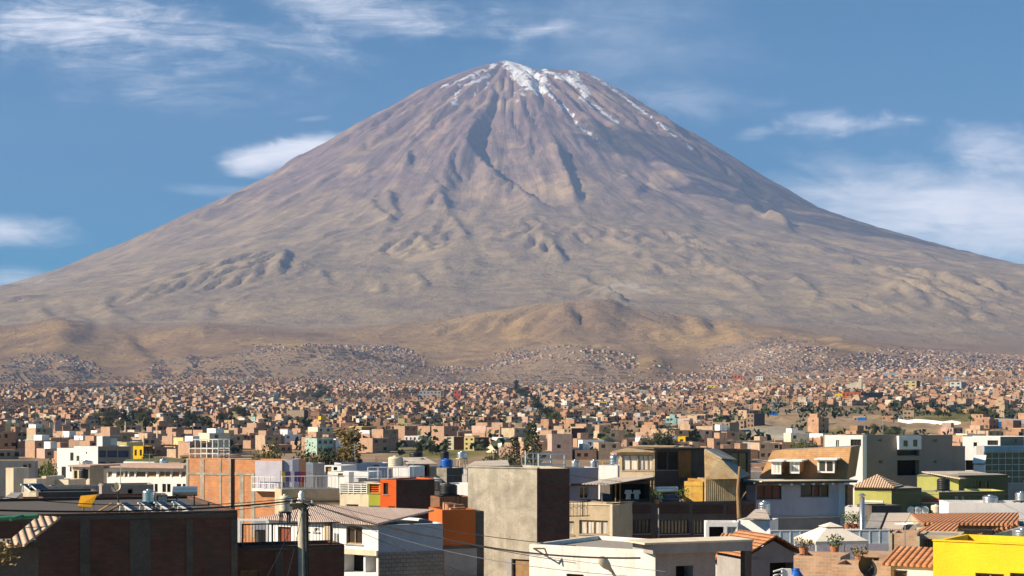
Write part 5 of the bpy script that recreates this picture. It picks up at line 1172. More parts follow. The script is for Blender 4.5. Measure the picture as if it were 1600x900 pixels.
R3 = H('grey_block', 'narrow grey block at the end of the shade-darkened brick side', 'building', 'grey_plaster', 678, 688, 751, 126, 17, depth=2.4, par=.1); R3.win('f', 679, 752, 687, 767, 'g', 'dark_metal', 1); R3.wall()
S4 = H('white_house', 'white parapet house behind the black tank by the concrete tower', 'house', 'clean_white', 688, 733, 756, 122, -22, depth=3.2, par=.5); S4.wall()
S5 = H('wooden_fence_house', 'dark red board fenced roof left of the concrete tower', 'shed', 'wood_boards', 687, 738, 777, 106, 17, depth=2.6, par=.5, roof='dark_roof'); S5.wall()
tank('black water tank on a metal stand left of the concrete tower', 700, 109, S5.rz, 755, 'tank_black', .62, .55)
S6 = H('white_house', 'white walled roof terrace with pergola behind the orange house', 'house', 'clean_white', 614, 640, 729, 134, -22, depth=3, par=.5); S6.wall()
S6b = H('white_house', 'small white wall standing left of the beige tank', 'house', 'clean_white', 553, 576, 737, 130, -20, depth=2.6, par=.4); S6b.wall()
r_ = empty('roof_railing', at_d(575, 124, EYE - (749 - HY) / F * 124), R(8), 'white terrace railing with ornamental bars behind orange house', 'railing'); railing(r_, (0, 0, 0), (3.2, 0, 0), .95, 'white_metal', .22, .8)
S6c = H('grey_house', 'long low grey roof terrace below the beige tank', 'house', 'grey_plaster', 560, 690, 749, 126, 12, depth=3.2, par=.15); S6c.wall()
tank('beige domed water tank above the white terrace', 618, 139, EYE - (732 - HY) / F * 139, 712, 'tank_beige', .66)
PG = H('pergola_house', 'open dark pergola room with white wall end behind orange house', 'house', 'dark_brick', 642, 671, 726, 138, 14, depth=2.6, par=.1, roof='dark_roof'); PG.win('f', 646, 729, 667, 745, 'd'); PG.panel('f', 642, 726, 645, 760, .05, 'column', 'clean_white'); PG.wall(); m_ = MB(); m_.prism([(-.4, -.6, PG.H + .02), (PG.L + .6, -.6, PG.H + .02), (PG.L + .4, 4, PG.H + .5), (-.2, 4, PG.H + .5)], (0, 0, .06)); m_.build('roof_sheet', 'pale_sheet', PG.root)
S7 = H('white_house', 'small white cube house right of the dark pergola room', 'house', 'clean_white', 669, 683, 729, 140, -20, depth=2.4, par=.2); S7.wall()
S8 = H('beige_house', 'beige plastered house with dark flank below the blue tank', 'house', 'concrete', 682, 698, 731, 136, -20, back=722, side='dark_concrete', par=.2); S8.wall()
tank('black tank left of the blue tank', 650, 143, EYE - (728 - HY) / F * 143, 705, 'tank_black', .62, .3)
tank('bright blue water tank with a black one behind', 697.5, 139, S8.rz, 716, 'tank_blue', .56)
tank('small black tank just above the blue tank', 695, 152, EYE - (724 - HY) / F * 152, 704, 'tank_black', .42, .3)
tank('grey capped tank on a pale column right of the blue tank', 722, 141, S8.rz, 705, 'silver', .45, .9, standmat='cream_plaster')
PT = H('tent_roof_hall', 'hall with pale tarpaulin roof right behind the concrete tower', 'hall', 'grey_plaster', 730, 795, 731, 150, 12, depth=4, par=0.0); PT.wall(); cover(PT, 'tarpaulin', 'pale_sheet', [V(729, 729, 150), V(796, 729, 150), V(793, 720, 160), V(742, 722, 160)], .1)
m_ = MB()
for px in (822, 833, 815): m_.tube(PT.loc(V(px, 735, 120)), PT.loc(V(px, 708, 120)), .05, seg=6)
m_.tube(PT.loc(V(815, 710, 120)), PT.loc(V(833, 708, 120)), .05, seg=6); m_.build('gate_frame', 'silver', PT.root)

# white block left
H1 = H('white_long_building', 'long white building with two rows of brown windows at left', 'building', 'clean_white', 163, 291, 730, 152, -22, depth=5, par=.25, roof='pinkish_sheet')
for x0, x1, st in ((168, 175, 'w'), (181.5, 193, 'w'), (194.5, 199.5, 'g'), (201.5, 210, 'g'), (212, 227.5, 'g'), (229.5, 244, 'w'), (248, 266, 'w'), (268, 280, 'w'), (282.5, 290.5, 'w')): H1.win('f', x0, 736, x1, 746, st, 'white_metal', max(1, int((x1 - x0) / 8)), name='window')
for x0, x1 in ((241.5, 246.5), (253.5, 259.5), (261, 266.5), (276, 283), (285.5, 291)): H1.win('f', x0, 756, x1, 769, 'g', 'dark_metal', 1)
H1.wall(); m_ = MB(); m_.box(-.4, H1.L + .1, -.6, 6, H1.H + .003, H1.H + .3); m_.build('roof_slab', 'pink_plaster', H1.root)
H2 = H('setback_room', 'narrow white set-back storey above the long white building', 'building', 'clean_white', 193, 241, 721, 160, -20, depth=2.6, par=.1, roof='leaf_olive'); H2.wall(); m_ = MB(); m_.box(0, H2.L * 1.9, .3, 6, H2.H, H2.H + .2); m_.build('roof_cover', 'olive_paint', H2.root)
I1 = H('white_villa', 'white cube house on the left with small window', 'house', 'clean_white', 89, 116, 700, 225, -22, depth=3.6, par=.2); I1.win('f', 96, 729, 103, 747, 'g', 'grey_plaster', 1); I1.win('f', 109.5, 707, 115, 720, 'g', 'grey_plaster', 1); I1.win('f', 109, 728, 112, 737, 'g', 'dark_metal', 1); I1.wall()
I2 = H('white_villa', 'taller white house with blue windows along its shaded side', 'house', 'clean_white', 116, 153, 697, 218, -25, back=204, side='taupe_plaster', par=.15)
for x0, x1 in ((154.5, 165.5), (167.5, 182.5), (184.5, 201)): I2.win('r', x0, 704, x1, 714.5, 'b', 'dark_metal', 1)
I2.win('r', 154.5, 721.5, 165, 731, 'b', 'dark_metal', 1); I2.win('r', 172, 722, 181, 732, 'g', 'dark_metal', 1); I2.win('f', 119.5, 712, 124, 721, 'g', 'white_metal', 1); I2.win('f', 134, 706, 136, 709, 'g', 'dark_metal', 1); I2.wall()
I3 = H('stair_tower', 'plain white stair tower on top of the blue windowed house', 'building', 'clean_white', 151, 160, 681.5, 222, -22, back=173, side='grey_plaster', par=.1); I3.wall()
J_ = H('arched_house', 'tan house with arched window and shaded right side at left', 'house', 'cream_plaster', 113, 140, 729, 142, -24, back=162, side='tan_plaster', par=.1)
J_.win('f', 115.5, 735, 121, 749, 'g', 'wood', 1); J_.win('f', 126, 734, 136, 750, 'g', 'dark_metal', 1); J_.wall(); m_ = MB(); m_.box(-.25, J_.L + .3, -.3, J_.dep, J_.H, J_.H + .15); m_.build('cornice', 'pink_plaster', J_.root)
tank('black water tank in front of the arched tan house', 131, 136, EYE - (748 - HY) / F * 136, 732, 'tank_black', .42)
tank('grey tank on top of the arched tan house', 134, 146, J_.rz, 719, 'silver', .6)
L1 = H('beige_house', 'long grey beige house at the left edge with doorway', 'house', 'grey_plaster', -10, 55, 721, 190, 12, depth=3.6, par=.3); L1.win('f', 36, 724, 42, 731, 'd'); L1.win('f', 44, 724, 49, 731, 'g', 'wood', 1); L1.wall()
L2 = H('cream_house', 'small cream walled house below the grey beige one at left', 'house', 'cream_plaster', 9, 21, 731, 176, -22, depth=2.6, par=.2); L2.wall()
for k, (a, b2, yt, lab) in enumerate(((37, 57, 748, 'left'), (65, 72, 744, 'second'), (80, 107, 749, 'right'))):
    h = H('cream_wall_house', lab + ' one of the cream garden walls left of the arched house', 'wall', 'cream_plaster', a, b2, yt, 126 + k, -20, depth=2.4, par=.3, group='cream garden walls'); h.wall()
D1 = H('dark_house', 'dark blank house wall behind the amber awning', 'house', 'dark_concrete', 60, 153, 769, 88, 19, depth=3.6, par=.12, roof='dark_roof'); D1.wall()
D2 = H('grey_house', 'low mid grey house with dark doorway at left', 'house', 'taupe_plaster', 159, 240, 758, 104, 18, depth=3.2, par=.15); D2.win('f', 200, 763, 207, 774, 'd'); D2.wall()
D3 = H('sheet_fence', 'pale corrugated fence beside the low grey house', 'fence', 'grey_sheet', 76, 158, 760, 108, 16, depth=2.4, par=.2); D3.wall()
D4 = H('pink_roof_shed', 'shed under pinkish sheet roofs at the left edge', 'shed', 'dark_concrete', -20, 33, 792, 76, 19, depth=3, par=0.0); D4.wall(); cover(D4, 'roof_sheet', 'pinkish_sheet', [V(-12, 794, 75), V(33, 792, 75), V(30, 783, 84), V(-12, 783, 84)], .07)
D5 = H('wooden_box_room', 'brown boarded roof room at the left', 'hut', 'wood_boards', 32, 69, 780, 70, 19, depth=2.2, par=.05, roof='dark_roof'); D5.wall()
D6 = H('cream_low_house', 'low cream house with a sheet lean-to at the left edge', 'house', 'cream_plaster', 36, 58, 769, 92, -20, depth=2.6, par=.2); D6.wall(); cover(D6, 'lean_to', 'grey_sheet', [V(4, 781, 88), V(24, 781, 88), V(34, 771, 94), V(18, 771, 94)], .06)
solar_heater('dark solar panels leaning on the left roofs', at_d(56, 97, EYE - (770 - HY) / F * 97), R(60), .9, .75, tank_r=.05)
solar_heater('second dark solar panels leaning on the left roofs beside first', at_d(68, 97, EYE - (770 - HY) / F * 97), R(60), .9, .75, tank_r=.05)
# rooftop of A
zA = A.rz
t = empty('amber_awning', at_d(135, 58, zA), R(25), 'amber translucent awning sheet tilted on the dark brick roof', 'awning'); m_ = MB(); m_.prism([(-.35, -.2, .28), (.12, -.25, .22), (.45, .3, .68), (-.15, .35, .64)], (0, 0, .03)); m_.build('sheet', 'amber_sheet', t)
m_ = MB(); m_.tube((-.1, .05, 0), (-.1, .05, .4), .03, seg=6); m_.tube((.3, .2, 0), (.3, .2, .6), .02, seg=6); m_.build('post', 'wood', t)
for k, (px, lab) in enumerate(((212, 'leftmost'), (243, 'second from left'), (268, 'third from left'), (296, 'rightmost'))):
    solar_heater(lab + ' dark solar heater with white rails on the dark brick roof', at_d(px, 57.5 + k * .4, zA), R(70 if k < 3 else 75), .34, .62, group='solar heaters on the dark brick roof', tank_r=.035)
tank('silver upright tank on the dark brick roof', 232, 63, zA, 764, 'silver', .24, .15)
t = empty('tank_drum', at_d(287, 63.5, zA + .35), R(10), 'horizontal silver drum with a white end on dark brick roof', 'drum'); m_ = MB(); m_.tube((-.42, 0, .25), (.55, 0, .25), .2, seg=18); m_.build('body', 'silver', t, False); m_ = MB(); m_.tube((-.45, 0, .25), (-.42, 0, .25), .205, seg=18); m_.build('end_cap', 'clean_white', t); m_ = MB()
for x in (-.3, .4): m_.box(x, x + .05, -.15, .15, -.35, .1)
m_.build('stand', 'dark_metal', t)
dish('pale oval dish on a post above the dark brick roof', at_d(185, 62, zA), .2, R(-10), 'tank_beige', .75)
for k, (px, a, L_) in enumerate(((160, -25, .9), (176, -20, .8))):
    t = empty('plank', at_d(px, 57, zA + .02), R(a), ('left' if k == 0 else 'right') + ' ochre timber prop leaning on the dark brick roof', 'plank', 'timber props'); m_ = MB(); m_.tube((-L_ / 2, 0, 0), (L_ / 2, 0, .45), .035, seg=6); m_.build('beam', 'wood', t)
BR = H('roof_room', 'dark roof room and pale boards behind the silver roof tank', 'hut', 'dark_concrete', 238, 262, 774, 66, 16, depth=2, base=zA - .2, par=.05, roof='dark_roof'); BR.panel('f', 248, 776, 261, 793, .04, 'board', 'pale_sheet'); BR.wall()
SL = H('dark_shed', 'long dark brick shed behind the solar heaters', 'shed', 'dark_brick', 150, 240, 775, 84, 14, depth=2.4, par=.1, roof='clay_tiles'); SL.wall()

# ================================================================== pole, lamp, wires
pz = EYE - (767 - HY) / F * 60
t = empty('utility_pole', at_d(473, 60, 0), 0, 'grey concrete utility pole carrying wires left of centre', 'pole')
m_ = MB(); m_.tube((.05, 0, -.2), (-.06, 0, pz - .25), .19, .13, 12); m_.build('shaft', 'pole_grey', t, True)
m_ = MB(); m_.lathe([(0, pz), (.05, pz), (.12, pz - .12), (.1, pz - .2), (.15, pz - .3), (.13, pz - .42)], 12, (-.06, 0, 0)); m_.build('insulator', 'white_metal', t, True)
m_ = MB(); m_.box(-.5, .45, -.06, .06, pz - .6, pz - .5); m_.box(-.24, .12, -.2, .2, pz - .64, pz - .46)
m_.tube((.17, -.1, pz - 3.8), (.13, -.1, pz - .5), .05, seg=6); m_.tube((.24, 0, pz - 3.8), (.19, 0, pz - .7), .035, seg=6)
for k in range(9): m_.tube((.1, -.12, pz - .9 - k * .33), (.32, -.1, pz - .95 - k * .33), .03, seg=6)
m_.build('cable_run', 'dark_metal', t)
m_ = MB()
for x in (-.42, -.2, .36): m_.lathe([(0, .16), (.05, .14), (.03, .09), (.06, .05), (.04, 0)], 10, (x, 0, pz - .5))
m_.build('bracket_insulator', 'clean_white', t)
tank('white tapered water tank on a thin stand left of the utility pole', 445, 72, EYE - (818 - HY) / F * 72, 772, 'tank_beige', .24, .55)
t = empty('street_lamp', at_d(948, 46, 0), 0, 'cream street lamp head rising before the white wall', 'street lamp'); lz = EYE - (880 - HY) / F * 46
m_ = MB(); m_.tube((.42, .3, 0), (.36, .3, lz - .6), .07, .05, 10); m_.tube((.36, .3, lz - .6), (.08, 0, lz - .1), .05, .04, 10); m_.build('pole', 'pole_grey', t)
m_ = MB(); m_.lathe([(0, -.34), (.05, -.33), (.06, -.24), (.12, -.12), (.15, .02), (.14, .14), (.09, .24), (0, .28)], 18); lh_ = m_.build('lamp_head', 'tank_beige', t, True); lh_.location = (-.06, -.04, lz); lh_.rotation_euler = (R(14), R(-42), 0); lh_.scale = (1, .62, 1)
t = empty('street_lamp', at_d(1232, 50, 0), 0, 'white wall lamp bracket left of the blue tank', 'street lamp'); lz = EYE - (893 - HY) / F * 50
m_ = MB(); m_.box(-.2, .1, 0, .2, lz - .3, lz + .08); m_.tube((0, .1, 0), (0, .1, lz - .3), .05, seg=8); m_.build('box', 'clean_white', t); m_ = MB()
for z in (-.05, .08): m_.tube((-.18, 0, lz + z), (-.5, -.1, lz + z - .07), .035, .025, 8)
m_.build('arm', 'clean_white', t)
def wire(label, pts, r=.012, sag=.3, group='overhead wires', mat='cable_black'):
    ps = [Vector(p) for p in pts]; o = ps[0].copy(); t = empty('overhead_wire', o, 0, label, 'wire', group); m_ = MB(); n_ = 14
    for a, b2 in zip(ps[:-1], ps[1:]):
        q = [a.lerp(b2, k / n_) - Vector((0, 0, sag * 4 * (k / n_) * (1 - k / n_))) for k in range(n_ + 1)]
        for k in range(n_): m_.tube(q[k] - o, q[k + 1] - o, r, seg=5, cap=False)
    m_.build('strand', mat, t)
top_ = V(472, 781, 60)
wire('thick dark cable leaving the pole leftwards over the brick building', [top_, V(-40, 796, 47)], .032, .22)
wire('thin wire leaving the pole leftwards just above the thick cable', [V(470, 777, 60), V(-40, 772, 50)], .014, .35)
wire('thin wire leaving the pole leftwards below the thick cable', [V(471, 783, 60), V(150, 812, 40)], .012, .1)
wire('thick dark cable leaving the pole rightwards across the orange building', [top_, V(700, 843, 48), V(1000, 872, 40)], .026, .16)
wire('upper thin wire crossing the concrete tower', [V(473, 777, 60), V(900, 853, 44)], .012, .25)
wire('lower thin wire crossing the concrete tower', [V(473, 783, 60), V(900, 880, 42)], .010, .2)
wire('thin pale wire crossing low over the white wall', [V(474, 785, 60), V(980, 900, 38)], .009, .5, mat='silver')
wire('slack service wire dropping from the pole to the dark wall', [V(470, 786, 60), V(415, 905, 52)], .012, .15)
wire('service wire dropping beside the pole to the low roof', [V(472, 800, 60), V(448, 905, 54)], .012, .1)
wire('steep wire from white house roof down to the right', [V(548, 800, 70), V(700, 900, 52)], .010, .1)
wire('long thin wire along the top of the white wall', [V(690, 840, 66), V(1040, 893, 46)], .009, .12, mat='silver')

g_ = random.Random(4)
for k, (h, lab) in enumerate(((BB, None), (H1, 'the long white building'), (B5, 'the long pale grey house'), (S6c, 'the low grey roof terrace'), (D2, 'the mid grey house with a doorway'), (HW, 'the long white parapet house'), (CC, 'the taupe modern building'), (X_, 'the tan curtained house'), (N1, 'the orange brick building'), (J2, 'the pale brick house with a small window'), (I1, 'the white cube house'), (P2, None), (EE, 'the green glass building'))):
    if lab is None: continue
    u = h.L * g_.uniform(.3, .8); v = h.dep * g_.uniform(.35, .6); p = Vector((h.o.x + h.c * u - h.n_ * v, h.o.y + h.n_ * u + h.c * v, h.rz))
    antenna('thin tv antenna standing on ' + lab, p, g_.uniform(1.2, 2.2), g_.uniform(0, 3))
wire('thin wire strung between orange brick building and tan house', [V(441, 735, 134), V(731, 742, 95)], .012, .3)
wire('thin wire from concrete tower towards lilac house', [V(889, 742, 97), V(1181, 756, 119)], .012, .4)
wire('thin wire over the green houses at the right', [V(1320, 762, 120), V(1600, 770, 100)], .012, .3)
wire('thin wire low over the clay tile roofs', [V(1180, 800, 90), V(1600, 812, 80)], .010, .3)
wire('thin wire from the pole over the low dark house', [V(474, 790, 60), V(760, 905, 56)], .010, .15)
for k, (px, D, yt, lab) in enumerate(((560, 152, 716, 'small black tank on the long pale grey house'), (1005, 124, 694, 'small black tank above the curtained shack roof'), (660, 141, 716, 'black tank behind the dark pergola room'), (255, 156, 716, 'small grey tank on the long white building'))):
    h = [B5, V1, PG, H1][k]; tank(lab, px, D, h.rz if k != 1 else V1.H + V1.z0 + .2, yt, 'tank_black' if k < 3 else 'silver', .38)
# ================================================================== trees
def make_tree(name, seed, kind='broad', leaf='leaf_olive', n_clump=26, per=34):
    """unit tree, one metre tall: trunk with limbs, crown of leaf-sized faces in uneven clumps"""
    g = random.Random(seed); root = empty(name, (0, 0, 0)); tr = MB(); cr = MB()
    def leafbunch(c, rad, n_, sz):
        for _ in range(n_):
            d = Vector((g.gauss(0, 1), g.gauss(0, 1), g.gauss(0, 1))).normalized() * rad * g.random() ** .45
            p = c + Vector((d.x, d.y, d.z * .75)); u = Vector((g.uniform(-1, 1), g.uniform(-1, 1), g.uniform(-1, 1))).normalized(); w = u.orthogonal().normalized()
            a = sz * g.uniform(.6, 1.3); cr.poly([p - u * a, p - w * a * .6, p + u * a, p + w * a * .6])
    if kind == 'broad':
        tr.tube((0, 0, -.05), (.02, 0, .32), .035, .024, 8)
        for k in range(n_clump):
            t = 2 * PI * k / n_clump * 2.4 + g.uniform(-.4, .4); rr_ = .44 * math.sqrt(g.random()); z = .36 + .5 * g.random() * (1 - (rr_ / .6) ** 2)
            c = Vector((rr_ * math.cos(t), rr_ * math.sin(t), z)); tr.tube((.02, 0, .3 * g.uniform(.6, 1)), c, .012, .004, 5)
            leafbunch(c, g.uniform(.10, .20), per, .024)
    elif kind == 'tall':
        tr.tube((0, 0, -.05), (.01, 0, .9), .022, .006, 7)
        for k in range(n_clump):
            z = .22 + .72 * k / n_clump; rr_ = g.uniform(.03, .15) * (1.25 - z * .8); t = g.random() * 6.3; c = Vector((rr_ * math.cos(t), rr_ * math.sin(t), z)); tr.tube((0, 0, z - .06), c, .007, .003, 4); leafbunch(c, g.uniform(.05, .095), per, .020)
    elif kind == 'conifer':
        tr.tube((0, 0, -.05), (0, 0, .97), .02, .004, 7)
        for k in range(n_clump):
            z = .14 + .82 * (k / n_clump); ln = .26 * (1 - z) ** .8 + .02
            for j in range(5):
                t = j * 1.256 + k * .8 + g.uniform(-.2, .2); e = Vector((ln * math.cos(t), ln * math.sin(t), z + .015)); tr.tube((0, 0, z), e, .004, .002, 4); leafbunch(e * .62 + Vector((0, 0, z * .38)), ln * .33 + .012, per // 5, .016)
    elif kind == 'palm':
        tr.tube((0, 0, -.05), (.03, 0, .6), .03, .022, 8)
        for k in range(22):
            t = k * 2.4; el_ = g.uniform(-.3, 1.1); L_ = g.uniform(.30, .42); prev = Vector((.03, 0, .6))
            for s_ in range(6):
                f = (s_ + 1) / 6; p = Vector((.03 + L_ * f * math.cos(t) * math.cos(el_ * (1 - f)), L_ * f * math.sin(t) * math.cos(el_ * (1 - f)), .6 + L_ * (math.sin(el_) * f - .75 * f * f)))
                sd_ = Vector((-math.sin(t), math.cos(t), -.5)) * .045 * (1.1 - f)
                for q in (1, -1):
                    w = Vector((sd_.x * q, sd_.y * q, sd_.z)); cr.poly([prev, prev + w, p + w * .8, p]); 
                prev = p
    tr.build('trunk', 'bark', root); cr.build('crown', leaf, root)
    return root
def copy_tree(o, parent=None):
    c = o.copy(); COL.objects.link(c)
    if parent is not None: c.parent = parent
    for ch in list(o.children): copy_tree(ch, c)
    return c
PROTO = {}
def tree(kind, leaf, label, px, D, h, w=1.0, group=None, cat='tree', base=None, seed=0):
    key = (kind, leaf, seed % 3)
    name = {'broad': 'broadleaf_tree', 'tall': 'slender_tree', 'conifer': 'conifer_tree', 'palm': 'palm_tree'}[kind]
    new = key not in PROTO
    if new: PROTO[key] = make_tree(name, 11 + len(PROTO), kind, leaf, {'broad': 44, 'tall': 34, 'conifer': 22, 'palm': 0}[kind], 60)
    t = PROTO[key] if new else copy_tree(PROTO[key])
    x = (px - 800) / F * D; t.location = (x, D, (ground_z(x, D) if base is None else base) - .1)
    t.scale = (h * w, h * w, h); t.rotation_euler = (0, 0, (seed * 2.1) % 6.28)
    tag(t, label, cat, group)
    if group is None and 'group' in t.keys(): del t['group']
    return t
def ground_d(px, py, d0=330):
    """distance at which the ground shows at this photo pixel"""
    D = float(d0)
    while D < 6400:
        x = (px - 800) / F * D
        if HY - (ground_z(x, D) - EYE) / D * F <= py: return D
        D *= 1.012
    return D
def tree_at(kind, leaf, label, px, ytop, ybot, w=1.0, **k):
    D = ground_d(px, ybot); return tree(kind, leaf, label, px, D, (ybot - ytop) / F * D, w, **k)

def tall(ytop, D): return (EYE - (ytop - HY) / F * D + .3) / .9
tree('palm', 'leaf_olive', 'ragged palm tree behind the grey beige house at the left', 59, 230, tall(690, 230) * .9, .75)
tree('broad', 'leaf_olive', 'wide olive green tree left one behind the orange brick building', 424, 230, tall(686, 230), 0.5, seed=1)
tree('broad', 'leaf_olive', 'low wide olive tree behind the lilac plaster room', 484, 240, tall(695, 240), 0.6, seed=2)
tree('broad', 'leaf_dark', 'darker tree behind the grey antenna house', 512, 250, tall(697, 250), 0.45, seed=0)
tree('tall', 'leaf_dry', 'tall dry brown tree right of the olive trees', 547, 300, tall(677, 300), 1.6, seed=1)
tree('conifer', 'leaf_dark', 'dark conifer just right of the concrete tower top', 831, 215, tall(672, 215), 0.8, seed=1)
tree('conifer', 'leaf_dark', 'shorter dark conifer above the concrete tower', 804, 235, tall(692, 235), 0.8, seed=2)
tree('broad', 'leaf_dark', 'dark bushy tree behind the concrete tower left part', 783, 250, tall(694, 250), 0.45, seed=1)
tree('broad', 'leaf_dark', 'round dark tree behind the curtained shack', 1038, 420, tall(668, 420), 0.5, seed=2)
tree('broad', 'leaf_dry', 'dry brown tree left of the round dark tree', 1010, 440, tall(684, 440), 0.45, seed=0)
tree('broad', 'leaf_green', 'rounded green tree rising above the shingled roof', 1244, 300, tall(683, 300), 0.5, seed=1)
tree('broad', 'leaf_dark', 'small dark tree right beside the rounded green tree', 1268, 310, tall(686, 310), 0.3, seed=0)
tree('broad', 'leaf_green', 'small green tree beside the yellow distant house at left', 231, 240, tall(700, 240), 0.25, seed=2)
tree('broad', 'leaf_green', 'green bush below the palm tree', 70, 200, tall(712, 200), 0.3, seed=1)
TG = 0
def many(n, x0, x1, yb0, yb1, hpx, kinds, where, seed):
    """a run of separate trees; each label is finished with its place in the run"""
    g = random.Random(seed); it = sorted((g.uniform(x0, x1), g.uniform(yb0, yb1)) for _ in range(n))
    words = ['first', 'second', 'third', 'fourth', 'fifth', 'sixth', 'seventh', 'eighth', 'ninth', 'tenth', 'eleventh', 'twelfth', 'thirteenth', 'fourteenth', 'fifteenth', 'sixteenth', 'seventeenth', 'eighteenth', 'nineteenth', 'twentieth']
    for k, (px, yb) in enumerate(it):
        if x1 - x0 < 90 and abs(yb1 - yb0) > 40: yb = yb0 + (yb1 - yb0) * (px - x0) / (x1 - x0) + g.uniform(-4, 4)
        kind, leaf = g.choice(kinds); h = hpx * g.uniform(1.0, 1.9)
        tree_at(kind, leaf, words[k] + ' tree from the left ' + where, px, yb - h, yb, g.uniform(.7, 1.1) if kind == 'broad' else g.uniform(1.3, 2.2), group='trees ' + where, seed=k)
mixk = [('broad', 'leaf_dark'), ('tall', 'leaf_dark'), ('tall', 'leaf_olive'), ('broad', 'leaf_olive')]
many(20, 152, 238, 655, 682, 15, mixk, 'in the dark grove on the left slope', 1)
many(12, 262, 330, 660, 686, 14, mixk, 'in the grove beyond the steel roof frame', 2)
many(8, 345, 388, 652, 672, 14, mixk, 'in the small grove left of centre', 3)
many(18, 802, 872, 608, 672, 14, [('broad', 'leaf_dark'), ('broad', 'leaf_green'), ('tall', 'leaf_dark')], 'along the green ravine in the centre', 4)
many(10, 545, 580, 642, 668, 12, mixk, 'in the dry ravine of the slope', 5)
many(9, 480, 520, 605, 632, 9, [('broad', 'leaf_dark'), ('broad', 'leaf_olive')], 'along the gully near the small hill', 6)
many(9, 1362, 1424, 676, 690, 11, [('broad', 'leaf_olive'), ('broad', 'leaf_dark')], 'on the bluff above the modern building', 7)
many(9, 1383, 1445, 626, 642, 10, [('tall', 'leaf_olive'), ('broad', 'leaf_green'), ('broad', 'leaf_olive')], 'beside the orange block on the right plateau', 8)
many(14, 1465, 1600, 648, 657, 8, [('broad', 'leaf_olive'), ('broad', 'leaf_dark')], 'in the hedge line at the far right', 9)
many(6, 1225, 1310, 632, 643, 7, [('broad', 'leaf_olive'), ('broad', 'leaf_green')], 'on the plateau edge before the orange block', 10)
many(7, 650, 700, 704, 714, 15, [('tall', 'leaf_dark'), ('broad', 'leaf_dark')], 'on the meadow behind white terrace', 11)
many(10, 1085, 1150, 668, 698, 12, [('broad', 'leaf_olive'), ('broad', 'leaf_dark')], 'at the foot of the sandy bluff', 12)
many(9, 940, 1000, 690, 702, 11, [('broad', 'leaf_olive'), ('broad', 'leaf_green')], 'beyond the silver tanks', 13)
many(8, 10, 90, 690, 706, 12, [('broad', 'leaf_dark'), ('tall', 'leaf_olive')], 'beyond the grey beige house', 14)

# ================================================================== landmark buildings of the slope
WALLS = []
def far_house(label, x0, x1, top, bot, mat, yaw=-16, back=None, side=None, rows=2, cols=3, wst='x', cat='house', name='house', roof='roof_grey', par=.3, depth=9, D=None):  # dark flanks have their shade painted in through the side material
    D = D or ground_d((x0 + x1) / 2, bot)
    h = House(name, label, cat, mat, x0, x1, top, D, yaw, back=back, side=side or mat, depth=depth, roof=roof, par=par)
    lim = h.L; fl = h.H / max(rows, 1)
    for r_ in range(rows):
        for c in range(cols):
            u0 = lim * (c + .28) / cols; u1 = lim * (c + .72) / cols; simple_win(h, 'f', u0, u1, fl * r_ + fl * .30, fl * r_ + fl * .74)
    h.wall(); FOOT.append((h.o.x + h.c * h.L / 2, h.o.y + depth / 2, max(h.L, depth) * .62)); return h
def simple_win(h, face, u0, u1, z0, z1, mat='glass', deep=.12):
    lim = h.L if face == 'f' else h.rl
    u0 = max(u0, .1); u1 = min(u1, lim - .1); z1 = min(z1, h.H - .1)
    if u1 - u0 < .2 or z1 - z0 < .2: return
    h.op[face].append((u0, u1, z0, z1, deep + .05)); mb = MB(); h.fbox(mb, face, u0, u1, z0, z1, -deep, -deep - .04); mb.build('window', mat, h.root)
FOOT = []
far_house('white three storey house standing just beyond the meadow', 632, 658, 681, 700, 'clean_white', back=671, side='grey_plaster', rows=2, cols=4, D=640)
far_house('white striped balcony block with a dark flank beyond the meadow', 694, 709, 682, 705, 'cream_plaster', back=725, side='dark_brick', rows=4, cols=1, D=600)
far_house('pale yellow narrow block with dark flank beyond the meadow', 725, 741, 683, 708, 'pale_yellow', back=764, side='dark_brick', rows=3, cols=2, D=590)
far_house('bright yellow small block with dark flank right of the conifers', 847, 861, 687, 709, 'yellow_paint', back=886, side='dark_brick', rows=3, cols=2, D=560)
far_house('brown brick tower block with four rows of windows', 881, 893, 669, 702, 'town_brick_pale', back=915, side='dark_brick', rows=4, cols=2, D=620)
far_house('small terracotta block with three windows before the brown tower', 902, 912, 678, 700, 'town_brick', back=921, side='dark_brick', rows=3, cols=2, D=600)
far_house('small bright yellow house beside the round dark tree', 1059, 1071, 682, 699, 'yellow_paint', back=1092, side='dark_brick', rows=2, cols=1, D=520)
far_house('yellow two storey block beyond the long white building', 208, 224, 697, 720, 'yellow_paint', back=239, side='dark_brick', rows=2, cols=2, D=400)
far_house('small amber roofed room above the white blue windowed house', 175, 198, 691, 698, 'pale_yellow', rows=1, cols=4, D=430)
far_house('long pale school block on the left slope', 414, 450, 648, 661, 'cream_plaster', rows=2, cols=8, cat='school', name='school_block')
far_house('brick hall beside the long pale school block', 448, 475, 641, 664, 'town_brick_pale', back=482, side='dark_brick', rows=0, cols=0)
far_house('long grey school block below the bare hills in the centre', 655, 689, 611, 623, 'grey_plaster', rows=2, cols=6, cat='school', name='school_block')
far_house('dark red block beside the long grey school', 709, 720, 610, 625, 'red_paint', rows=2, cols=2)
far_house('broad orange block on the right plateau', 1316, 1345, 613, 630, 'rust_orange', back=1380, side='dark_concrete', rows=2, cols=5)
far_house('small amber end house left of the broad orange block', 1305, 1316, 615, 629, 'yellow_paint', rows=1, cols=2)
far_house('pale yellow balconied block behind the right plateau', 1413, 1432, 595, 610, 'pale_yellow', back=1438, side='dark_brick', rows=3, cols=2)
far_house('white four storey block on the right slope', 1484, 1502, 597, 613, 'clean_white', back=1510, side='grey_plaster', rows=3, cols=2)
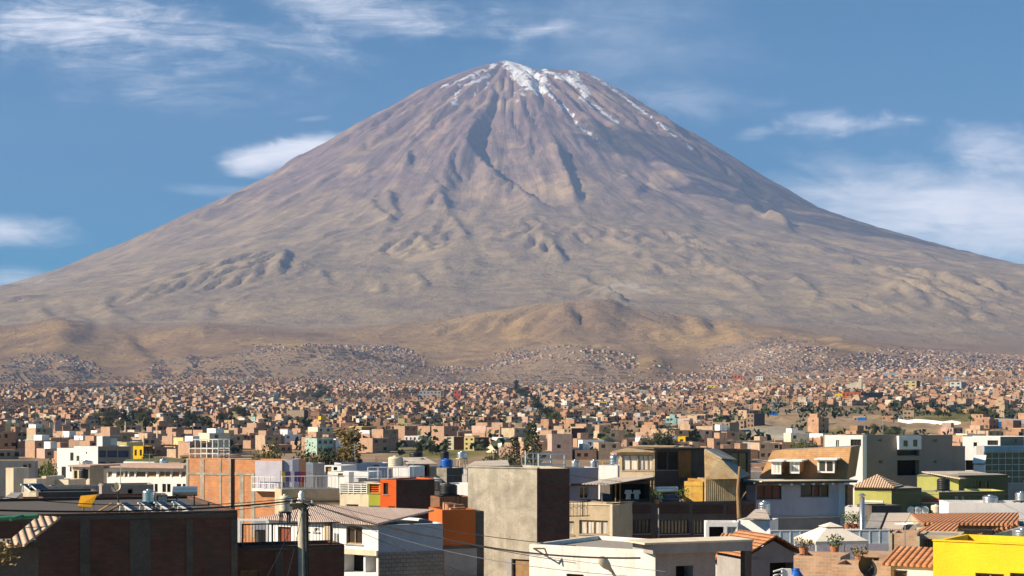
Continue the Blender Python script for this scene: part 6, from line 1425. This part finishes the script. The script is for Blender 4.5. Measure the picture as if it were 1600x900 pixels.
far_house('lilac topped block at the far right slope', 1534, 1557, 611, 623, 'lilac_plaster', rows=2, cols=5)
far_house('long white wall building left of the yellow church', 1238, 1286, 606, 611, 'clean_white', rows=0, cols=0)
far_house('orange block with balconies on the far left slope', 56, 88, 661, 669, 'ochre_wall', rows=2, cols=6)
far_house('bright orange small house on the far left slope', 138, 149, 640, 649, 'rust_orange', rows=1, cols=2)
far_house('yellow small house above the dark grove', 223, 236, 633, 642, 'yellow_paint', rows=1, cols=3)
far_house('white house with three windows inside the dark grove', 216, 230, 645, 652, 'clean_white', rows=1, cols=3)
far_house('mint house on the slope above the dry ravine', 505, 517, 623, 632, 'mint_paint', rows=2, cols=2)
far_house('amber block on the centre slope beside the blue roof', 756, 772, 646, 657, 'yellow_paint', rows=2, cols=3)
far_house('yellow low house at the left of green ravine', 806, 824, 643, 652, 'yellow_paint', rows=1, cols=4)
far_house('orange low house in the middle of the centre slope', 944, 953, 648, 655, 'rust_orange', rows=1, cols=2)
far_house('yellow narrow house in the middle of the centre slope', 940, 948, 628, 638, 'yellow_paint', rows=2, cols=1)
far_house('amber block high on the right of centre slope', 1105, 1121, 602, 612, 'yellow_paint', rows=2, cols=3)
far_house('red topped house high on the right of centre slope', 1146, 1158, 586, 598, 'rust_orange', rows=2, cols=2)
far_house('white house high beside the red topped one', 1181, 1192, 588, 599, 'clean_white', rows=2, cols=3)
far_house('mint roofed low hall high on the centre slope', 992, 1010, 610, 617, 'mint_paint', rows=1, cols=4)
far_house('white low hall right of the brown tower', 1060, 1082, 630, 638, 'clean_white', rows=1, cols=3)
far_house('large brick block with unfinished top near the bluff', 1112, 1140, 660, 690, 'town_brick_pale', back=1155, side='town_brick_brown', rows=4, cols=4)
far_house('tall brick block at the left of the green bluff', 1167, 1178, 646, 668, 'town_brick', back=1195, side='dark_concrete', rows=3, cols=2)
far_house('sky blue low block on the right slope', 1382, 1406, 583, 589, 'sky_paint', rows=0, cols=0)
far_house('bright blue block high on the right slope', 1474, 1490, 589, 597, 'sky_paint', rows=2, cols=3)
far_house('long brick hall behind the pale yellow balconied block', 1420, 1448, 585, 593, 'town_brick', rows=1, cols=5)
far_house('white hall left of the white four storey block', 1455, 1478, 612, 620, 'clean_white', rows=1, cols=2)
far_house('square brick house at the hedge line', 1503, 1525, 614, 632, 'town_brick', rows=2, cols=4)
# church
ch = far_house('cream church with a gabled front and square tower', 1323, 1352, 600, 612, 'cream_plaster', rows=0, cols=0, cat='church', name='church', par=0.0)
eave_roof(ch, .3, 3.5, 'clay_tiles', 'gable', axis='y'); m_ = MB(); m_.box(ch.L * .62, ch.L * .8, -1, 3, 0, ch.H + 6.5); m_.prism([(ch.L * .62, -1, ch.H + 6.5), (ch.L * .8, -1, ch.H + 6.5), (ch.L * .71, 1, ch.H + 9)], (0, 3, 0)); m_.build('tower', 'cream_plaster', ch.root)
# reservoir and blue tanks
def lath_thing(name, label, cat, px, ybot, wpx, hpx, mat, roofmat, group=None):
    D = ground_d(px, ybot); r_ = wpx / 2 / F * D; h_ = hpx / F * D; x = (px - 800) / F * D; t = empty(name, (x, D + r_, ground_z(x, D) - 1), 0, label, cat, group); FOOT.append((x, D + r_, r_ + 5))
    m_ = MB(); m_.lathe([(0, 0), (r_, 0), (r_, h_), (r_ * .97, h_), (r_ * .97, h_ - .4)], 28); m_.build('wall', mat, t); m_ = MB(); m_.lathe([(r_ * .97, h_ - .4), (r_ * .5, h_ + r_ * .07), (0, h_ + r_ * .1)], 28); m_.build('roof', roofmat, t, True); return t
lath_thing('reservoir', 'large round pale reservoir on the middle slope', 'reservoir', 657, 676, 52, 16, 'cream_plaster', 'roof_grey')
for px, yb, w_, lb in ((586, 673, 17, 'left pale blue round tank beyond the olive trees'), (631, 673, 16, 'pale blue round tank against the reservoir front'), (681, 675, 9, 'small pale blue tank at the right of reservoir'), (650, 657, 14, 'pale blue tank just above the reservoir')): lath_thing('round_tank', lb, 'tank', px, yb, w_, 8, 'pale_blue_panel', 'sky_paint', 'pale blue tanks around the reservoir')
# plateau walls and tarps
def gp(px, D): x = (px - 800) / F * D; return (x, D)
Dw = ground_d(1450, 664)
pts = [gp(1408, Dw * 1.12), gp(1403, Dw * 1.02)] + [gp(1403 + 98 * k / 7, Dw * (1.02 - .05 * k / 7)) for k in range(1, 8)]
wall_line('perimeter_wall', 'white stepped perimeter wall on the right plateau', 'wall', 'clean_white', pts, 1.9)
Db = ground_d(1575, 671); wall_line('perimeter_wall', 'low white wall above the bright blue panel at right', 'wall', 'clean_white', [gp(1538, Db * 1.03), gp(1625, Db * 1.03)], 3.4)
for x0, x1, yb, h_, lb in ((1553, 1591, 671, 9, 'long bright blue tarpaulin fence at the far right'), (1340, 1353, 660, 5, 'small blue tarpaulin on the dirt plateau'), (1201, 1216, 649, 7, 'blue tarpaulin at the left of the dirt plateau')):
    D = ground_d((x0 + x1) / 2, yb); x = (x0 - 800) / F * D; w_ = (x1 - x0) / F * D; t = empty('tarpaulin', (x, D, ground_z(x, D) - .2), .1, lb, 'tarpaulin'); m_ = MB(); hh = h_ / F * D
    m_.prism([(0, 0, 0), (w_, 0, 0), (w_, .5, hh), (w_ * .5, .9, hh * 1.05), (0, .5, hh * .9)], (0, .08, 0)); m_.build('sheet', 'blue_tarp', t)
for px, yb, lb in ((1161, 507, 'lattice mast on the ochre hill crest'), (1355, 508, 'left lattice pylon on the volcano foot'), (1537, 507, 'right lattice pylon on the volcano foot')):
    D = ground_d(px, yb, 5200) if px < 1200 else 8600; x = (px - 800) / F * D; t = empty('pylon', (x, D, ground_z(x, D) - 1), 0, lb, 'pylon'); m_ = MB(); h_ = 17 / F * D
    for a, b2 in ((-1, -1), (1, -1), (1, 1), (-1, 1)): m_.tube((a * 4, b2 * 4, 0), (a * .8, b2 * .8, h_), .5, seg=4)
    for k in range(6): z = h_ * k / 6; w_ = 4 - 3.2 * k / 6; m_.tube((-w_, -w_, z), (w_ - .5, -w_ + .5, z + h_ / 6), .3, seg=4); m_.tube((w_, -w_, z), (-w_ + .5, -w_ + .5, z + h_ / 6), .3, seg=4)
    m_.tube((-6, 0, h_ * .85), (6, 0, h_ * .85), .5, seg=4); m_.build('lattice', 'silver', t)

# ================================================================== the town on the slope
SKY_X = [0, 52, 88, 152, 205, 290, 345, 366, 455, 530, 610, 685, 732, 848, 900, 968, 1170, 1190, 1290, 1430, 1490, 1530, 1600]
SKY_Y = [722, 722, 700, 690, 722, 706, 706, 716, 722, 728, 730, 728, 732, 722, 728, 702, 702, 738, 684, 680, 696, 684, 690]
g = np.random.default_rng(42)
cand = []; cyaw = []; cwid = []
# districts, each with its own street grid: rows of houses wall to wall, two rows to a block
seeds = []
D = 300.0
while D < 6600:
    s_ = 170 + D * .05
    for k in range(int(D * .78 / s_) + 1): seeds.append(((-.39 * D) + (k + g.uniform(.1, .9)) * s_, D + g.uniform(-.4, .4) * s_, s_))
    D += s_ * .9
seeds = np.array(seeds)
for q, (sx_, sy_, s_) in enumerate(seeds):
    a = R(g.choice([-14, -6, 8, 20, 30, 38]) + g.uniform(-5, 5)); c_, n_ = math.cos(a), math.sin(a); wd = 7.6 if sy_ < 1500 else 9.0 if sy_ < 3000 else 10.5 if sy_ < 4500 else 12; r_ = s_ * 1.1; dd = wd * 1.25
    us = np.arange(-r_, r_, wd); vs_ = []; v = -r_; k = 0
    while v < r_: vs_.append(v); v += dd * (1.0 if k % 2 == 0 else 1.85); k += 1
    U, Vv = np.meshgrid(us, vs_); blk = (np.arange(len(us)) % 9 == 8); U = U[:, ~blk].ravel(); Vv = Vv[:, ~blk].ravel()
    X_c = sx_ + U * c_ - Vv * n_; Y_c = sy_ + U * n_ + Vv * c_
    near_s = seeds[np.hypot(seeds[:, 0] - sx_, seeds[:, 1] - sy_) < s_ * 3]
    d2 = np.hypot(X_c[:, None] - near_s[None, :, 0], Y_c[:, None] - near_s[None, :, 1]); own = np.hypot(X_c - sx_, Y_c - sy_) <= d2.min(1) + 1e-6
    cand.append(np.stack([X_c[own], Y_c[own]], 1)); cyaw.append(np.full(own.sum(), a)); cwid.append(np.full(own.sum(), wd))
cand = np.concatenate(cand); cyaw = np.concatenate(cyaw); cwid = np.concatenate(cwid)
m = (cand[:, 1] > 335) & (cand[:, 1] < 6450) & (np.abs(cand[:, 0]) < cand[:, 1] * .37); cand = cand[m]; cyaw = cyaw[m]; cwid = cwid[m]; print('plots', len(cand))
cx, cy = cand[:, 0], cand[:, 1]
nearm = cy < 4590
cz = np.zeros(len(cx)); cz[nearm] = near_z(cx[nearm], cy[nearm])
fi = np.where(~nearm)[0]
ii = np.searchsorted(gx0, cx[fi]) - 1; jj = np.searchsorted(gy0, cy[fi]) - 1
cz[fi] = np.minimum(Z[jj, ii], Z[jj + 1, ii + 1])
cpx = 800 + F * cx / cy; cpy = HY - (cz - EYE) / cy * F
dens = .86 * (0.25 + 0.75 * (fbm(cx / 150, cy / 150, 501, 3) > -.28))
edge_y = 7 * fbm(cpx / 70, cy * 0, 521, 3) + np.interp(cpx, [0, 100, 200, 300, 400, 470, 540, 600, 740, 1000, 1090, 1200, 1600], [602, 599, 592, 584, 577, 600, 596, 601, 601, 600, 590, 584, 578])
tw = np.zeros(len(cx)); tw[fi] = town[jj, ii]
hill = (cpy < edge_y) | (cy > 4590)
dens = np.where(hill, np.where(cy < 4590, 0.55, np.maximum(np.clip(tw * 1.3, 0, .95), np.clip((5150 - cy) / 560, 0, 1) * .75 * (fbm(cx / 260, cy / 260, 531, 3) > -.12))), dens)
def drop(x0, x1, y0, y1, f, ymin=330, ymax=9000):
    global dens
    dens = np.where((cpx > x0) & (cpx < x1) & (cpy > y0) & (cpy < y1) & (cy > ymin) & (cy < ymax), dens * f, dens)
drop(1145, 1285, 656, 706, 0.02, 560); drop(1180, 1620, 638, 676, 0.04, 560); drop(1285, 1620, 676, 700, .12, 560); drop(600, 780, 699, 716, .03); drop(148, 242, 655, 692, .05); drop(258, 335, 660, 692, .12); drop(342, 392, 652, 678, .12); drop(360, 570, 700, 716, .2); drop(-80, 90, 695, 708, .15)
drop(930, 1010, 688, 706, .2); drop(1085, 1150, 672, 700, .35); drop(420, 480, 575, 592, .1, 4000)
gd = np.abs(cpx - (802 + (cpy - 608) / 64 * 70)) ; dens = np.where((gd < 16) & (cpy > 600) & (cpy < 675), dens * .1, dens)
gd = np.abs(cpx - (1150 + (700 - cpy) * 1.2)); 
keep = g.random(len(cx)) < dens
# keep clear of the landmark footprints
for fx, fy, fr in FOOT: keep &= np.hypot(cx - fx, cy - fy) > fr + 5
# widths, storeys
w = cwid * g.uniform(.86, .99, len(cx)); dp = cwid * g.uniform(.95, 1.3, len(cx))
st = g.choice([1, 2, 3, 4], len(cx), p=[.55, .37, .08, 0]); st = np.where(hill, 1, st); w = np.where(hill, w * .88, w); dp = np.where(hill, dp * .85, dp)
hh_ = st * 2.6 + g.uniform(.2, .7, len(cx)) + hill * g.uniform(.3, 1.8, len(cx))
skyl = np.interp(cpx, SKY_X, SKY_Y)
topy = HY - (cz + hh_ - EYE) / cy * F
near_cut = np.where((cpx < 370) | (cpx > 780), 490, 545)
keep &= np.where(cy < near_cut, (topy > skyl + 3) & (topy < skyl + 75), topy < skyl + 3) & (cpx > -60) & (cpx < 1660)
idx = np.where(keep)[0]; idx = idx[np.argsort(cy[idx])]
yawd = cyaw
inview = [i for i in idx if cy[i] > near_cut[i] and 0 < cpx[i] < 1600 and topy[i] < skyl[i] - 1]
solo = inview[:292]; solo_set = set(int(i) for i in solo)
PAL = [('town_brick', 'brick'), ('town_brick_pale', 'pale brick'), ('town_brick_brown', 'brown brick'), ('clean_white', 'white'), ('cream_plaster', 'cream'), ('grey_plaster', 'grey'), ('pink_plaster', 'pink'), ('pale_yellow', 'pale yellow'), ('tan_plaster', 'tan'), ('mint_paint', 'mint'), ('sky_paint', 'blue'), ('rust_orange', 'orange'), ('yellow_paint', 'yellow')]
PW = np.array([.50, .17, .15, .045, .04, .04, .05, .012, .035, .004, .002, .0005, .001]); PW /= PW.sum()
pc = g.choice(len(PAL), len(cx), p=PW)
ZONES = [(0, 160, 'behind the white cube house'), (160, 290, 'beyond the long white building'), (290, 460, 'beyond the orange brick building'), (460, 600, 'beyond the grey antenna house'), (600, 740, 'around the meadow'), (740, 900, 'beyond the concrete tower'), (900, 1090, 'beyond the curtained shack'), (1090, 1290, 'beyond the shingled roof'), (1290, 1450, 'beyond the taupe modern building'), (1450, 1600, 'beyond the green glass building')]
ORD = ['leftmost', 'second', 'third', 'fourth', 'fifth', 'sixth', 'seventh', 'eighth', 'ninth', 'tenth', 'eleventh', 'twelfth', 'thirteenth', 'fourteenth', 'fifteenth', 'sixteenth', 'seventeenth', 'eighteenth', 'nineteenth', 'twentieth']
buckets = {}
for i in solo:
    zn_ = next((z for z in ZONES if z[0] <= cpx[i] < z[1])); ring = 'near' if cy[i] < 620 else 'mid-distance' if cy[i] < 720 else 'distant'
    buckets.setdefault((PAL[pc[i]][1], int(st[i]), zn_[2], ring), []).append(int(i))
lab = {}
SW = ['', 'one-storey', 'two-storey', 'three-storey', 'four-storey']
for (colr, s_, zn_, ring), L_ in buckets.items():
    L_.sort(key=lambda i: cpx[i])
    for k, i in enumerate(L_):
        lab[i] = (f"{ORD[min(k, 19)]} {'' if k == 0 else 'from the left '}of the " if len(L_) > 1 else '') + f"{ring} {SW[s_]} {colr} house{'s' if len(L_) > 1 else ''} {zn_}"
ga = random.Random(77)
for i in solo:
    i = int(i); mat = PAL[pc[i]][0]
    h = House('house', lab[i], 'house', mat, raw=(cx[i], cy[i], cz[i] - .6, float(yawd[i]), float(w[i]), float(hh_[i]) + .6), depth=float(dp[i]), par=.35, roof=ga.choice(['roof_grey', 'roof_earth', 'roof_grey', 'pinkish_sheet']), side=ga.choice([mat, mat, 'town_brick_brown', 'town_brick']), group='houses on the valley floor')
    nc = ga.choice([1, 2, 2, 3]) if cy[i] < 700 else ga.choice([1, 2])
    for r_ in range(int(st[i])):
        if r_ < st[i] - 2: continue
        for c in range(nc):
            if ga.random() < .8: simple_win(h, 'f', h.L * (c + .25) / nc, h.L * (c + .25) / nc + 1.3, .6 + 2.75 * r_ + 1.0, .6 + 2.75 * r_ + 2.15)
    h.wall()
    if ga.random() < .45:
        u = ga.uniform(.3, h.L * .4); m_ = MB(); m_.box(u, u + ga.uniform(2.2, 3.6), 1.2, h.dep - .6, h.H - .35, h.H + ga.uniform(1.2, 2.3)); m_.build('roof_room', ga.choice([mat, 'town_brick', 'clean_white']), h.root)
    if ga.random() < .5:
        m_ = MB()
        for u in (.15, h.L * .5, h.L - .3): m_.box(u, u + .18, .1, .28, h.H, h.H + .9)
        m_.build('column_stub', 'dark_concrete', h.root)
# everything beyond them: one mass of small houses
rest = np.array([i for i in idx if int(i) not in solo_set])
BASEC = np.array([(0.43, 0.25, 0.155), (0.48, 0.34, 0.225), (0.32, 0.19, 0.125), (0.62, 0.58, 0.52), (0.58, 0.49, 0.36), (0.30, 0.28, 0.26), (0.48, 0.32, 0.26), (0.62, 0.50, 0.25), (0.38, 0.29, 0.20), (0.30, 0.46, 0.42), (0.22, 0.36, 0.50), (0.55, 0.13, 0.03), (0.74, 0.46, 0.04)])
def mass(ids, name, label):
    vs, fs, cs = [], [], []; base = 0
    q6 = np.array([(0, 1, 5, 4), (1, 3, 7, 5), (3, 2, 6, 7), (2, 0, 4, 6), (4, 5, 7, 6)])
    def boxes(x, y, z0, z1, yaw, u0, u1, v0, v1, col, roofcol):
        nonlocal base
        n = len(x); c, s = np.cos(yaw), np.sin(yaw)
        co = np.empty((n, 8, 3))
        for k in range(8):
            u = np.where(k & 1, u1, u0); v = np.where(k & 2, v1, v0)
            co[:, k, 0] = x + u * c - v * s; co[:, k, 1] = y + u * s + v * c; co[:, k, 2] = z1 if k & 4 else z0
        f = q6[None] + (np.arange(n) * 8)[:, None, None] + base
        vs.append(co.reshape(-1, 3)); fs.append(f.reshape(-1, 4)); cc = np.repeat(col[:, None], 5, 1); cc[:, 4] = roofcol; cs.append(cc.reshape(-1, 3)); base += n * 8
    def quads(x, y, yaw, face, u0, u1, z0, z1, W_, off, col):
        nonlocal base
        n = len(x); c, s = np.cos(yaw), np.sin(yaw); co = np.empty((n, 4, 3))
        for k, (uu, zz_) in enumerate(((u0, z0), (u1, z0), (u1, z1), (u0, z1))):
            if face == 'f': lx, ly = uu, np.full(n, -off)
            elif face == 'l': lx, ly = np.full(n, -off), uu
            else: lx, ly = W_ + off, uu
            co[:, k, 0] = x + lx * c - ly * s; co[:, k, 1] = y + lx * s + ly * c; co[:, k, 2] = zz_
        vs.append(co.reshape(-1, 3)); fs.append((np.arange(n)[:, None] * 4 + np.arange(4)[None] + base)); cs.append(np.repeat(col, 1, 0)); base += n * 4
    x, y, z, yw, W_, Dp, H_ = cx[ids], cy[ids], cz[ids], yawd[ids], w[ids], dp[ids], hh_[ids]; n = len(ids)
    col = BASEC[pc[ids]] * g.uniform(.82, 1.08, (n, 1)); hl = hill[ids]; col = np.where(hl[:, None] & (g.random((n, 1)) < .35), np.array([(.24, .20, .18)]) * g.uniform(.5, 1.3, (n, 1)), col)
    rc = np.array([(.42, .32, .24)]) * g.uniform(.55, 1.25, (n, 1)) + g.normal(0, .012, (n, 3)); rc = np.where(g.random((n, 1)) < .035, np.array([(.62, .60, .58)]), rc)
    boxes(x, y, z - 2.5, z + H_, yw, 0 * W_, W_, 0 * Dp, Dp, col, rc)
    m = g.random(n) < .5; k_ = m.sum(); a = W_[m] * g.uniform(0, .4, k_)
    boxes(x[m], y[m], z[m] + H_[m] - .1, z[m] + H_[m] + g.uniform(.8, 2.6, k_), yw[m], a, a + W_[m] * g.uniform(.25, .5, k_), Dp[m] * .2, Dp[m] * .9, np.where(g.random((k_, 1)) < .07, np.array([(.60, .56, .50)]), col[m] * g.uniform(.8, 1.1, (k_, 1))), rc[m] * .9)
    m = g.random(n) < .22; k_ = m.sum(); a = W_[m] * g.uniform(.1, .8, k_)      # roof tanks
    boxes(x[m], y[m], z[m] + H_[m], z[m] + H_[m] + 1.3, yw[m], a, a + 1.1, Dp[m] * .5, Dp[m] * .5 + 1.1, np.where(g.random((k_, 1)) < .75, np.array([(.02, .02, .025)]), np.array([(.04, .04, .06)])), np.tile([[.02, .02, .02]], (k_, 1)))
    for face, lim in (('f', W_), ('r', Dp), ('l', Dp)):
        for r_ in range(3):
            for c in range(3 if face != 'l' else 2):
                m = (st[ids] > r_) & (g.random(n) < (.62 if face == 'f' else .35)) & (y < 3800) & ~hl; k_ = m.sum(); u = lim[m] * (c + .2 + .2 * g.random(k_)) / 3; zz_ = z[m] + 2.75 * r_ + g.uniform(.7, 1.1, k_)
                quads(x[m], y[m], yw[m], face, u, u + g.uniform(.9, 1.6, k_), zz_, zz_ + g.uniform(1.0, 1.4, k_), W_[m], .05, np.tile([[.03, .027, .026]], (k_, 1)) * g.uniform(.5, 2, (k_, 1)))
    vs_ = np.concatenate(vs).astype(np.float32); fs_ = np.concatenate(fs).astype(np.int32); cs_ = np.concatenate(cs)
    me = bpy.data.meshes.new(name); me.vertices.add(len(vs_)); me.vertices.foreach_set('co', vs_.ravel()); me.loops.add(fs_.size); me.loops.foreach_set('vertex_index', fs_.ravel()); me.polygons.add(len(fs_)); me.polygons.foreach_set('loop_start', np.arange(0, fs_.size, 4, dtype=np.int32))
    at = me.attributes.new('tint', 'FLOAT_COLOR', 'FACE'); at.data.foreach_set('color', np.concatenate([np.clip(cs_, 0.005, .8), np.ones((len(cs_), 1))], 1).astype(np.float32).ravel())
    me.polygons.foreach_set('use_smooth', np.zeros(len(fs_), bool)); me.update(calc_edges=True); me.materials.append(MATS['town_houses']); o = bpy.data.objects.new(name, me); COL.objects.link(o); tag(o, label, None, None, 'stuff'); print(name, len(ids), len(fs_)); return o
m, nt, b = newmat('town_houses'); n = NB(nt); an = nt.nodes.new('ShaderNodeAttribute'); an.attribute_name = 'tint'
nt.links.new(n.mix(.6, an.outputs['Color'], n.ramp(n.noise(.35, 5, .7), [(.3, (.26, .26, .26)), (.7, (.72, .72, .72))]), 'OVERLAY'), b.inputs['Base Color']); b.inputs['Roughness'].default_value = .9
mass(rest, 'distant_town', 'mass of small brick houses covering the far slope')
# low scrub and small trees between the far houses
gs = random.Random(9); m_ = MB()
for _ in range(3200):
    D = 500 + 4200 * gs.random() ** .8; px = gs.uniform(0, 1600); x = (px - 800) / F * D
    if fbm(np.array([x / 260]), np.array([D / 260]), 601, 3)[0] < .02 and gs.random() < .8: continue
    z = ground_z(x, D); r_ = gs.uniform(2, 4.2); h_ = gs.uniform(4, 9.5)
    for k in range(13):
        c = Vector((x + gs.gauss(0, r_ * .5), D + gs.gauss(0, r_ * .5), z + h_ * gs.uniform(.25, 1))); u = Vector((gs.uniform(-1, 1), gs.uniform(-1, 1), gs.uniform(-1, 1))).normalized() * r_ * .5; w_ = u.orthogonal().normalized() * r_ * .35
        m_.poly([c - u, c - w_, c + u, c + w_])
o = m_.build('scrub', 'leaf_dark'); tag(o, 'scattered dark scrub between far houses', None, None, 'stuff')
